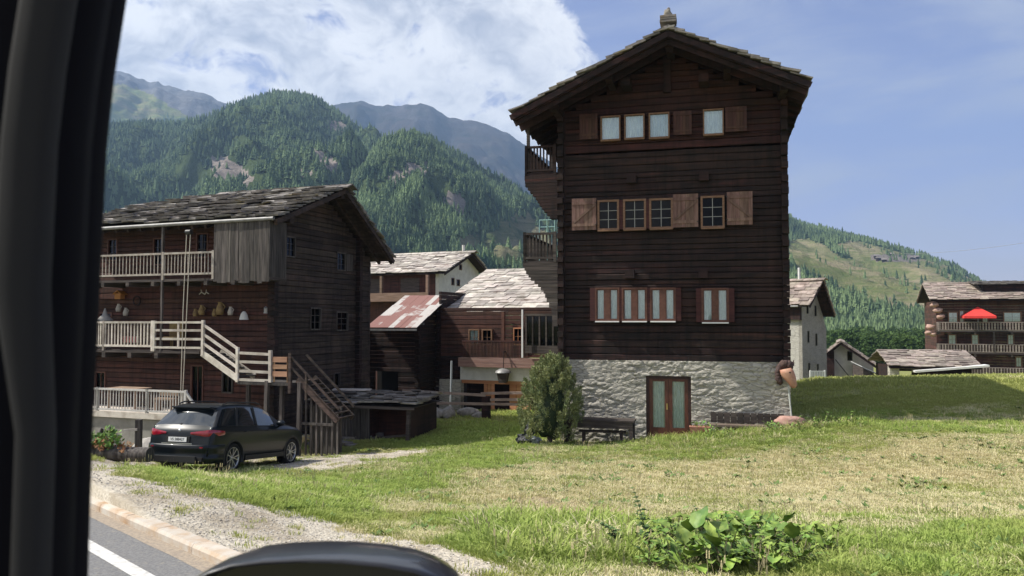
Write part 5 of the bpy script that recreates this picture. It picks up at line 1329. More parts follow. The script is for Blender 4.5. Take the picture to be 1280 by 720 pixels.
b = B(); x0, x1, z0, z1 = rect(hf, 1029, 1043, 439, 476, -.6); b.box(x0, x1, -.5, 2, -1, z1); b.build('timber_porch', W_dark, hh)
b = B(); xq, zq = hf.L(1049, 461, -.5); b.beam((xq-.3, -.5, zq+.8), (xq+1.2, -.5, zq-1.2), .08, .08); b.build('stair_rail', M_dkmetal, hh)
# --- pale roofed hut between
p = at(1080, 478, 66); o_z = -6; kf_ = Frame((p.x, p.y), R(-6), o_z)
o = thing('pale_roofed_hut', 'hut with a whitish roof between the small white house and the slab roofed barn', 'hut', (p.x, p.y, o_z), R(-6))
x0, x1, z0, z1 = rect(kf_, 1078, 1110, 459, 480); b = B(); b.hexa([(x0, 0, z1), (x1+.5, 0, z1-1.2), (x1+.5, 3, z1-1.0), (x0, 3, z1+.3)]+[(x0, 0, z1+.06), (x1+.5, 0, z1-1.14), (x1+.5, 3, z1-.94), (x0, 3, z1+.36)]); b.build('roof', pmat('pale_sheet', (.62, .62, .63), (.5, .5, .52), scale=4, rough=.5), o)
b = B(); b.hexa([(x0+.1, .1, -1), (x1, .1, -1), (x1, 2.8, -1), (x0+.1, 2.8, -1), (x0+.1, .1, z1-.1), (x1, .1, z1-1.25), (x1, 2.8, z1-1.15), (x0+.1, 2.8, z1+.1)]); b.build('wall', W_grey, o)
# --- slab roofed barn on the right
p = at(1118, 478, 55); IZ = -5.0; jf = Frame((p.x, p.y), R(-13), IZ)
ih = thing('slab_roofed_barn', 'long low barn with a big rough stone slab roof and a white eave board', 'barn', (p.x, p.y, IZ), R(-13))
se, ze = jf.S(1113, 459, -.4); xr_, _ = jf.L(1230, 458, se)
yr_ = se+3.4; zr_ = at(1110, 438, jf.W(0, yr_, 0).y).z-IZ; xr2 = jf.L(1208, 438, yr_)[0]
b = B(); slabroof(b, (-.5, se, ze), (xr_+.4, 0, 0), (0, yr_-se, zr_-ze), .4, .4, .9, .05, .05, seed=91, rough_=.9); slabroof(b, (-.5, 2*yr_-se, ze), (xr_+.4, 0, 0), (0, se-yr_, zr_-ze), .4, .4, .9, .05, .05, seed=92, rough_=.9)
rf = b.build('roof', S_brown, ih); b = B(); b.hexa([(-.45, se+.05, ze-.08), (xr_-.1, se+.05, ze-.08), (xr_-.1, yr_, zr_-.08), (-.45, yr_, zr_-.08)]+[(-.45, se+.05, ze-.03), (xr_-.1, se+.05, ze-.03), (xr_-.1, yr_, zr_-.03), (-.45, yr_, zr_-.03)]); b.build('roof_boarding', W_dark, rf)
b = B(); logwall(b, 0, xr_-.5, 0, ze-.05, .0, [(jf.L(1124, 465)[0], jf.L(1140, 465)[0], .2, ze-.3)], .22, .15, seed=93); b.build('front_wall', W_dark, ih)
b = B(); b.hexa([(-.1, 0, -.5), (.2, 0, -.5), (.2, 2*yr_-.0, -.5), (-.1, 2*yr_, -.5), (-.1, .0, ze), (.2, .0, ze), (.2, 2*yr_, ze), (-.1, 2*yr_, ze)]); b.build('end_wall', W_dark, ih)
b = B(); b.box(-.35, .25, -.35, .3, -.5, ze+.3); b.build('stone_pillar', M_rubble, ih)
b = B(); x0w, z0w = jf.L(1142, 464, -.8); x1w, z1w = jf.L(1234, 457, -.8); b.beam((x0w, -.8, z0w), (x1w, -.8, z1w), .9, .13); b.build('eave_board', M_white, ih)
b = B(); b.box(x0w+.4, x1w-.1, -.5, -.4, -.3, z0w-.15); b.build('board_front', W_dark, ih)
# --- big balconied chalet
p = at(1172, 478, 88); JZ = -7.5; qf = Frame((p.x, p.y), R(-20), JZ)
jh = thing('large_chalet', 'large dark chalet with three tiers of carved balconies at the right edge', 'house', (p.x, p.y, JZ), R(-20))
JW = 17.0; se, ze = qf.S(1164, 375, -.9); se = -1.5; x0r, ze = qf.L(1163, 375.5, se); yr_ = se+5.6; zr_ = qf.L(1170, 355, yr_)[1]
b = B(); logwall(b, 0, JW, 0, ze, 0, (), .3, .15, seed=95, jit=.01); logwall(b, 0, 9, 0, ze, 0, (), .3, .15, axis='y', seed=96, out_=-1); b.build('log_wall', W_red, jh)
rf = gableroof(jh, x0r, JW+1, yr_, zr_, (se, ze), (2*yr_-se, ze), S_pink, W_dark, row=.5, slab=(.5, 1.1), th=.06, seed=97, axis='x')
d0, dz = qf.L(1226, 365, se+3.2); d1, dz1 = qf.L(1300, 352, se+3.2)
b = B(); b.box(d0, d1, se+2.4, se+5.5, dz-1.2, dz1-.3); dm = b.build('dormer', W_dark, jh); b = B(); slabroof(b, (d0-.8, se+1.8, dz1-.35), (d1-d0+1, 0, 0), (0, 4, .5), .5, .5, 1.1, .06, .05, seed=98); b.build('dormer_roof', S_grey, dm)
for k, (yt_, yb_) in enumerate(((403, 413.5), (430, 440.5), (458.5, 468))):
    xa_, zt_2 = qf.L(1173-k*1.0 if k == 0 else 1173, yt_, -1.3); zb_2 = qf.L(1173, yb_, -1.3)[1]
    b = B(); b.box(xa_-.2, JW, -1.35, 0-.16, zb_2-.12, zb_2)
    for xx in np.arange(xa_, JW, 3.4): b.box(xx, xx+.2, -1.3, -.16, zb_2-.4, zb_2-.13)
    o = b.build('balcony', W_grey, jh); b = B(); railing(b, (xa_, -1.3, zb_2), (JW, -1.3, zb_2), zt_2-zb_2, 62, .13, .09, .1, True); railing(b, (xa_, -1.3, zb_2), (xa_, -.2, zb_2), zt_2-zb_2, 5, .1, .09, .1, False); b.build('balustrade', wood('carved_rail', (.16, .13, .11), (.26, .22, .19)), o)
jw = [rect(qf, *r_) for r_ in ((1186, 1196, 391, 403), (1200, 1204, 389, 403), (1228, 1234, 391, 403), (1255, 1275, 391, 402), (1186, 1194, 419, 430), (1215, 1222, 419, 430), (1260, 1266, 419, 430), (1270, 1276, 447, 458))]
for r_ in jw: window(jh, r_[0], r_[1], r_[2], r_[3], -.16, W_frame, M_glass, .1, (1, 1), curtain=M_curt, depth=.0)
b = B(); xx, zb_3 = qf.L(1243, 440, -1.3); zt_3 = qf.L(1243, 414, -1.3)[1]; b.beam((xx, -1.3, zb_3), (xx, -1.3, zt_3), .16, .16, up=(0, 1, 0)); b.build('balcony_post', W_grey, jh)
b = B()                                                    # carved consoles under the roof at the left end
for (px, py, s_) in ((1168, 381, .8), (1172, 388, .9), (1176, 396, .8), (1163, 409, .9), (1161, 416, .7), (1166, 418, .7)):
    xx, zz = qf.L(px, py, -.8); b.blob((xx, -.8, zz), (.55*s_, .5, .32*s_), seed=px, amp=.3, sub=(10, 6))
b.build('carved_console', wood('console_wood', (.30, .19, .14), (.42, .30, .24)), jh)
M_red = pmat('red_canvas', (.72, .055, .045), (.66, .045, .04), scale=2, rough=.8)
xx, zz = qf.L(1225, 392, -2.0); o = thing('red_parasol', 'bright red square parasol open on the top balcony of the large chalet', 'parasol', qf.W(xx, -.9, zb_2*0+qf.L(1173, 413.5, -1.3)[1]), qf.yaw)
zq = zz-qf.L(1173, 413.5, -1.3)[1]; b = B()
hw = 1.5; b.add([(-hw, -hw*.8, zq-.25), (hw, -hw*.8, zq-.25), (hw, hw*.8, zq-.25), (-hw, hw*.8, zq-.25), (0, 0, zq+.75), (-hw, -hw*.8, zq-.5), (hw, -hw*.8, zq-.5), (hw, hw*.8, zq-.5), (-hw, hw*.8, zq-.5)],
      [(0, 1, 4), (1, 2, 4), (2, 3, 4), (3, 0, 4), (5, 6, 1, 0), (6, 7, 2, 1), (7, 8, 3, 2), (8, 5, 0, 3)]); b.build('canopy', M_red, o)
b = B(); b.cyl((0, 0, 0), (0, 0, zq+.7), .03); b.build('pole', M_metal, o)
# white garden fence in front of the tower
x0 = at(1013, 466, 50); x1 = at(1031, 466, 50); o = thing('garden_fence', 'small white garden fence in the grass before the stone tower house', 'fence', (x0.x, x0.y, G(x0.x, x0.y)), 0)
zb_ = at(1013, 478, 50).z-o.location.z; zt_2 = at(1013, 464, 50).z-o.location.z
b = B(); railing(b, (0, 0, zb_-.6), (x1.x-x0.x, 0, zb_-.6), zt_2-zb_+.6, 9, .05, .05, .3, True); b.build('pickets', M_whitep, o)

# ================================================================ small dark huts high on the hillside
hut = None; rd = random.Random(8)
Vd = DN[1]; pxa, pya = projn(Vd[..., 0].ravel(), Vd[..., 1].ravel(), Vd[..., 2].ravel()); Vf = Vd.reshape(-1, 3)
for k in range(14):
    px, py = rd.uniform(1094, 1148), rd.uniform(319, 327)
    i = int(np.argmin((pxa-px)**2+((pya-py)*2)**2+(np.tile(np.arange(Vd.shape[1]), Vd.shape[0]) < 14)*1e6)); q = Vf[i]
    if hut is None:
        hut = thing('hillside_hut', 'tiny dark timber hut of the hamlet high on the grassy hillside', 'hut', tuple(q), 0, 'huts of the hamlet on the hillside')
        b = B(); b.box(-4, 4, -3, 3, -3, 4); b.build('wall', W_dark, hut); b = B(); b.add([(-5, -4, 3.6), (5, -4, 3.6), (5, 4, 3.6), (-5, 4, 3.6), (-5, 0, 6.6), (5, 0, 6.6)], [(0, 1, 5, 4), (2, 3, 4, 5), (0, 4, 3), (1, 2, 5), (3, 2, 1, 0)]); b.build('roof', S_grey, hut); h2 = hut
    else:
        h2 = hut.copy(); COL.objects.link(h2)
        for c in hut.children: c2 = c.copy(); COL.objects.link(c2); c2.parent = h2
    h2.location = (q[0], q[1], q[2]); h2.rotation_euler = (0, 0, rd.uniform(-.6, .6)); s_ = rd.uniform(.45, .75); h2.scale = (s_, s_, s_)
# overhead line
a, c = at(1130, 317, 130), at(1420, 279, 60); b = B(); n = 16; pl = []
for i in range(n+1): t_ = i/n; q = a.lerp(c, t_); q.z -= 4*t_*(1-t_)*.6; pl.append(q)
b.tube(pl, .018, 5); put(b.build('overhead_cable', pmat('cable_grey', (.25, .26, .28))), None, 'thin overhead cable crossing the sky above the large chalet', 'cable')
# ================================================================ rail fence, feeder, pipe
def wp(px, py, D): p = at(px, py, D); return Vector((p.x, p.y, G(p.x, p.y)))
a, c = wp(512, 516, 34.5), wp(700, 512, 33.0); o = thing('rail_fence', 'weathered wooden rail fence in front of the plinth house', 'fence', tuple(a), math.atan2(c.y-a.y, c.x-a.x)); Lf = (Vector((c.x, c.y))-Vector((a.x, a.y))).length
b = B(); sag = c.z-a.z
for k, x in enumerate((.3, 3.42, 5.6)):
    zg = sag*x/Lf; w_ = .11 if k != 1 else .2; b = B(); b.box(x-w_, x+w_*.8, -.08, .08, zg-.3, zg+(1.0 if k == 1 else .85)); b.build('fence_post', W_dark if k == 1 else W_grey, o)
zt_f = at(560, 489, 34.2).z-a.z
for (xa, xb, z0, z1) in ((-.3, 3.4, zt_f, zt_f-.12), (3.2, Lf, zt_f-.05, zt_f+.08), (1.2, 5.2, zt_f-.5, zt_f-.46), (3.6, Lf, zt_f-.30, zt_f-.22)):
    b = B(); b.beam((xa, -.1, z0), (xb, -.1, z1), .06, .11); b.build('rail', wood('fence_wood', (.24, .18, .14), (.36, .28, .23), stretch=(1, 4, 4)), o)
x, z = cf.L(629, 468, -.75); o = thing('hanging_birdhouse', 'wooden birdhouse with a pale roof hanging before the white plinth', 'birdhouse', tuple(cf.W(x, -.75, z)), cf.yaw)
b = B(); b.hexa([(-.17, -.14, -.38), (.17, -.14, -.38), (.17, .14, -.38), (-.17, .14, -.38), (-.25, -.2, .10), (.25, -.2, .10), (.25, .2, .10), (-.25, .2, .10)]); b.build('box', W_grey, o)
b = B(); b.lathe((0, 0, .08), [(.38, 0), (.34, .08), (.18, .17), (0, .2)], 14); b.build('roof', M_zinc, o)
b = B(); b.cyl((0, 0, .27), (0, .1, 1.05), .02, n=6); b.beam((0, -.02, 1.03), (0, .35, 1.03), .05, .05); b.build('bracket', W_dark, o)
p = at(563, 500, 35.5); q = at(563, 451, 35.5); b = B(); g_ = G(p.x, p.y); b.cyl((0, 0, -.1), (.05, 0, q.z-g_), .045, n=8); o = b.build('standing_pipe', pmat('grey_pipe', (.35, .38, .40), rough=.5)); o.location = (p.x, p.y, g_); put(o, None, 'thin grey pipe standing upright beside the plinth house corner', 'pipe')
a = wp(517, 524, 31.5); b = B(); b.beam((0, 0, -.1), (.12, 0, 1.35), .12, .12, up=(0, 1, 0)); o = b.build('leaning_post', W_grey); o.location = a; put(o, None, 'leaning old post at the right end of the lean-to shed', 'post')
for k, (px, py, r) in enumerate(((585, 515, (.55, .3, .22)), (560, 512, (.4, .3, .28)), (540, 513, (.5, .3, .3)), (600, 517, (.35, .25, .15)), (522, 520, (.4, .3, .2)))):
    rock(px, py, 34.2 if k else 34.6, r, 'boundary_stone', ['long low stone under the rail fence beside the dark post', 'grey stone below the standing pipe', 'rounded grey stone left of the pipe', 'small flat stone at the foot of the dark fence post', 'grey stone by the leaning post'][k], M_rock, 5+k, .3)
for k, (px, py) in enumerate(((663, 529), (676, 524))):
    h_ = hit(px, py); b = B(); b.box(-.45, .45, -.2, .2, -.03, .06); o = b.build('step_slab', M_rock); o.location = h_; o.rotation_euler = (0, 0, .3); put(o, None, ['pale flat slab in the lawn left of the juniper, the nearer one', 'pale flat slab in the lawn left of the juniper, the farther one'][k], 'stone slab', 'slabs in the lawn by the juniper')

# ================================================================ juniper bush
h_ = hit(688, 557); JB = Vector((h_.x, h_.y+.35, G(h_.x, h_.y+.35)))
o = thing('juniper_bush', 'dense upright juniper bush at the left corner of the tall house', 'bush', tuple(JB))
H = (at(690, 446, JB.y).z-JB.z); Wd = 1.74
M_jun = pmat('juniper_needles', (.16, .20, .085), (.28, .30, .13), scale=2.5, rough=.85, island=.35, sat=.02)
rd = random.Random(12); b = B()
def jr(t): return Wd/2*np.interp(t, [0, .12, .3, .5, .7, .88, 1], [.72, .92, 1.0, .98, .84, .60, .22])
lobes = []
for k in range(300):
    t_ = rd.random()**.8; a_ = rd.uniform(0, 6.283); r_ = jr(t_)*rd.uniform(.62, 1.14)
    if rd.random() < .25: r_ *= .5
    lobes.append(Vector((r_*math.cos(a_)+.12*(t_-.3), r_*math.sin(a_), .08+t_*(H-.30))))
for c in lobes:
    axis_ = (Vector((c.x*.4, c.y*.4, .9))).normalized(); Lq = rd.uniform(.25, .42); R_ = rd.uniform(.08, .13)
    for q in range(120):
        s_ = rd.random(); d = Vector((rd.gauss(0, 1), rd.gauss(0, 1), rd.gauss(0, .6))).normalized()
        pp = c+axis_*(Lq*s_)+d*R_*(1-s_*.75)*rd.uniform(.5, 1.05); e = (axis_*.9+d*.8+Vector((rd.gauss(0, .25), rd.gauss(0, .25), rd.gauss(0, .25)))).normalized(); sd_ = e.orthogonal().normalized(); sd_ = (Matrix.Rotation(rd.uniform(0, 6.28), 3, e) @ sd_)
        L_ = rd.uniform(.045, .09); b.add([pp-sd_*.014, pp+sd_*.014, pp+e*L_], [(0, 1, 2)])
b.build('foliage', M_jun, o)
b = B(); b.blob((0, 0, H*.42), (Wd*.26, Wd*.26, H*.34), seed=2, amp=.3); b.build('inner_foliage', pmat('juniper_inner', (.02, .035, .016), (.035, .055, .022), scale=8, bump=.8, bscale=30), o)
b = B(); b.cyl((0, 0, -.1), (0, 0, H*.4), .10, .04, 8); b.build('trunk', W_grey, o)

# dark sacks beside the bush
h_ = hit(657, 557); o = thing('plastic_sack', 'crumpled dark and silver plastic sack at the foot of the juniper', 'sack', (h_.x, h_.y+.15, h_.z))
def crumple(b, c, r, seed, mat=0):
    vs = []; nu, nv = 12, 8; c = Vector(c); rd = random.Random(seed)
    for j in range(nv+1):
        for i in range(nu):
            ph = math.pi*j/nv; t_ = 2*math.pi*i/nu; d = Vector((math.sin(ph)*math.cos(t_), math.sin(ph)*math.sin(t_), math.cos(ph))); k = rd.uniform(.7, 1.25) if 0 < j < nv else 1
            vs.append(c+Vector((d.x*r[0], d.y*r[1], d.z*r[2]))*k)
    b.add(vs, [(j*nu+i, j*nu+(i+1) % nu, (j+1)*nu+(i+1) % nu, (j+1)*nu+i)[::-1] for j in range(nv) for i in range(nu)], mat)
M_bag = pmat('dark_plastic', (.02, .022, .026), rough=.3, bump=.8, bscale=12, bdist=.05); M_bag2 = pmat('silver_plastic', (.35, .38, .40), (.12, .14, .16), scale=5, rough=.35)
b = B(); crumple(b, (0, 0, .17), (.32, .22, .18), 1); crumple(b, (.12, .1, .45), (.17, .15, .24), 2); b.build('sack_body', M_bag, o); b = B(); crumple(b, (.15, .02, .62), (.08, .08, .15), 3); crumple(b, (.28, -.1, .15), (.2, .14, .14), 4); b.build('sack_folds', M_bag2, o)

# ================================================================ benches, pot, ornament on its pole
def at_facade(px, py, k): x, z = mf.L(px, py, k); return x, z
def gfac(x, k): w_ = mf.W(x, k, 0); return G(w_.x, w_.y)
x0, zt_b = mf.L(706, 522, -.75); x1, _ = mf.L(794, 523, -.75); zg = gfac((x0+x1)/2, -.75)
o = thing('bench_table', 'dark wooden garden table standing before the left part of the rubble wall', 'table', tuple(mf.W((x0+x1)/2, -.75, zg-MZ)), yaw_m)
M_bench = wood('dark_bench_wood', (.035, .028, .024), (.08, .065, .055), stretch=(.5, 4, 4)); hw = (x1-x0)/2; ht = zt_b-(zg-MZ)
b = B()
for i in range(4): b.box(-hw, hw, -.38+i*.19, -.38+i*.19+.18, ht-.05, ht)
b.build('tabletop', M_bench, o); b = B(); b.box(-hw+.05, hw-.05, -.36, -.32, ht-.26, ht-.055); b.box(-hw+.05, hw-.05, .28, .32, ht-.2, ht-.055); b.build('apron', M_bench, o)
for sx in (-1, 1):
    for sy in (-.3, .28): b = B(); b.box(sx*(hw-.1)-.06, sx*(hw-.1)+.06, sy-.05, sy+.05, -.2, ht-.056); b.build('leg', M_bench, o)
x0b, _ = mf.L(729, 540, -1.2); o2 = thing('low_bench', 'low dark bench tucked under the garden table', 'bench', tuple(mf.W(x0b+.55, -.9, gfac(x0b, -.9)-MZ)), yaw_m)
b = B(); b.box(-.75, .75, -.02, .26, .40, .45); b.build('seat', M_bench, o2)
for sx in (-.6, .6): b = B(); b.box(sx-.04, sx+.04, .0, .24, -.2, .398); b.build('leg', M_bench, o2)
x0, zt_b = mf.L(888, 516, -.45); x1, _ = mf.L(981, 519, -.45); zs_ = mf.L(930, 531, -.45)[1]; zg = gfac((x0+x1)/2, -.45)-MZ
o = thing('slatted_bench', 'dark wooden bench with upright back slats against the right part of the rubble wall', 'bench', tuple(mf.W((x0+x1)/2, -.45, zg)), yaw_m); hw = (x1-x0)/2
b = B(); n = 11
for i in range(n): l = -hw+2*hw*i/n; b.box(l+.01, l+2*hw/n-.01, .2, .23, zs_-zg+.02, zt_b-zg)
b.box(-hw, hw, .232, .27, zt_b-zg-.12, zt_b-zg-.05); b.build('backrest', M_bench, o); b = B(); b.box(-hw-.03, hw+.03, -.22, .19, zs_-zg-.06, zs_-zg); b.build('seat', pmat('bench_seat', (.13, .095, .075), (.18, .14, .11), scale=7), o)
for sx in (-hw+.2, 0, hw-.2): b = B(); b.box(sx-.04, sx+.04, -.16, .2, -.25, zs_-zg-.062); b.build('leg', M_white if sx == 0 else M_bench, o)
x, z = mf.L(875, 535, -.5); zg = gfac(x, -.5)-MZ; o = thing('terracotta_trough', 'reddish clay trough with a small plant right of the door', 'planter', tuple(mf.W(x, -.45, zg)), yaw_m)
M_terra = pmat('terracotta', (.34, .15, .10), (.42, .21, .15), scale=9, bump=.3)
b = B(); b.hexa([(-.26, -.15, 0), (.26, -.15, 0), (.26, .15, 0), (-.26, .15, 0), (-.33, -.19, .32), (.33, -.19, .32), (.33, .19, .32), (-.33, .19, .32)]); b.build('pot', M_terra, o)
rd = random.Random(6); b = B(); leafball(b, (0, 0, .38), (.28, .14, .1), 60, .08, rd); b.build('plant', M_leafg, o)
# ornament on a pole
x, z = mf.L(986, 478, -.35); zg = gfac(x, -.35)-MZ; o = thing('horse_head_ornament', 'orange horse head ornament with dark mane on a pale pole at the right house corner', 'ornament', tuple(mf.W(x, -.35, zg)), yaw_m)
zt_o = z-zg; M_hh = pmat('orange_hide', (.42, .19, .12), (.52, .30, .20), scale=6, rough=.6); M_mane = pmat('dark_mane', (.05, .03, .028), (.10, .06, .05), scale=12, bump=.6)
b = B(); b.cyl((.1, -.02, -.1), (-.02, -.02, zt_o-.1), .025, n=8); b.build('pole', pmat('pale_pole', (.5, .52, .48)), o)
b = B(); pr = [(-.10, .22, .17, .14), (-.05, .10, .20, .15), (.03, -.06, .17, .13), (.10, -.20, .12, .11), (.14, -.30, .10, .09), (.15, -.36, .05, .05)]
vs = []; n = 12
for (cx, cz, rx, ry) in pr:
    for i in range(n): t_ = 2*math.pi*i/n; vs.append((cx+rx*math.cos(t_), -.08+ry*math.sin(t_), zt_o+cz+.2+rx*.25*math.cos(t_)))
b.add(vs, [(k*n+i, k*n+(i+1) % n, (k+1)*n+(i+1) % n, (k+1)*n+i)[::-1] for k in range(len(pr)-1) for i in range(n)]+[tuple(range(n)), tuple(range((len(pr)-1)*n, len(pr)*n))[::-1]], 0, True)
hd = b.build('head', M_hh, o)
for sx in (-.02, .12): b = B(); b.cyl((sx, -.02, zt_o+.52), (sx+.03, -.02, zt_o+.70), .05, .006, 8); b.build('ear', M_mane, o)
b = B(); rd = random.Random(4)
for k in range(15): a_ = 1.0+k*.20; b.blob((-.07+.25*math.cos(a_), -.0+rd.uniform(-.04, .04), zt_o+.24+.33*math.sin(a_)), (.095, .10, .12), seed=k, amp=.3, sub=(8, 6))
b.build('mane', M_mane, o)
b = B()
for sy in (-.2, ): b.blob((.02, -.22, zt_o+.32), (.025, .02, .025), seed=1, amp=0)
b.build('eye', M_black, o)
x, z = mf.L(988, 529, -.5); zg = gfac(x, -.5)-MZ; rr = mf.W(x, -.45, zg); b = B(); b.blob((0, 0, .18), (.48, .25, .18), seed=4, amp=.2); o = b.build('pink_stone', pmat('pink_stone', (.36, .20, .16), (.45, .28, .23), scale=7, bump=.4)); o.location = rr; o.rotation_euler = (0, 0, yaw_m); put(o, None, 'long reddish stone lying at the foot of the ornament pole', 'rock')
# drying rack on the middle balcony
x, z = mf.L(684, 282, 1.2); x2_, zf_ = mf.L(654, 325, -.1); o = thing('drying_rack', 'pale teal metal drying rack on the middle balcony of the tall house', 'rack', tuple(mf.W(x, 1.2, zf_)), yaw_m)
b = B(); zt_r = mf.L(684, 275, 1.2)[1]-zf_
for xx in (-.28, 0, .28): b.cyl((xx, 0, 0), (xx, 0, zt_r), .018, n=6)
for zz in (zt_r, zt_r-.25, zt_r-.5): b.cyl((-.28, 0, zz), (.28, 0, zz), .015, n=6)
b.build('rack_frame', pmat('teal_paint', (.35, .58, .56)), o)

# ================================================================ the parked car
hx, hy = math.sin(R(14)), math.cos(R(14)); CO = Vector((-8.05, 19.35)); z_r0 = G(CO.x+hx*.9, CO.y+hy*.9); z_f0 = G(CO.x+hx*3.76, CO.y+hy*3.76)
slope = math.atan2(z_f0-z_r0, 2.86)
car = thing('parked_car', 'dark green black sport utility car parked on the grass before the left house', 'car', (CO.x, CO.y, z_r0-slope*.9+.01), 0)
car.rotation_euler = Matrix.Rotation(R(90-14), 4, 'Z').to_3x3().to_4x4().to_euler()
car.rotation_euler = (Matrix.Rotation(R(76), 4, 'Z') @ Matrix.Rotation(-slope, 4, 'Y')).to_euler()
M_paint = pmat('dark_green_paint', (.003, .006, .009), rough=.35, spec=.25, coat=.22); M_clad = pmat('black_cladding', (.014, .014, .015), rough=.55)
M_cglass = pmat('tinted_glass', (.012, .016, .02), rough=.04, spec=.9, coat=.6); M_tyre = pmat('tyre_rubber', (.012, .012, .012), rough=.9); M_rim = pmat('alloy', (.42, .43, .44), rough=.3, metallic=.85)
M_tail = pmat('tail_light_red', (.34, .010, .03), (.22, .006, .02), scale=9, rough=.12, coat=.8); M_chr = pmat('satin_trim', (.5, .51, .52), rough=.25, metallic=.9)
NSt = 13
lowx = [0, .10, .45, .95, 1.4, 1.9, 2.35, 2.85, 3.3, 3.7, 4.1, 4.5, 4.68]
ymul = [.86, .955, .99, 1, 1, 1, 1, 1, 1, 1, .985, .92, .74]
L_lo = [(.72, .25), (.90, .31), (.945, .56), (.945, .84), (.935, 1.0)]
rx_ = [.10, .02, .0, .03, .05]; fx_ = [-.12, -.02, 0, -.02, -.04]
bx_ = [.12, .17, .45, .95, 1.4, 1.9, 2.35, 2.85, 3.3, 3.7, 4.1, 4.46, 4.62]; bz_ = [1.12, 1.15, 1.16, 1.15, 1.14, 1.13, 1.12, 1.11, 1.10, 1.07, 1.03, .95, .80]; by_ = [.80, .85, .885, .885, .885, .885, .88, .875, .86, .86, .84, .76, .62]
ux = [.52, .62, .8, 1.1, 1.5, 1.9, 2.3, 2.72, 3.34, 3.7, 4.1, 4.46, 4.6]; uz = [1.51, 1.56, 1.59, 1.61, 1.615, 1.61, 1.585, 1.50, 1.16, 1.11, 1.055, .965, .81]; uy = [.65, .675, .695, .70, .70, .70, .69, .67, .76, .75, .72, .64, .52]
vz = [1.575, 1.63, 1.66, 1.68, 1.685, 1.68, 1.655, 1.56, 1.185, 1.14, 1.08, .98, .815]; vy = [.56, .58, .6, .6, .6, .6, .59, .58, .6, .58, .55, .5, .42]
def st_pts(i):
    P_ = []
    for k, (y, z) in enumerate(L_lo):
        x = lowx[i]
        if i == 0: x += rx_[k]
        if i == 12: x += fx_[k]
        zz = z
        if k >= 3 and i >= 10: zz = z-(.0, .05, .12)[i-10]*(1 if k == 4 else .6)
        if k == 4: zz = min(zz, bz_[i]-.07)
        P_.append((x, y*ymul[i], zz))
    P_.append((bx_[i], by_[i], bz_[i])); P_.append((ux[i], uy[i], uz[i])); P_.append((ux[i]-(.03 if i == 0 else 0), vy[i], vz[i])); P_.append((ux[i]-(.05 if i == 0 else 0), 0, vz[i]+.018))
    return P_
cv = []; cfc = []; cm_ = []; NL = 9; ring = 2*NL-1      # left 0..8 then right 7..0 -> 17 points + the floor
for i in range(NSt):
    P_ = st_pts(i); Lp = [(x, y, z) for x, y, z in P_]; Rp = [(x, -y, z) for x, y, z in P_[:-1]][::-1]; cv += Lp+Rp
def lev(j): return j if j < NL-1 else ring-2-j
for i in range(NSt-1):
    for j in range(ring-1):
        l = lev(j) if j < NL-1 else ring-2-j
        m_ = 0
        if l == 5: m_ = 2 if 1 <= i < 3 else 3 if 3 <= i < 5 else 4 if 5 <= i < 7 else (6 if i in (0, 7) else 0)
        elif l in (6, 7) and i == 7: m_ = 5
        elif l == 0 or (l == 1 and False): m_ = 1
        cfc.append((i*ring+j, (i+1)*ring+j, (i+1)*ring+j+1, i*ring+j+1)[::-1]); cm_.append(m_)
    cfc.append((i*ring+ring-1, (i+1)*ring+ring-1, (i+1)*ring, i*ring)[::-1]); cm_.append(1)
def capfaces(i, flip, bulge, mfun):
    base = i*ring; cols = [-1, -.6, 0, .6, 1]; grid = []
    for l in range(NL-1):
        Lv_, Rv_ = cv[base+l], cv[base+ring-1-l]; row_ = [base+l]
        for f in (.6, 0, -.6):
            cv.append((Lv_[0]+bulge*(1-f*f)*(1 if l > 0 else .5), Lv_[1]*f, Lv_[2]+(.015*(1-f*f) if l > 4 else 0))); row_.append(len(cv)-1)
        row_.append(base+ring-1-l); grid.append(row_)
    for l in range(NL-2):
        for c in range(4):
            q = (grid[l][c], grid[l][c+1], grid[l+1][c+1], grid[l+1][c]); cfc.append(q if flip else q[::-1]); cm_.append(mfun(l, c))
    # close the top with the roof centre vertex
    t_ = grid[NL-2]; ctr = base+NL-1
    q = (t_[0], t_[1], t_[2], ctr); cfc.append(q if flip else q[::-1]); cm_.append(mfun(7, 0)); q = (t_[2], t_[3], t_[4], ctr); cfc.append(q if flip else q[::-1]); cm_.append(mfun(7, 1))
capfaces(0, False, -.10, lambda l, c: 7 if l == 5 and True else (1 if l == 0 else 0))
capfaces(12, True, .10, lambda l, c: 1 if l in (0, 1) else 0)
tm = bpy.data.meshes.new('car_cage'); tm.from_pydata(cv, [], cfc); tm.polygons.foreach_set('material_index', cm_)
for q in range(8): tm.materials.append(M_paint)
tm.update(); to = bpy.data.objects.new('car_cage', tm); COL.objects.link(to)
cl_ = tm.attributes.new('crease_edge', 'FLOAT', 'EDGE'); vals_ = np.zeros(len(tm.edges), np.float32)
for ei, e in enumerate(tm.edges):
    a_, b_2 = e.vertices
    if a_ < NSt*ring and b_2 < NSt*ring:
        ja, jb = a_ % ring, b_2 % ring; la, lb2 = min(ja, ring-1-ja), min(jb, ring-1-jb)
        if la == lb2 and la in (5, 6): vals_[ei] = .75
        elif la == lb2 and la in (0, 4, 7): vals_[ei] = .45
        elif la == lb2 and la == 3: vals_[ei] = .2
        if a_//ring == b_2//ring and a_//ring in (0,): vals_[ei] = .45
        if a_//ring == b_2//ring and a_//ring == 8 and min(la, lb2) >= 5: vals_[ei] = .6
cl_.data.foreach_set('value', vals_)
md = to.modifiers.new('s', 'SUBSURF'); md.levels = 3; md.render_levels = 3
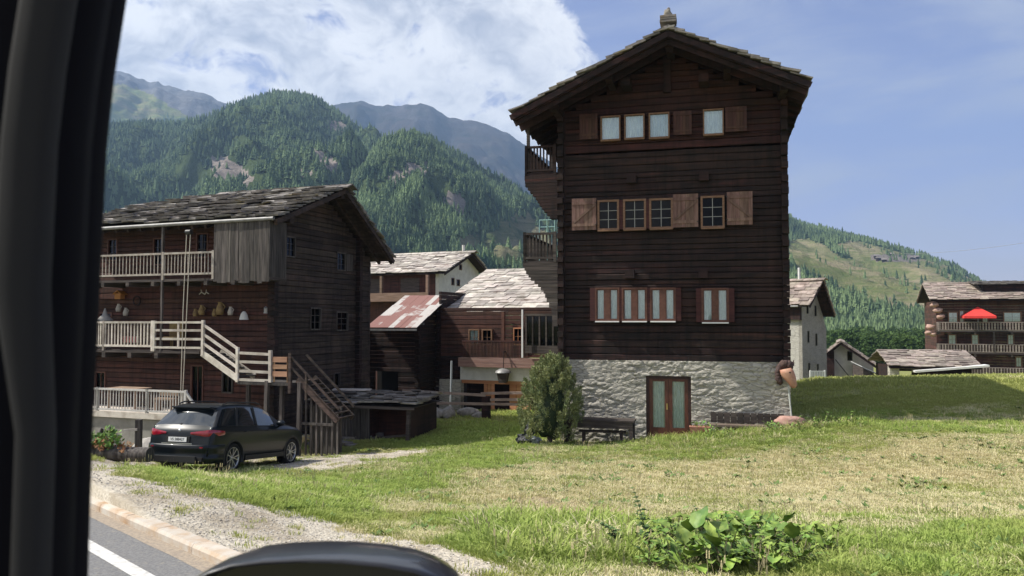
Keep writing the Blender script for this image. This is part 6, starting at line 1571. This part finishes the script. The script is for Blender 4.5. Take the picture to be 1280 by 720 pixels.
dg = bpy.context.evaluated_depsgraph_get(); ev = to.evaluated_get(dg).to_mesh()
VV = [v.co.copy() for v in ev.vertices]; groups = {}
WX = (.90, 3.76); WZ = .365
for pl_ in ev.polygons:
    c = pl_.center; m_ = pl_.material_index
    if abs(c.y) > .60 and any((c.x-wx)**2+(c.z-WZ-.01)**2 < .415**2 for wx in WX) and c.z < .95: continue
    if m_ in (2, 3, 4): m_ = m_*10+(1 if c.y > 0 else 0)
    groups.setdefault(m_, []).append([VV[i] for i in pl_.vertices])
bpy.data.objects.remove(to)
def emit(keys, name, mat, push=0.0):
    idx_ = {}; vs = []; fs = []
    for k in keys:
        for f in groups.get(k, []):
            q = []
            for p in f:
                t_ = (round(p.x, 5), round(p.y, 5), round(p.z, 5))
                if t_ not in idx_: idx_[t_] = len(vs); vs.append(t_)
                q.append(idx_[t_])
            if len(set(q)) > 2: fs.append(tuple(q))
    bb = B(); bb.add(vs, fs, 0, True); return bb.build(name, mat, car)
body = emit([0], 'body', M_paint); emit([1], 'underbody', M_clad, 0)
for k in (20, 21, 30, 31, 40, 41): emit([k], 'side_window', M_cglass)
emit([6], 'pillar_trim', M_clad); emit([5], 'windscreen', M_cglass); rw = emit([7], 'rear_window', M_cglass)
# pillars over the glass, window trim
for s_ in (-1, 1):
    b = B()
    for (x0, x1, w_) in ((1.02, 1.20, .05), (1.93, 1.93, .055)): b.beam((x0-.02, s_*.893, 1.13), (x1, s_*.712, 1.60), .02, w_*1.6, up=(1, 0, 0))
    b.build('door_pillar', M_clad, car)
# wheels and arches
for wx in WX:
    for s_ in (-1, 1):
        M90 = Matrix.Rotation(-s_*math.pi/2, 3, 'X'); c = Vector((wx, s_*.80, WZ))
        b = B(); b.lathe(c, [(.20, -.12), (.345, -.12), (.366, -.09), (.372, -.03), (.372, .06), (.362, .105), (.335, .125), (.272, .128), (.262, .10)], 36, axis=M90); tyre = b.build('wheel', M_tyre, car)
        b = B(); b.lathe(c, [(.268, .118), (.258, .125), (.245, .112), (.24, .06), (.235, -.1)], 36, axis=M90); b.lathe(c, [(.0, .10), (.05, .10), (.06, .085), (.065, .04)], 16, axis=M90)
        for k in range(5):
            for dd in (-.20, .20):
                a0 = 2*math.pi*k/5+dd*.35; a1 = 2*math.pi*k/5+dd*1.25
                q = lambda r_, a_, d_: c+M90 @ Vector((r_*math.cos(a_), r_*math.sin(a_), d_))
                b.beam(q(.045, a0, .085), q(.248, a1, .105), .018, .030, up=tuple(M90 @ Vector((0, 0, 1))))
        b.build('rim', M_rim, tyre); b = B(); b.lathe(c, [(0, .02), (.17, .02), (.17, -.02)], 24, axis=M90); b.build('brake_disc', M_clad, tyre)
        b = B(); n = 26; prev = None; vs = []
        for i in range(n+1):
            a_ = -.35+(math.pi+.70)*i/n; ca, sa = math.cos(a_), math.sin(a_)
            for (r_, yy) in ((.385, .70), (.392, .945), (.415, .955), (.455, .938)): vs.append((wx+r_*ca, s_*yy, max(.22, WZ+.01+r_*sa)))
        b.add(vs, [tuple((i*4+j, i*4+j+1, (i+1)*4+j+1, (i+1)*4+j)[::(-1 if s_ > 0 else 1)]) for i in range(n) for j in range(3)], 0, True); b.build('wheel_arch', M_clad, car)
        b = B(); b.lathe((wx, s_*.70, WZ), [(.0, 0), (.43, 0), (.43, .12*1)], 24, axis=M90); b.build('arch_liner', M_clad, car)
def rearx(z, f, off=.0): return float(np.interp(z, [.25, .31, .56, .80, .94, 1.07], [.10, .02, 0, .03, .05, .12]))-.10*(1-f*f)-off
def rearpanel(b, zs, f0, f1, off=.012, n=8, hw=.80, mat=0):
    vs = []; 
    for i in range(n+1):
        f = f0+(f1-f0)*i/n
        for z in zs(i/n): vs.append((rearx(z, f, off)+.02*max(0, abs(f)-.9)*10*.2, f*hw, z))
    k = len(zs(0)); b.add(vs, [(i*k+j, (i+1)*k+j, (i+1)*k+j+1, i*k+j+1) for i in range(n) for j in range(k-1)], mat, True)
for s_ in (-1, 1):
    b = B(); zz = lambda t: [.90-.045*t, .92, .96+.02*t, .985+.045*t]
    vs = []; n = 12; pth = []
    for i in range(n+1):
        t = i/n
        if t < .6:
            f = .42+(1.02-.42)*t/.6; pth.append((rearx(.95, min(f, 1), .022)+(.012 if f > .98 else 0), s_*f*.80, t))
        else:
            u_ = (t-.6)/.4; x = .09+.36*u_; pth.append((x, s_*(.845+.085*min(1, u_*1.6)), t))
    for (x, y, t) in pth:
        h0 = .91 if t < .6 else .91+.04*(t-.6)/.4; h1 = 1.0+.075*min(1, t/.6)-(.035*(t-.6)/.4 if t > .6 else 0); h0 = h0+.045*(1-min(1, t/.45))
        for kz in range(5):
            z = h0+(h1-h0)*kz/4; bul = .010*math.sin(math.pi*kz/4); nx_ = -1 if t < .6 else 0; vs.append((x-bul*(t < .7), y+s_*(bul+.006)*(t >= .5), z))
    b.add(vs, [tuple((i*5+j, (i+1)*5+j, (i+1)*5+j+1, i*5+j+1)[::s_]) for i in range(n) for j in range(4)], 0, True); b.build('tail_light', M_tail, car)
# bumper: a ledge sweeping round the back
b = B(); path = []
for i in range(17):
    t = -1+2*i/16
    if abs(t) < .72: f = t/.72; path.append((rearx(.6, f, .0), f*.79, (-1, 0) if abs(f) < .9 else (-.8, math.copysign(.6, f))))
    else: u_ = (abs(t)-.72)/.28; path.append((.02+.46*u_, math.copysign(.855+.07*min(1, u_*1.5), t), (0, math.copysign(1, t))))
prof = [(.0, .72), (.035, .715), (.055, .69), (.055, .60), (.03, .54), (.03, .44), (.05, .42), (.03, .33), (-.05, .27)]
vs = []
for (x, y, (nx_, ny_)) in path:
    for (d, z) in prof: vs.append((x+nx_*d, y+ny_*d*.5, z))
k = len(prof); b.add(vs, [(i*k+j, i*k+j+1, (i+1)*k+j+1, (i+1)*k+j) for i in range(16) for j in range(k-1)], 0, True); bp_ = b.build('rear_bumper', M_paint, car)
b = B(); b.box(-.165, -.10, -.58, .58, .30, .44)
b.build('diffuser', M_clad, bp_)
for s_ in (-.62, .62): b = B(); b.box(-.11, -.02, s_-.11, s_+.11, .33, .42); b.build('exhaust_tip', M_black, bp_)
for s_ in (-1, 1): b = B(); b.box(rearx(.6, .92, .075), rearx(.6, .92, .06), s_*.62-.09, s_*.62+.09, .64, .67); b.build('reflector', M_tail, bp_)
b = B(); b.hexa([(.52, -.60, 1.555), (.34, -.54, 1.585), (.34, .54, 1.585), (.52, .60, 1.555), (.6, -.60, 1.60), (.345, -.54, 1.61), (.345, .54, 1.61), (.6, .60, 1.60)]); b.build('roof_spoiler', M_paint, car)
for s_ in (-1, 1): b = B(); b.tube([(.75, s_*.62, 1.67), (.95, s_*.63, 1.72), (2.2, s_*.63, 1.725), (2.45, s_*.62, 1.67)], .018, 6); b.build('roof_rail', M_clad, car)
# plate recess, plate and writing
b = B(); b.box(rearx(.86, 0, .01), rearx(.86, 0, .0)+.05, -.33, .33, .755, .905); b.build('plate_recess', M_clad, car)
b = B(); b.box(rearx(.83, 0, .022), rearx(.83, 0, .0111), -.26, .24, .775, .885); plate = b.build('number_plate', pmat('plate_white', (.75, .75, .73), rough=.4), car)
def text(body_, size, loc, rot, mat, parent, name):
    cu = bpy.data.curves.new(name, 'FONT'); cu.body = body_; cu.size = size; cu.align_x = 'CENTER'; cu.align_y = 'CENTER'; cu.extrude = .001
    to_ = bpy.data.objects.new('t', cu); COL.objects.link(to_); me = bpy.data.meshes.new_from_object(to_.evaluated_get(bpy.context.evaluated_depsgraph_get())); bpy.data.objects.remove(to_)
    o = bpy.data.objects.new(name, me); COL.objects.link(o); me.materials.clear(); me.materials.append(mat); o.location = loc; o.rotation_euler = rot; o.parent = parent; return o
text('VS 388427', .088, (rearx(.83, 0, .0245), -.01, .83), (R(90), 0, R(-90)), M_black, plate, 'plate_lettering')
b = B(); b.lathe((rearx(1.03, 0, .012), 0, 1.035), [(0, .012), (.036, .010), (.04, 0)], 18, axis=Matrix.Rotation(-math.pi/2, 3, 'Y')); b.build('badge', M_chr, car)
b = B(); b.box(rearx(.74, 0, .018), rearx(.74, 0, .0), -.42, .42, .725, .745); b.build('tailgate_trim', M_chr, car)
b = B(); b.beam((.12, .05, 1.18), (.17, -.32, 1.22), .02, .03); b.cyl((.12, .05, 1.15), (.10, .05, 1.2), .03); b.build('rear_wiper', M_clad, car)
for s_ in (-1, 1):
    b = B(); b.blob((2.95, s_*1.00, 1.18), (.09, .13, .08), seed=1, amp=.1, sub=(12, 8)); b.beam((2.95, s_*.86, 1.06), (2.95, s_*.97, 1.10), .06, .05); b.build('door_mirror', M_paint, car)
    for x in (1.40, 2.45): b = B(); b.tube([(x-.1, s_*.948, 1.0), (x-.06, s_*.965, 1.01), (x+.08, s_*.965, 1.01), (x+.12, s_*.948, 1.0)], .014, 6); b.build('door_handle', M_paint, car)
    b = B(); b.beam((1.40, s_*.938, .34), (3.28, s_*.938, .34), .03, .12); b.build('side_skirt', M_clad, car)
    b = B(); b.tube([(.55, s_*.893, 1.155), (1.4, s_*.897, 1.145), (2.85, s_*.887, 1.115)], .007, 5); b.build('window_trim', M_clad, car)
# ================================================================ grass
def tuft(seed, n, h, spread, lean, wid=.0035):
    rd = random.Random(seed); b = B()
    for k in range(n):
        a = rd.uniform(0, 6.283); r = spread*rd.random()**.5; x, y = r*math.cos(a), r*math.sin(a); hh = h*rd.uniform(.5, 1.15); d = a+rd.uniform(-1, 1); l = lean*hh*rd.uniform(.2, 1.3)
        wd = wid*rd.uniform(.7, 1.4); q = d+math.pi/2+rd.uniform(-.6, .6); ox, oy = wd*math.cos(q), wd*math.sin(q); dx, dy = math.cos(d)*l, math.sin(d)*l
        v = [(x-ox, y-oy, -.01), (x+ox, y+oy, -.01), (x+dx*.35+ox*.8, y+dy*.35+oy*.8, hh*.55), (x+dx*.35-ox*.8, y+dy*.35-oy*.8, hh*.55), (x+dx, y+dy, hh*(1-lean*.25))]
        b.add(v, [(0, 1, 2, 3), (3, 2, 4)])
    return b
def grassmat(name):
    m = bpy.data.materials.new(name); m.use_nodes = True; t = NT(m.node_tree)
    P = t.n('ShaderNodeNewGeometry').outputs['Position']; rp = t.n('ShaderNodeNewGeometry').outputs['Random Per Island']
    dr_ = t.n('ShaderNodeAttribute', attribute_type='INSTANCER', attribute_name='dry').outputs['Fac']; lush = t.n('ShaderNodeAttribute', attribute_type='INSTANCER', attribute_name='lush').outputs['Fac']
    rnd = t.n('ShaderNodeObjectInfo').outputs['Random']
    g = t.mix(rp, (.26, .30, .08), (.44, .46, .16)); g = t.mix(lush, g, t.mix(rp, (.21, .30, .062), (.37, .47, .13)))
    s = t.mix(rp, (.52, .46, .25), (.76, .69, .44))
    k = t.math('ADD', dr_, t.math('ADD', t.math('MULTIPLY', t.math('SUBTRACT', rp, .5), .7), t.math('MULTIPLY', t.math('SUBTRACT', t.noise(P, 1.3, 5, .6), .5), 1.3)))
    col = t.mix(t.ramp(k, .35, .62), g, s)
    df = t.n('ShaderNodeBsdfDiffuse', ins={'Color': col}); tl = t.n('ShaderNodeBsdfTranslucent', ins={'Color': col}); mx = t.n('ShaderNodeMixShader', ins={0: .3})
    t.t.links.new(df.outputs[0], mx.inputs[1]); t.t.links.new(tl.outputs[0], mx.inputs[2])
    o = t.n('ShaderNodeOutputMaterial'); t.t.links.new(mx.outputs[0], o.inputs[0]); return m
M_grass = grassmat('grass_blades')
short = [unlinked(tuft(i, 26, .045, .09, .85), 'grass_tuft', M_grass) for i in range(4)]
longg = [unlinked(tuft(10+i, 22, .12, .07, .9, .004), 'grass_tuft', M_grass) for i in range(4)]
far_ = [unlinked(tuft(20+i, 16, .09, .16, .8, .008), 'grass_tuft', M_grass) for i in range(3)]
def sample(n, r0, r1, seed, u0=-.62, u1=.70):
    r = np.random.default_rng(seed); D = np.sqrt(r.random(n)*(r1*r1-r0*r0)+r0*r0); u = r.uniform(u0, u1, n); return u*D, D, r
def blocked(x, y):
    """inside the footprint of the buildings or the car"""
    bl = np.zeros(x.shape, bool)
    for (fr, x0, x1, y0, y1) in ((mf, -.0, MW, -.05, MD), (lf, XL-2, 0, -2.0, s_x), (bf, -5.2, 0, 0, 8), (cf, 0, 9, .5, 9), (sf, 0, x1s, 0, 2.6)):
        lx_ = (x-fr.o.x)*fr.a.x+(y-fr.o.y)*fr.a.y; ly_ = (x-fr.o.x)*fr.g.x+(y-fr.o.y)*fr.g.y; bl |= (lx_ > x0) & (lx_ < x1) & (ly_ > y0) & (ly_ < y1)
    return bl
LUSH = [[(560, 700), (560, 655), (640, 640), (760, 645), (800, 655), (980, 650), (1040, 655), (1280, 655), (1280, 720), (700, 720), (640, 705)], [(140, 588), (300, 590), (420, 585), (520, 570), (640, 560), (700, 575), (600, 600), (440, 655), (380, 650), (300, 630), (180, 602)],
        [(480, 560), (560, 525), (700, 515), (700, 560), (620, 575), (520, 575)], [(700, 556), (860, 548), (1000, 530), (1080, 520), (1280, 520), (1280, 535), (1000, 555), (840, 562), (700, 570)]]
TALL = [[(800, 547), (860, 540), (990, 530), (1010, 515), (1100, 520), (1080, 535), (1000, 545), (880, 556), (800, 556)], [(560, 655), (800, 650), (820, 700), (640, 700)], [(1000, 475), (1300, 470), (1300, 478), (1000, 484)]]
def field(n, r0, r1, seed, src, name, smin, smax, label, keepf=None):
    x, y, r = sample(n, r0, r1, seed); t_, n2 = tn(x, y); z = gz(x, y); g, d, bb_ = masks(x, y, z); px, py = projn(x, y, z)
    lu = np.zeros(x.shape); ta = np.zeros(x.shape)
    j1 = np.array([noise.noise(Vector((a*.35, c*.35, 1.)))+.6*noise.noise(Vector((a*1.3, c*1.3, 3.))) for a, c in zip(x, y)])
    for p in LUSH: lu = np.maximum(lu, soft(px+j1*70, py+j1*20, p, x, y))
    lu *= .75
    for p in TALL: ta = np.maximum(ta, soft(px, py, p, x, y))
    nz_ = np.array([noise.noise(Vector((a*1.6, c*1.6, 2.))) for a, c in zip(x, y)]); nz3 = np.array([noise.noise(Vector((a*.5, c*.5, 9.))) for a, c in zip(x, y)])
    pr = (1-np.clip(g*1.5+nz_*.9-.25, 0, 1))*(1-bb_*.8)
    pr = np.maximum(pr, .015*(n2 > 3.6)); pr *= (1-np.clip(d-.1, 0, 1)*.35*(nz_ > .1))
    if keepf is not None: pr *= keepf(px, py, lu, ta, nz_, nz3)
    ok = (r.random(n) < pr) & (n2 > 3.4) & ~blocked(x, y)
    x, y, z, d, lu, ta, nz_, nz3 = [a[ok] for a in (x, y, z, d, lu, ta, nz_, nz3)]
    dz = np.array([noise.noise(Vector((a*.9, c*.9, 0)))*.035+noise.noise(Vector((a*3.1, c*3.1, 4)))*.014 if math.hypot(a, c) < 45 else 0 for a, c in zip(x, y)])
    s = r.uniform(smin, smax, len(x))*(1+.5*lu+.9*ta+.5*np.clip(nz_, 0, 1))
    dd = np.clip(d*.55+.27-.24*lu+nz3*.45-np.clip((y-26)/4, 0, 1)*.40, 0, 1)
    scatter(name, np.stack([x, y, z+dz], 1), s, src, {'dry': dd, 'lush': np.clip(lu+nz_*.4, 0, 1)}, .12, label)
    print(name, len(x))
field(34000, 5.0, 13, 1, short, 'near_grass', .8, 1.3, 'short mown grass with dry straw patches in the foreground')
field(60000, 12, 31, 2, short, 'field_grass', .9, 1.5, 'short grass of the field in front of the tall house')
field(26000, 28, 48, 3, far_, 'back_grass', .8, 1.4, 'grass of the back meadow up to the crest')
field(16000, 5.0, 31, 4, longg, 'tall_grass', .7, 1.25, 'longer green grass along the verge and the house foot', keepf=lambda px, py, lu, ta, a, c: np.clip(lu*.35+ta*1.0+(a > .30)*.16, 0, 1))
def rosette(seed):
    rd = random.Random(seed); b = B()
    for k in range(9):
        a = rd.uniform(0, 6.28); L_ = rd.uniform(.05, .11); w_ = L_*.22; d = Vector((math.cos(a), math.sin(a), rd.uniform(.15, .8))).normalized(); s_ = Vector((-math.sin(a), math.cos(a), 0))
        b.add([(0, 0, 0), d*L_*.5-s_*w_, d*L_, d*L_*.5+s_*w_], [(0, 1, 2, 3)])
    return b
def seedstalk(seed):
    rd = random.Random(seed); b = B()
    for k in range(4):
        x, y = rd.uniform(-.05, .05), rd.uniform(-.05, .05); h = rd.uniform(.14, .30); l = rd.uniform(-.08, .08); b.add([(x-.0015, y, 0), (x+.0015, y, 0), (x+l+.0012, y+l, h), (x+l-.0012, y+l, h)], [(0, 1, 2, 3)])
        for q in range(5): z = h-.05+q*.012; b.add([(x+l-.008, y+l, z), (x+l+.008, y+l, z+.004), (x+l, y+l+.003, z+.02)], [(0, 1, 2)])
    return b
M_ros = pmat('plantain_leaf', (.09, .15, .035), (.15, .22, .055), island=.3); M_stk = pmat('dry_stalk', (.50, .43, .25), (.40, .35, .19))
for (nm, fn, mt, n_s, sd, lb, cl, lo_) in (('meadow_weeds', rosette, M_ros, 6000, 21, 'small dark green weeds growing in patches through the mown grass', 1, .12), ('seed_stalks', seedstalk, M_stk, 1600, 22, 'thin dry seed stalks standing above the grass', 2, -.1)):
    sr3 = [unlinked(fn(i), nm, mt) for i in range(3)]
    x, y, r = sample(n_s, 5.2, 27, sd); z = gz(x, y); g, d, bb_ = masks(x, y, z); t_, n2 = tn(x, y)
    c3 = np.array([noise.noise(Vector((a*.8, c*.8, 20.+cl)))+.5*noise.noise(Vector((a*2.6, c*2.6, 30.))) for a, c in zip(x, y)])
    ok = (n2 > 3.7) & (g < .5) & (c3 > lo_) & ~blocked(x, y); x, y, z = x[ok], y[ok], z[ok]
    dz = np.array([noise.noise(Vector((a*.9, c*.9, 0)))*.035+noise.noise(Vector((a*3.1, c*3.1, 4)))*.014 for a, c in zip(x, y)])
    scatter(nm, np.stack([x, y, z+dz], 1), r.uniform(.7, 1.6 if cl == 1 else 1.1, len(x)), sr3, {}, .1, lb)
# gravel stones lying on the verge
x, y, r = sample(42000, 5.5, 27, 9, -.60, .05); z = gz(x, y); g, d, bb_ = masks(x, y, z); t_, n2 = tn(x, y)
ok = (g > .45) & (n2 > 3.3) & ~blocked(x, y); x, y, z = x[ok], y[ok], z[ok]
dz = np.array([noise.noise(Vector((a*.9, c*.9, 0)))*.035+noise.noise(Vector((a*3.1, c*3.1, 4)))*.014 for a, c in zip(x, y)])
def pebble(seed):
    b = B(); b.blob((0, 0, .2), (1, .8, .5), seed=seed, amp=.3, sub=(6, 4)); return b
peb = [unlinked(pebble(i), 'pebble', None) for i in range(3)] if False else []
m = bpy.data.materials.new('gravel_stone'); m.use_nodes = True; t = NT(m.node_tree); rr_ = t.n('ShaderNodeObjectInfo').outputs['Random']
bs = t.n('ShaderNodeBsdfPrincipled', ins={'Base Color': t.mix(rr_, (.28, .25, .21), (.62, .58, .51)), 'Roughness': .95, 'Specular IOR Level': .1}); oo = t.n('ShaderNodeOutputMaterial'); t.t.links.new(bs.outputs[0], oo.inputs[0])
peb = [unlinked(pebble(i), 'pebble', m) for i in range(3)]
scatter('gravel', np.stack([x, y, z+dz], 1), r.uniform(.006, .017, len(x)), peb, {}, .4, 'pale loose gravel of the verge and drive')

# ================================================================ broad leaved weeds in the foreground
M_dock = pmat('dock_leaf', (.10, .19, .03), (.26, .36, .07), scale=6, rough=.55, island=.28, sat=.015, bump=.3, bscale=22, bdist=.01)
M_stalk = pmat('dock_stalk', (.13, .18, .07), (.22, .16, .10), scale=5)
def leaf(b, base, dirv, L_, W_, rd, curl=.5):
    d = Vector(dirv).normalized(); side = d.cross(Vector((0, 0, 1))).normalized(); up = side.cross(d).normalized(); n = 6; vs = []
    for i in range(n+1):
        t = i/n; w_ = W_*math.sin(math.pi*min(.97, t**.7*.93+.05))*.5; c = Vector(base)+d*(L_*t)+up*(-curl*L_*t*t*.6); wav = .07*L_*math.sin(i*2.3+rd.random())
        for s_ in (-1, -.5, 0, .5, 1): vs.append(c+side*(w_*s_)+up*(abs(s_)*w_*.35+wav*abs(s_)))
    b.add(vs, [(i*5+j, i*5+j+1, (i+1)*5+j+1, (i+1)*5+j) for i in range(n) for j in range(4)], 0, True)
spots = [(862, 712, .42, 'front left'), (905, 716, .45, ''), (835, 698, .34, ''), (870, 692, .50, ''), (912, 690, .50, ''), (948, 695, .42, ''), (890, 676, .44, ''), (935, 674, .40, ''), (968, 676, .36, ''), (985, 690, .36, ''), (830, 676, .30, ''), (1010, 680, .28, ''), (1040, 672, .22, ''), (800, 690, .25, ''), (960, 716, .4, ''), (815, 712, .3, ''), (850, 680, .36, ''), (1000, 708, .36, ''), (1030, 692, .28, ''), (880, 704, .46, ''), (930, 706, .46, ''), (845, 666, .25, ''), (910, 662, .28, ''), (955, 662, .26, '')]
for k, (px, py, s_, _) in enumerate(spots):
    h_ = hit(px, py, 4.5, 30); rd = random.Random(40+k)
    o = thing('dock_plant', 'broad leaved green weed in the clump at the bottom of the field', 'plant', tuple(h_), 0, 'broad leaved weeds in the foreground clump')
    b = B(); st_ = B(); s_ *= .74; n = 34
    for i in range(n):
        a = 2.4*i+rd.uniform(-.4, .4); el = rd.uniform(.35, 1.3); L_ = s_*rd.choice([.2, .28, .34, .42, .6])*rd.uniform(.8, 1.15)
        foot = Vector((rd.uniform(-.05, .05), rd.uniform(-.05, .05), 0)); dv = Vector((math.cos(a)*math.cos(el), math.sin(a)*math.cos(el), math.sin(el))); bs_ = foot+dv*(s_*rd.uniform(.25, .95)); st_.cyl(foot, bs_, .006, .004, 5)
        leaf(b, bs_, (dv.x*1.2+rd.uniform(-.5, .5), dv.y*1.2+rd.uniform(-.5, .5), dv.z*.5+rd.uniform(-.3, .6)), L_, L_*.78, rd, rd.uniform(.3, .9))
    b.build('leaves', M_dock, o); st_.build('stems', M_stalk, o)
for k, (px, py, hgt, lb) in enumerate(((808, 690, .62, 'thin tall weed stalk left of the broad leaved clump'), (878, 676, .36, 'short seed stalk rising behind the broad leaved clump'), (776, 690, .4, 'arching thin weed left of the tall weed stalk'))):
    h_ = hit(px, py, 4.5, 30); rd = random.Random(60+k); o = thing('weed_stalk', lb, 'plant', tuple(h_)); b = B(); lb_ = B(); n = 14; pr = Vector((0, 0, 0)); lean = (-.16 if k != 2 else -.45)
    for i in range(n):
        t = (i+1)/n; q = Vector((lean*hgt*t*t*1.3, .02*math.sin(i), hgt*t*(1-.25*t*(k == 2)))); b.cyl(pr, q, .006*(1-.6*t), .006*(1-.6*t-.04), 5, cap=False)
        if t > .12:
            for z in range(4): a = rd.uniform(0, 6.28); leaf(lb_, q, (math.cos(a), math.sin(a), .4), .13*(1.15-t)+.02, .05*(1.15-t)+.01, rd, .5)
        pr = q
    b.build('stem', M_stalk, o); lb_.build('leaves', pmat('weed_leaf', (.06, .12, .035), (.12, .19, .06), scale=8, island=.3), o)
# weeds along the foot of the tall house
rd = random.Random(77)
for k in range(16):
    px = rd.uniform(865, 1075); x, _ = mf.L(px, 540, -1.1-rd.uniform(0, .8)); w_ = mf.W(x, -1.1-rd.uniform(0, .9), 0)
    o = thing('verge_weed', 'leafy green weed in the tall grass at the foot of the rubble wall', 'plant', (w_.x, w_.y, G(w_.x, w_.y)), 0, 'weeds along the foot of the rubble wall')
    b = B(); s_ = rd.uniform(.25, .5)
    for q in range(26):
        a = rd.uniform(0, 6.28); c = Vector((rd.uniform(-.14, .14), rd.uniform(-.14, .14), rd.uniform(.02, s_))); leaf(b, c, (math.cos(a), math.sin(a), .7), .12, .045, rd, .5)
    b.build('leaves', M_leafg, o)
    b = B()
    for q in range(5): b.cyl((rd.uniform(-.1, .1), rd.uniform(-.1, .1), 0), (rd.uniform(-.14, .14), rd.uniform(-.14, .14), s_), .005, .003, 4)
    b.build('stems', M_stalk, o)

# ================================================================ the vehicle the picture was taken from
veh = thing('own_vehicle', 'black window pillar and door mirror of the vehicle at the left and bottom edge', 'vehicle', (0, 0, 0))
def pil(pxs, D, thick, mat, name, parent, edge=.012):
    """upright bar following the given (py, px_left, px_right) stations, thick metres deep"""
    b = B(); vs = []; n = 0; sec = []
    for (py, xl, xr_) in pxs:
        a = at(xl, py, D); c = at(xr_, py, D); w_ = c-a; wl = w_.length; e = w_.normalized(); d = Vector((0, 1, 0)); m = 16
        for i in range(m):
            t = 2*math.pi*i/m; ct, st_ = math.cos(t), math.sin(t); sx = math.copysign(abs(ct)**.45, ct); sy = math.copysign(abs(st_)**.6, st_)
            vs.append((a+c)/2+e*(sx*wl/2)+d*(sy*thick/2))
        n += 1
    b.add(vs, [tuple((k*m+i, k*m+(i+1) % m, (k+1)*m+(i+1) % m, (k+1)*m+i)) for k in range(n-1) for i in range(m)]+[tuple(range(m)), tuple(range((n-1)*m, n*m))[::-1]], 0, True)
    return b.build(name, mat, parent)
M_trim = pmat('pillar_trim_grey', (.011, .011, .011), rough=.9); M_seal = pmat('black_rubber', (.002, .002, .004), rough=.85, spec=.15)
er = [(-160, 178), (0, 151), (90, 137), (180, 127), (360, 118), (540, 109), (720, 103), (860, 99)]
pl_ = pil([(y, -420, x-22) for y, x in er], .52, .07, M_seal, 'window_pillar', veh)
pil([(y, x-62, x) for y, x in er], .55, .03, M_seal, 'weather_seal', pl_)
pil([(y, (x-120) if y < 400 else x-82, x-60 if y < 400 else x-46) for y, x in er], .465, .02, M_trim, 'pillar_trim', pl_)
# door mirror
D = .86; b = B()
out_ = [(222, 760), (226, 728), (240, 709), (262, 697), (290, 688), (330, 683.5), (380, 681.5), (430, 682.5), (480, 687), (520, 694), (550, 704), (572, 716), (584, 735), (588, 770), (575, 830), (520, 860), (400, 868), (290, 860), (238, 830)]
pts_ = [at(x, y+16, D) for x, y in out_]; n = len(pts_); cen = sum(pts_, Vector())/n
rings = [(0.93, -.004), (.985, -.014), (1.0, .0), (1.0, .02), (.97, .05), (.88, .09), (.66, .125), (.35, .14)]; vs = []
for (k, dy) in rings:
    for p in pts_: q = cen+(p-cen)*k; vs.append((q.x, q.y+dy, q.z))
b.add(vs, [tuple((r_*n+i, r_*n+(i+1) % n, (r_+1)*n+(i+1) % n, (r_+1)*n+i)) for r_ in range(len(rings)-1) for i in range(n)]+[tuple(range((len(rings)-1)*n, len(rings)*n))], 0, True)
mr = b.build('door_mirror', pmat('gloss_black', (.012, .012, .015), rough=.35, coat=.4), veh)
b = B(); vs = []
for (k, dy) in ((.93, -.003), (.90, .018)):
    for p in pts_: q = cen+(p-cen)*k; vs.append((q.x, q.y+dy, q.z))
b.add(vs, [tuple((i, (i+1) % n, n+(i+1) % n, n+i)) for i in range(n)], 0, True); b.build('mirror_rim', M_seal, mr)
b = B(); b.add([(cen+(p-cen)*.905+Vector((0, .016, 0))) for p in pts_], [tuple(range(n))[::-1]]); b.build('mirror_glass', pmat('dark_mirror_glass', (.03, .03, .032), rough=.15, spec=.4), mr)
b = B(); a = cen+Vector((-.10, .06, -.05)); b.beam(a, (-.55, .75, 1.45), .07, .06); b.build('mirror_arm', M_seal, mr)
b = B(); b.box(-1.2, .3, .48, .58, .6, 1.44); b.build('door_panel', M_seal, veh)
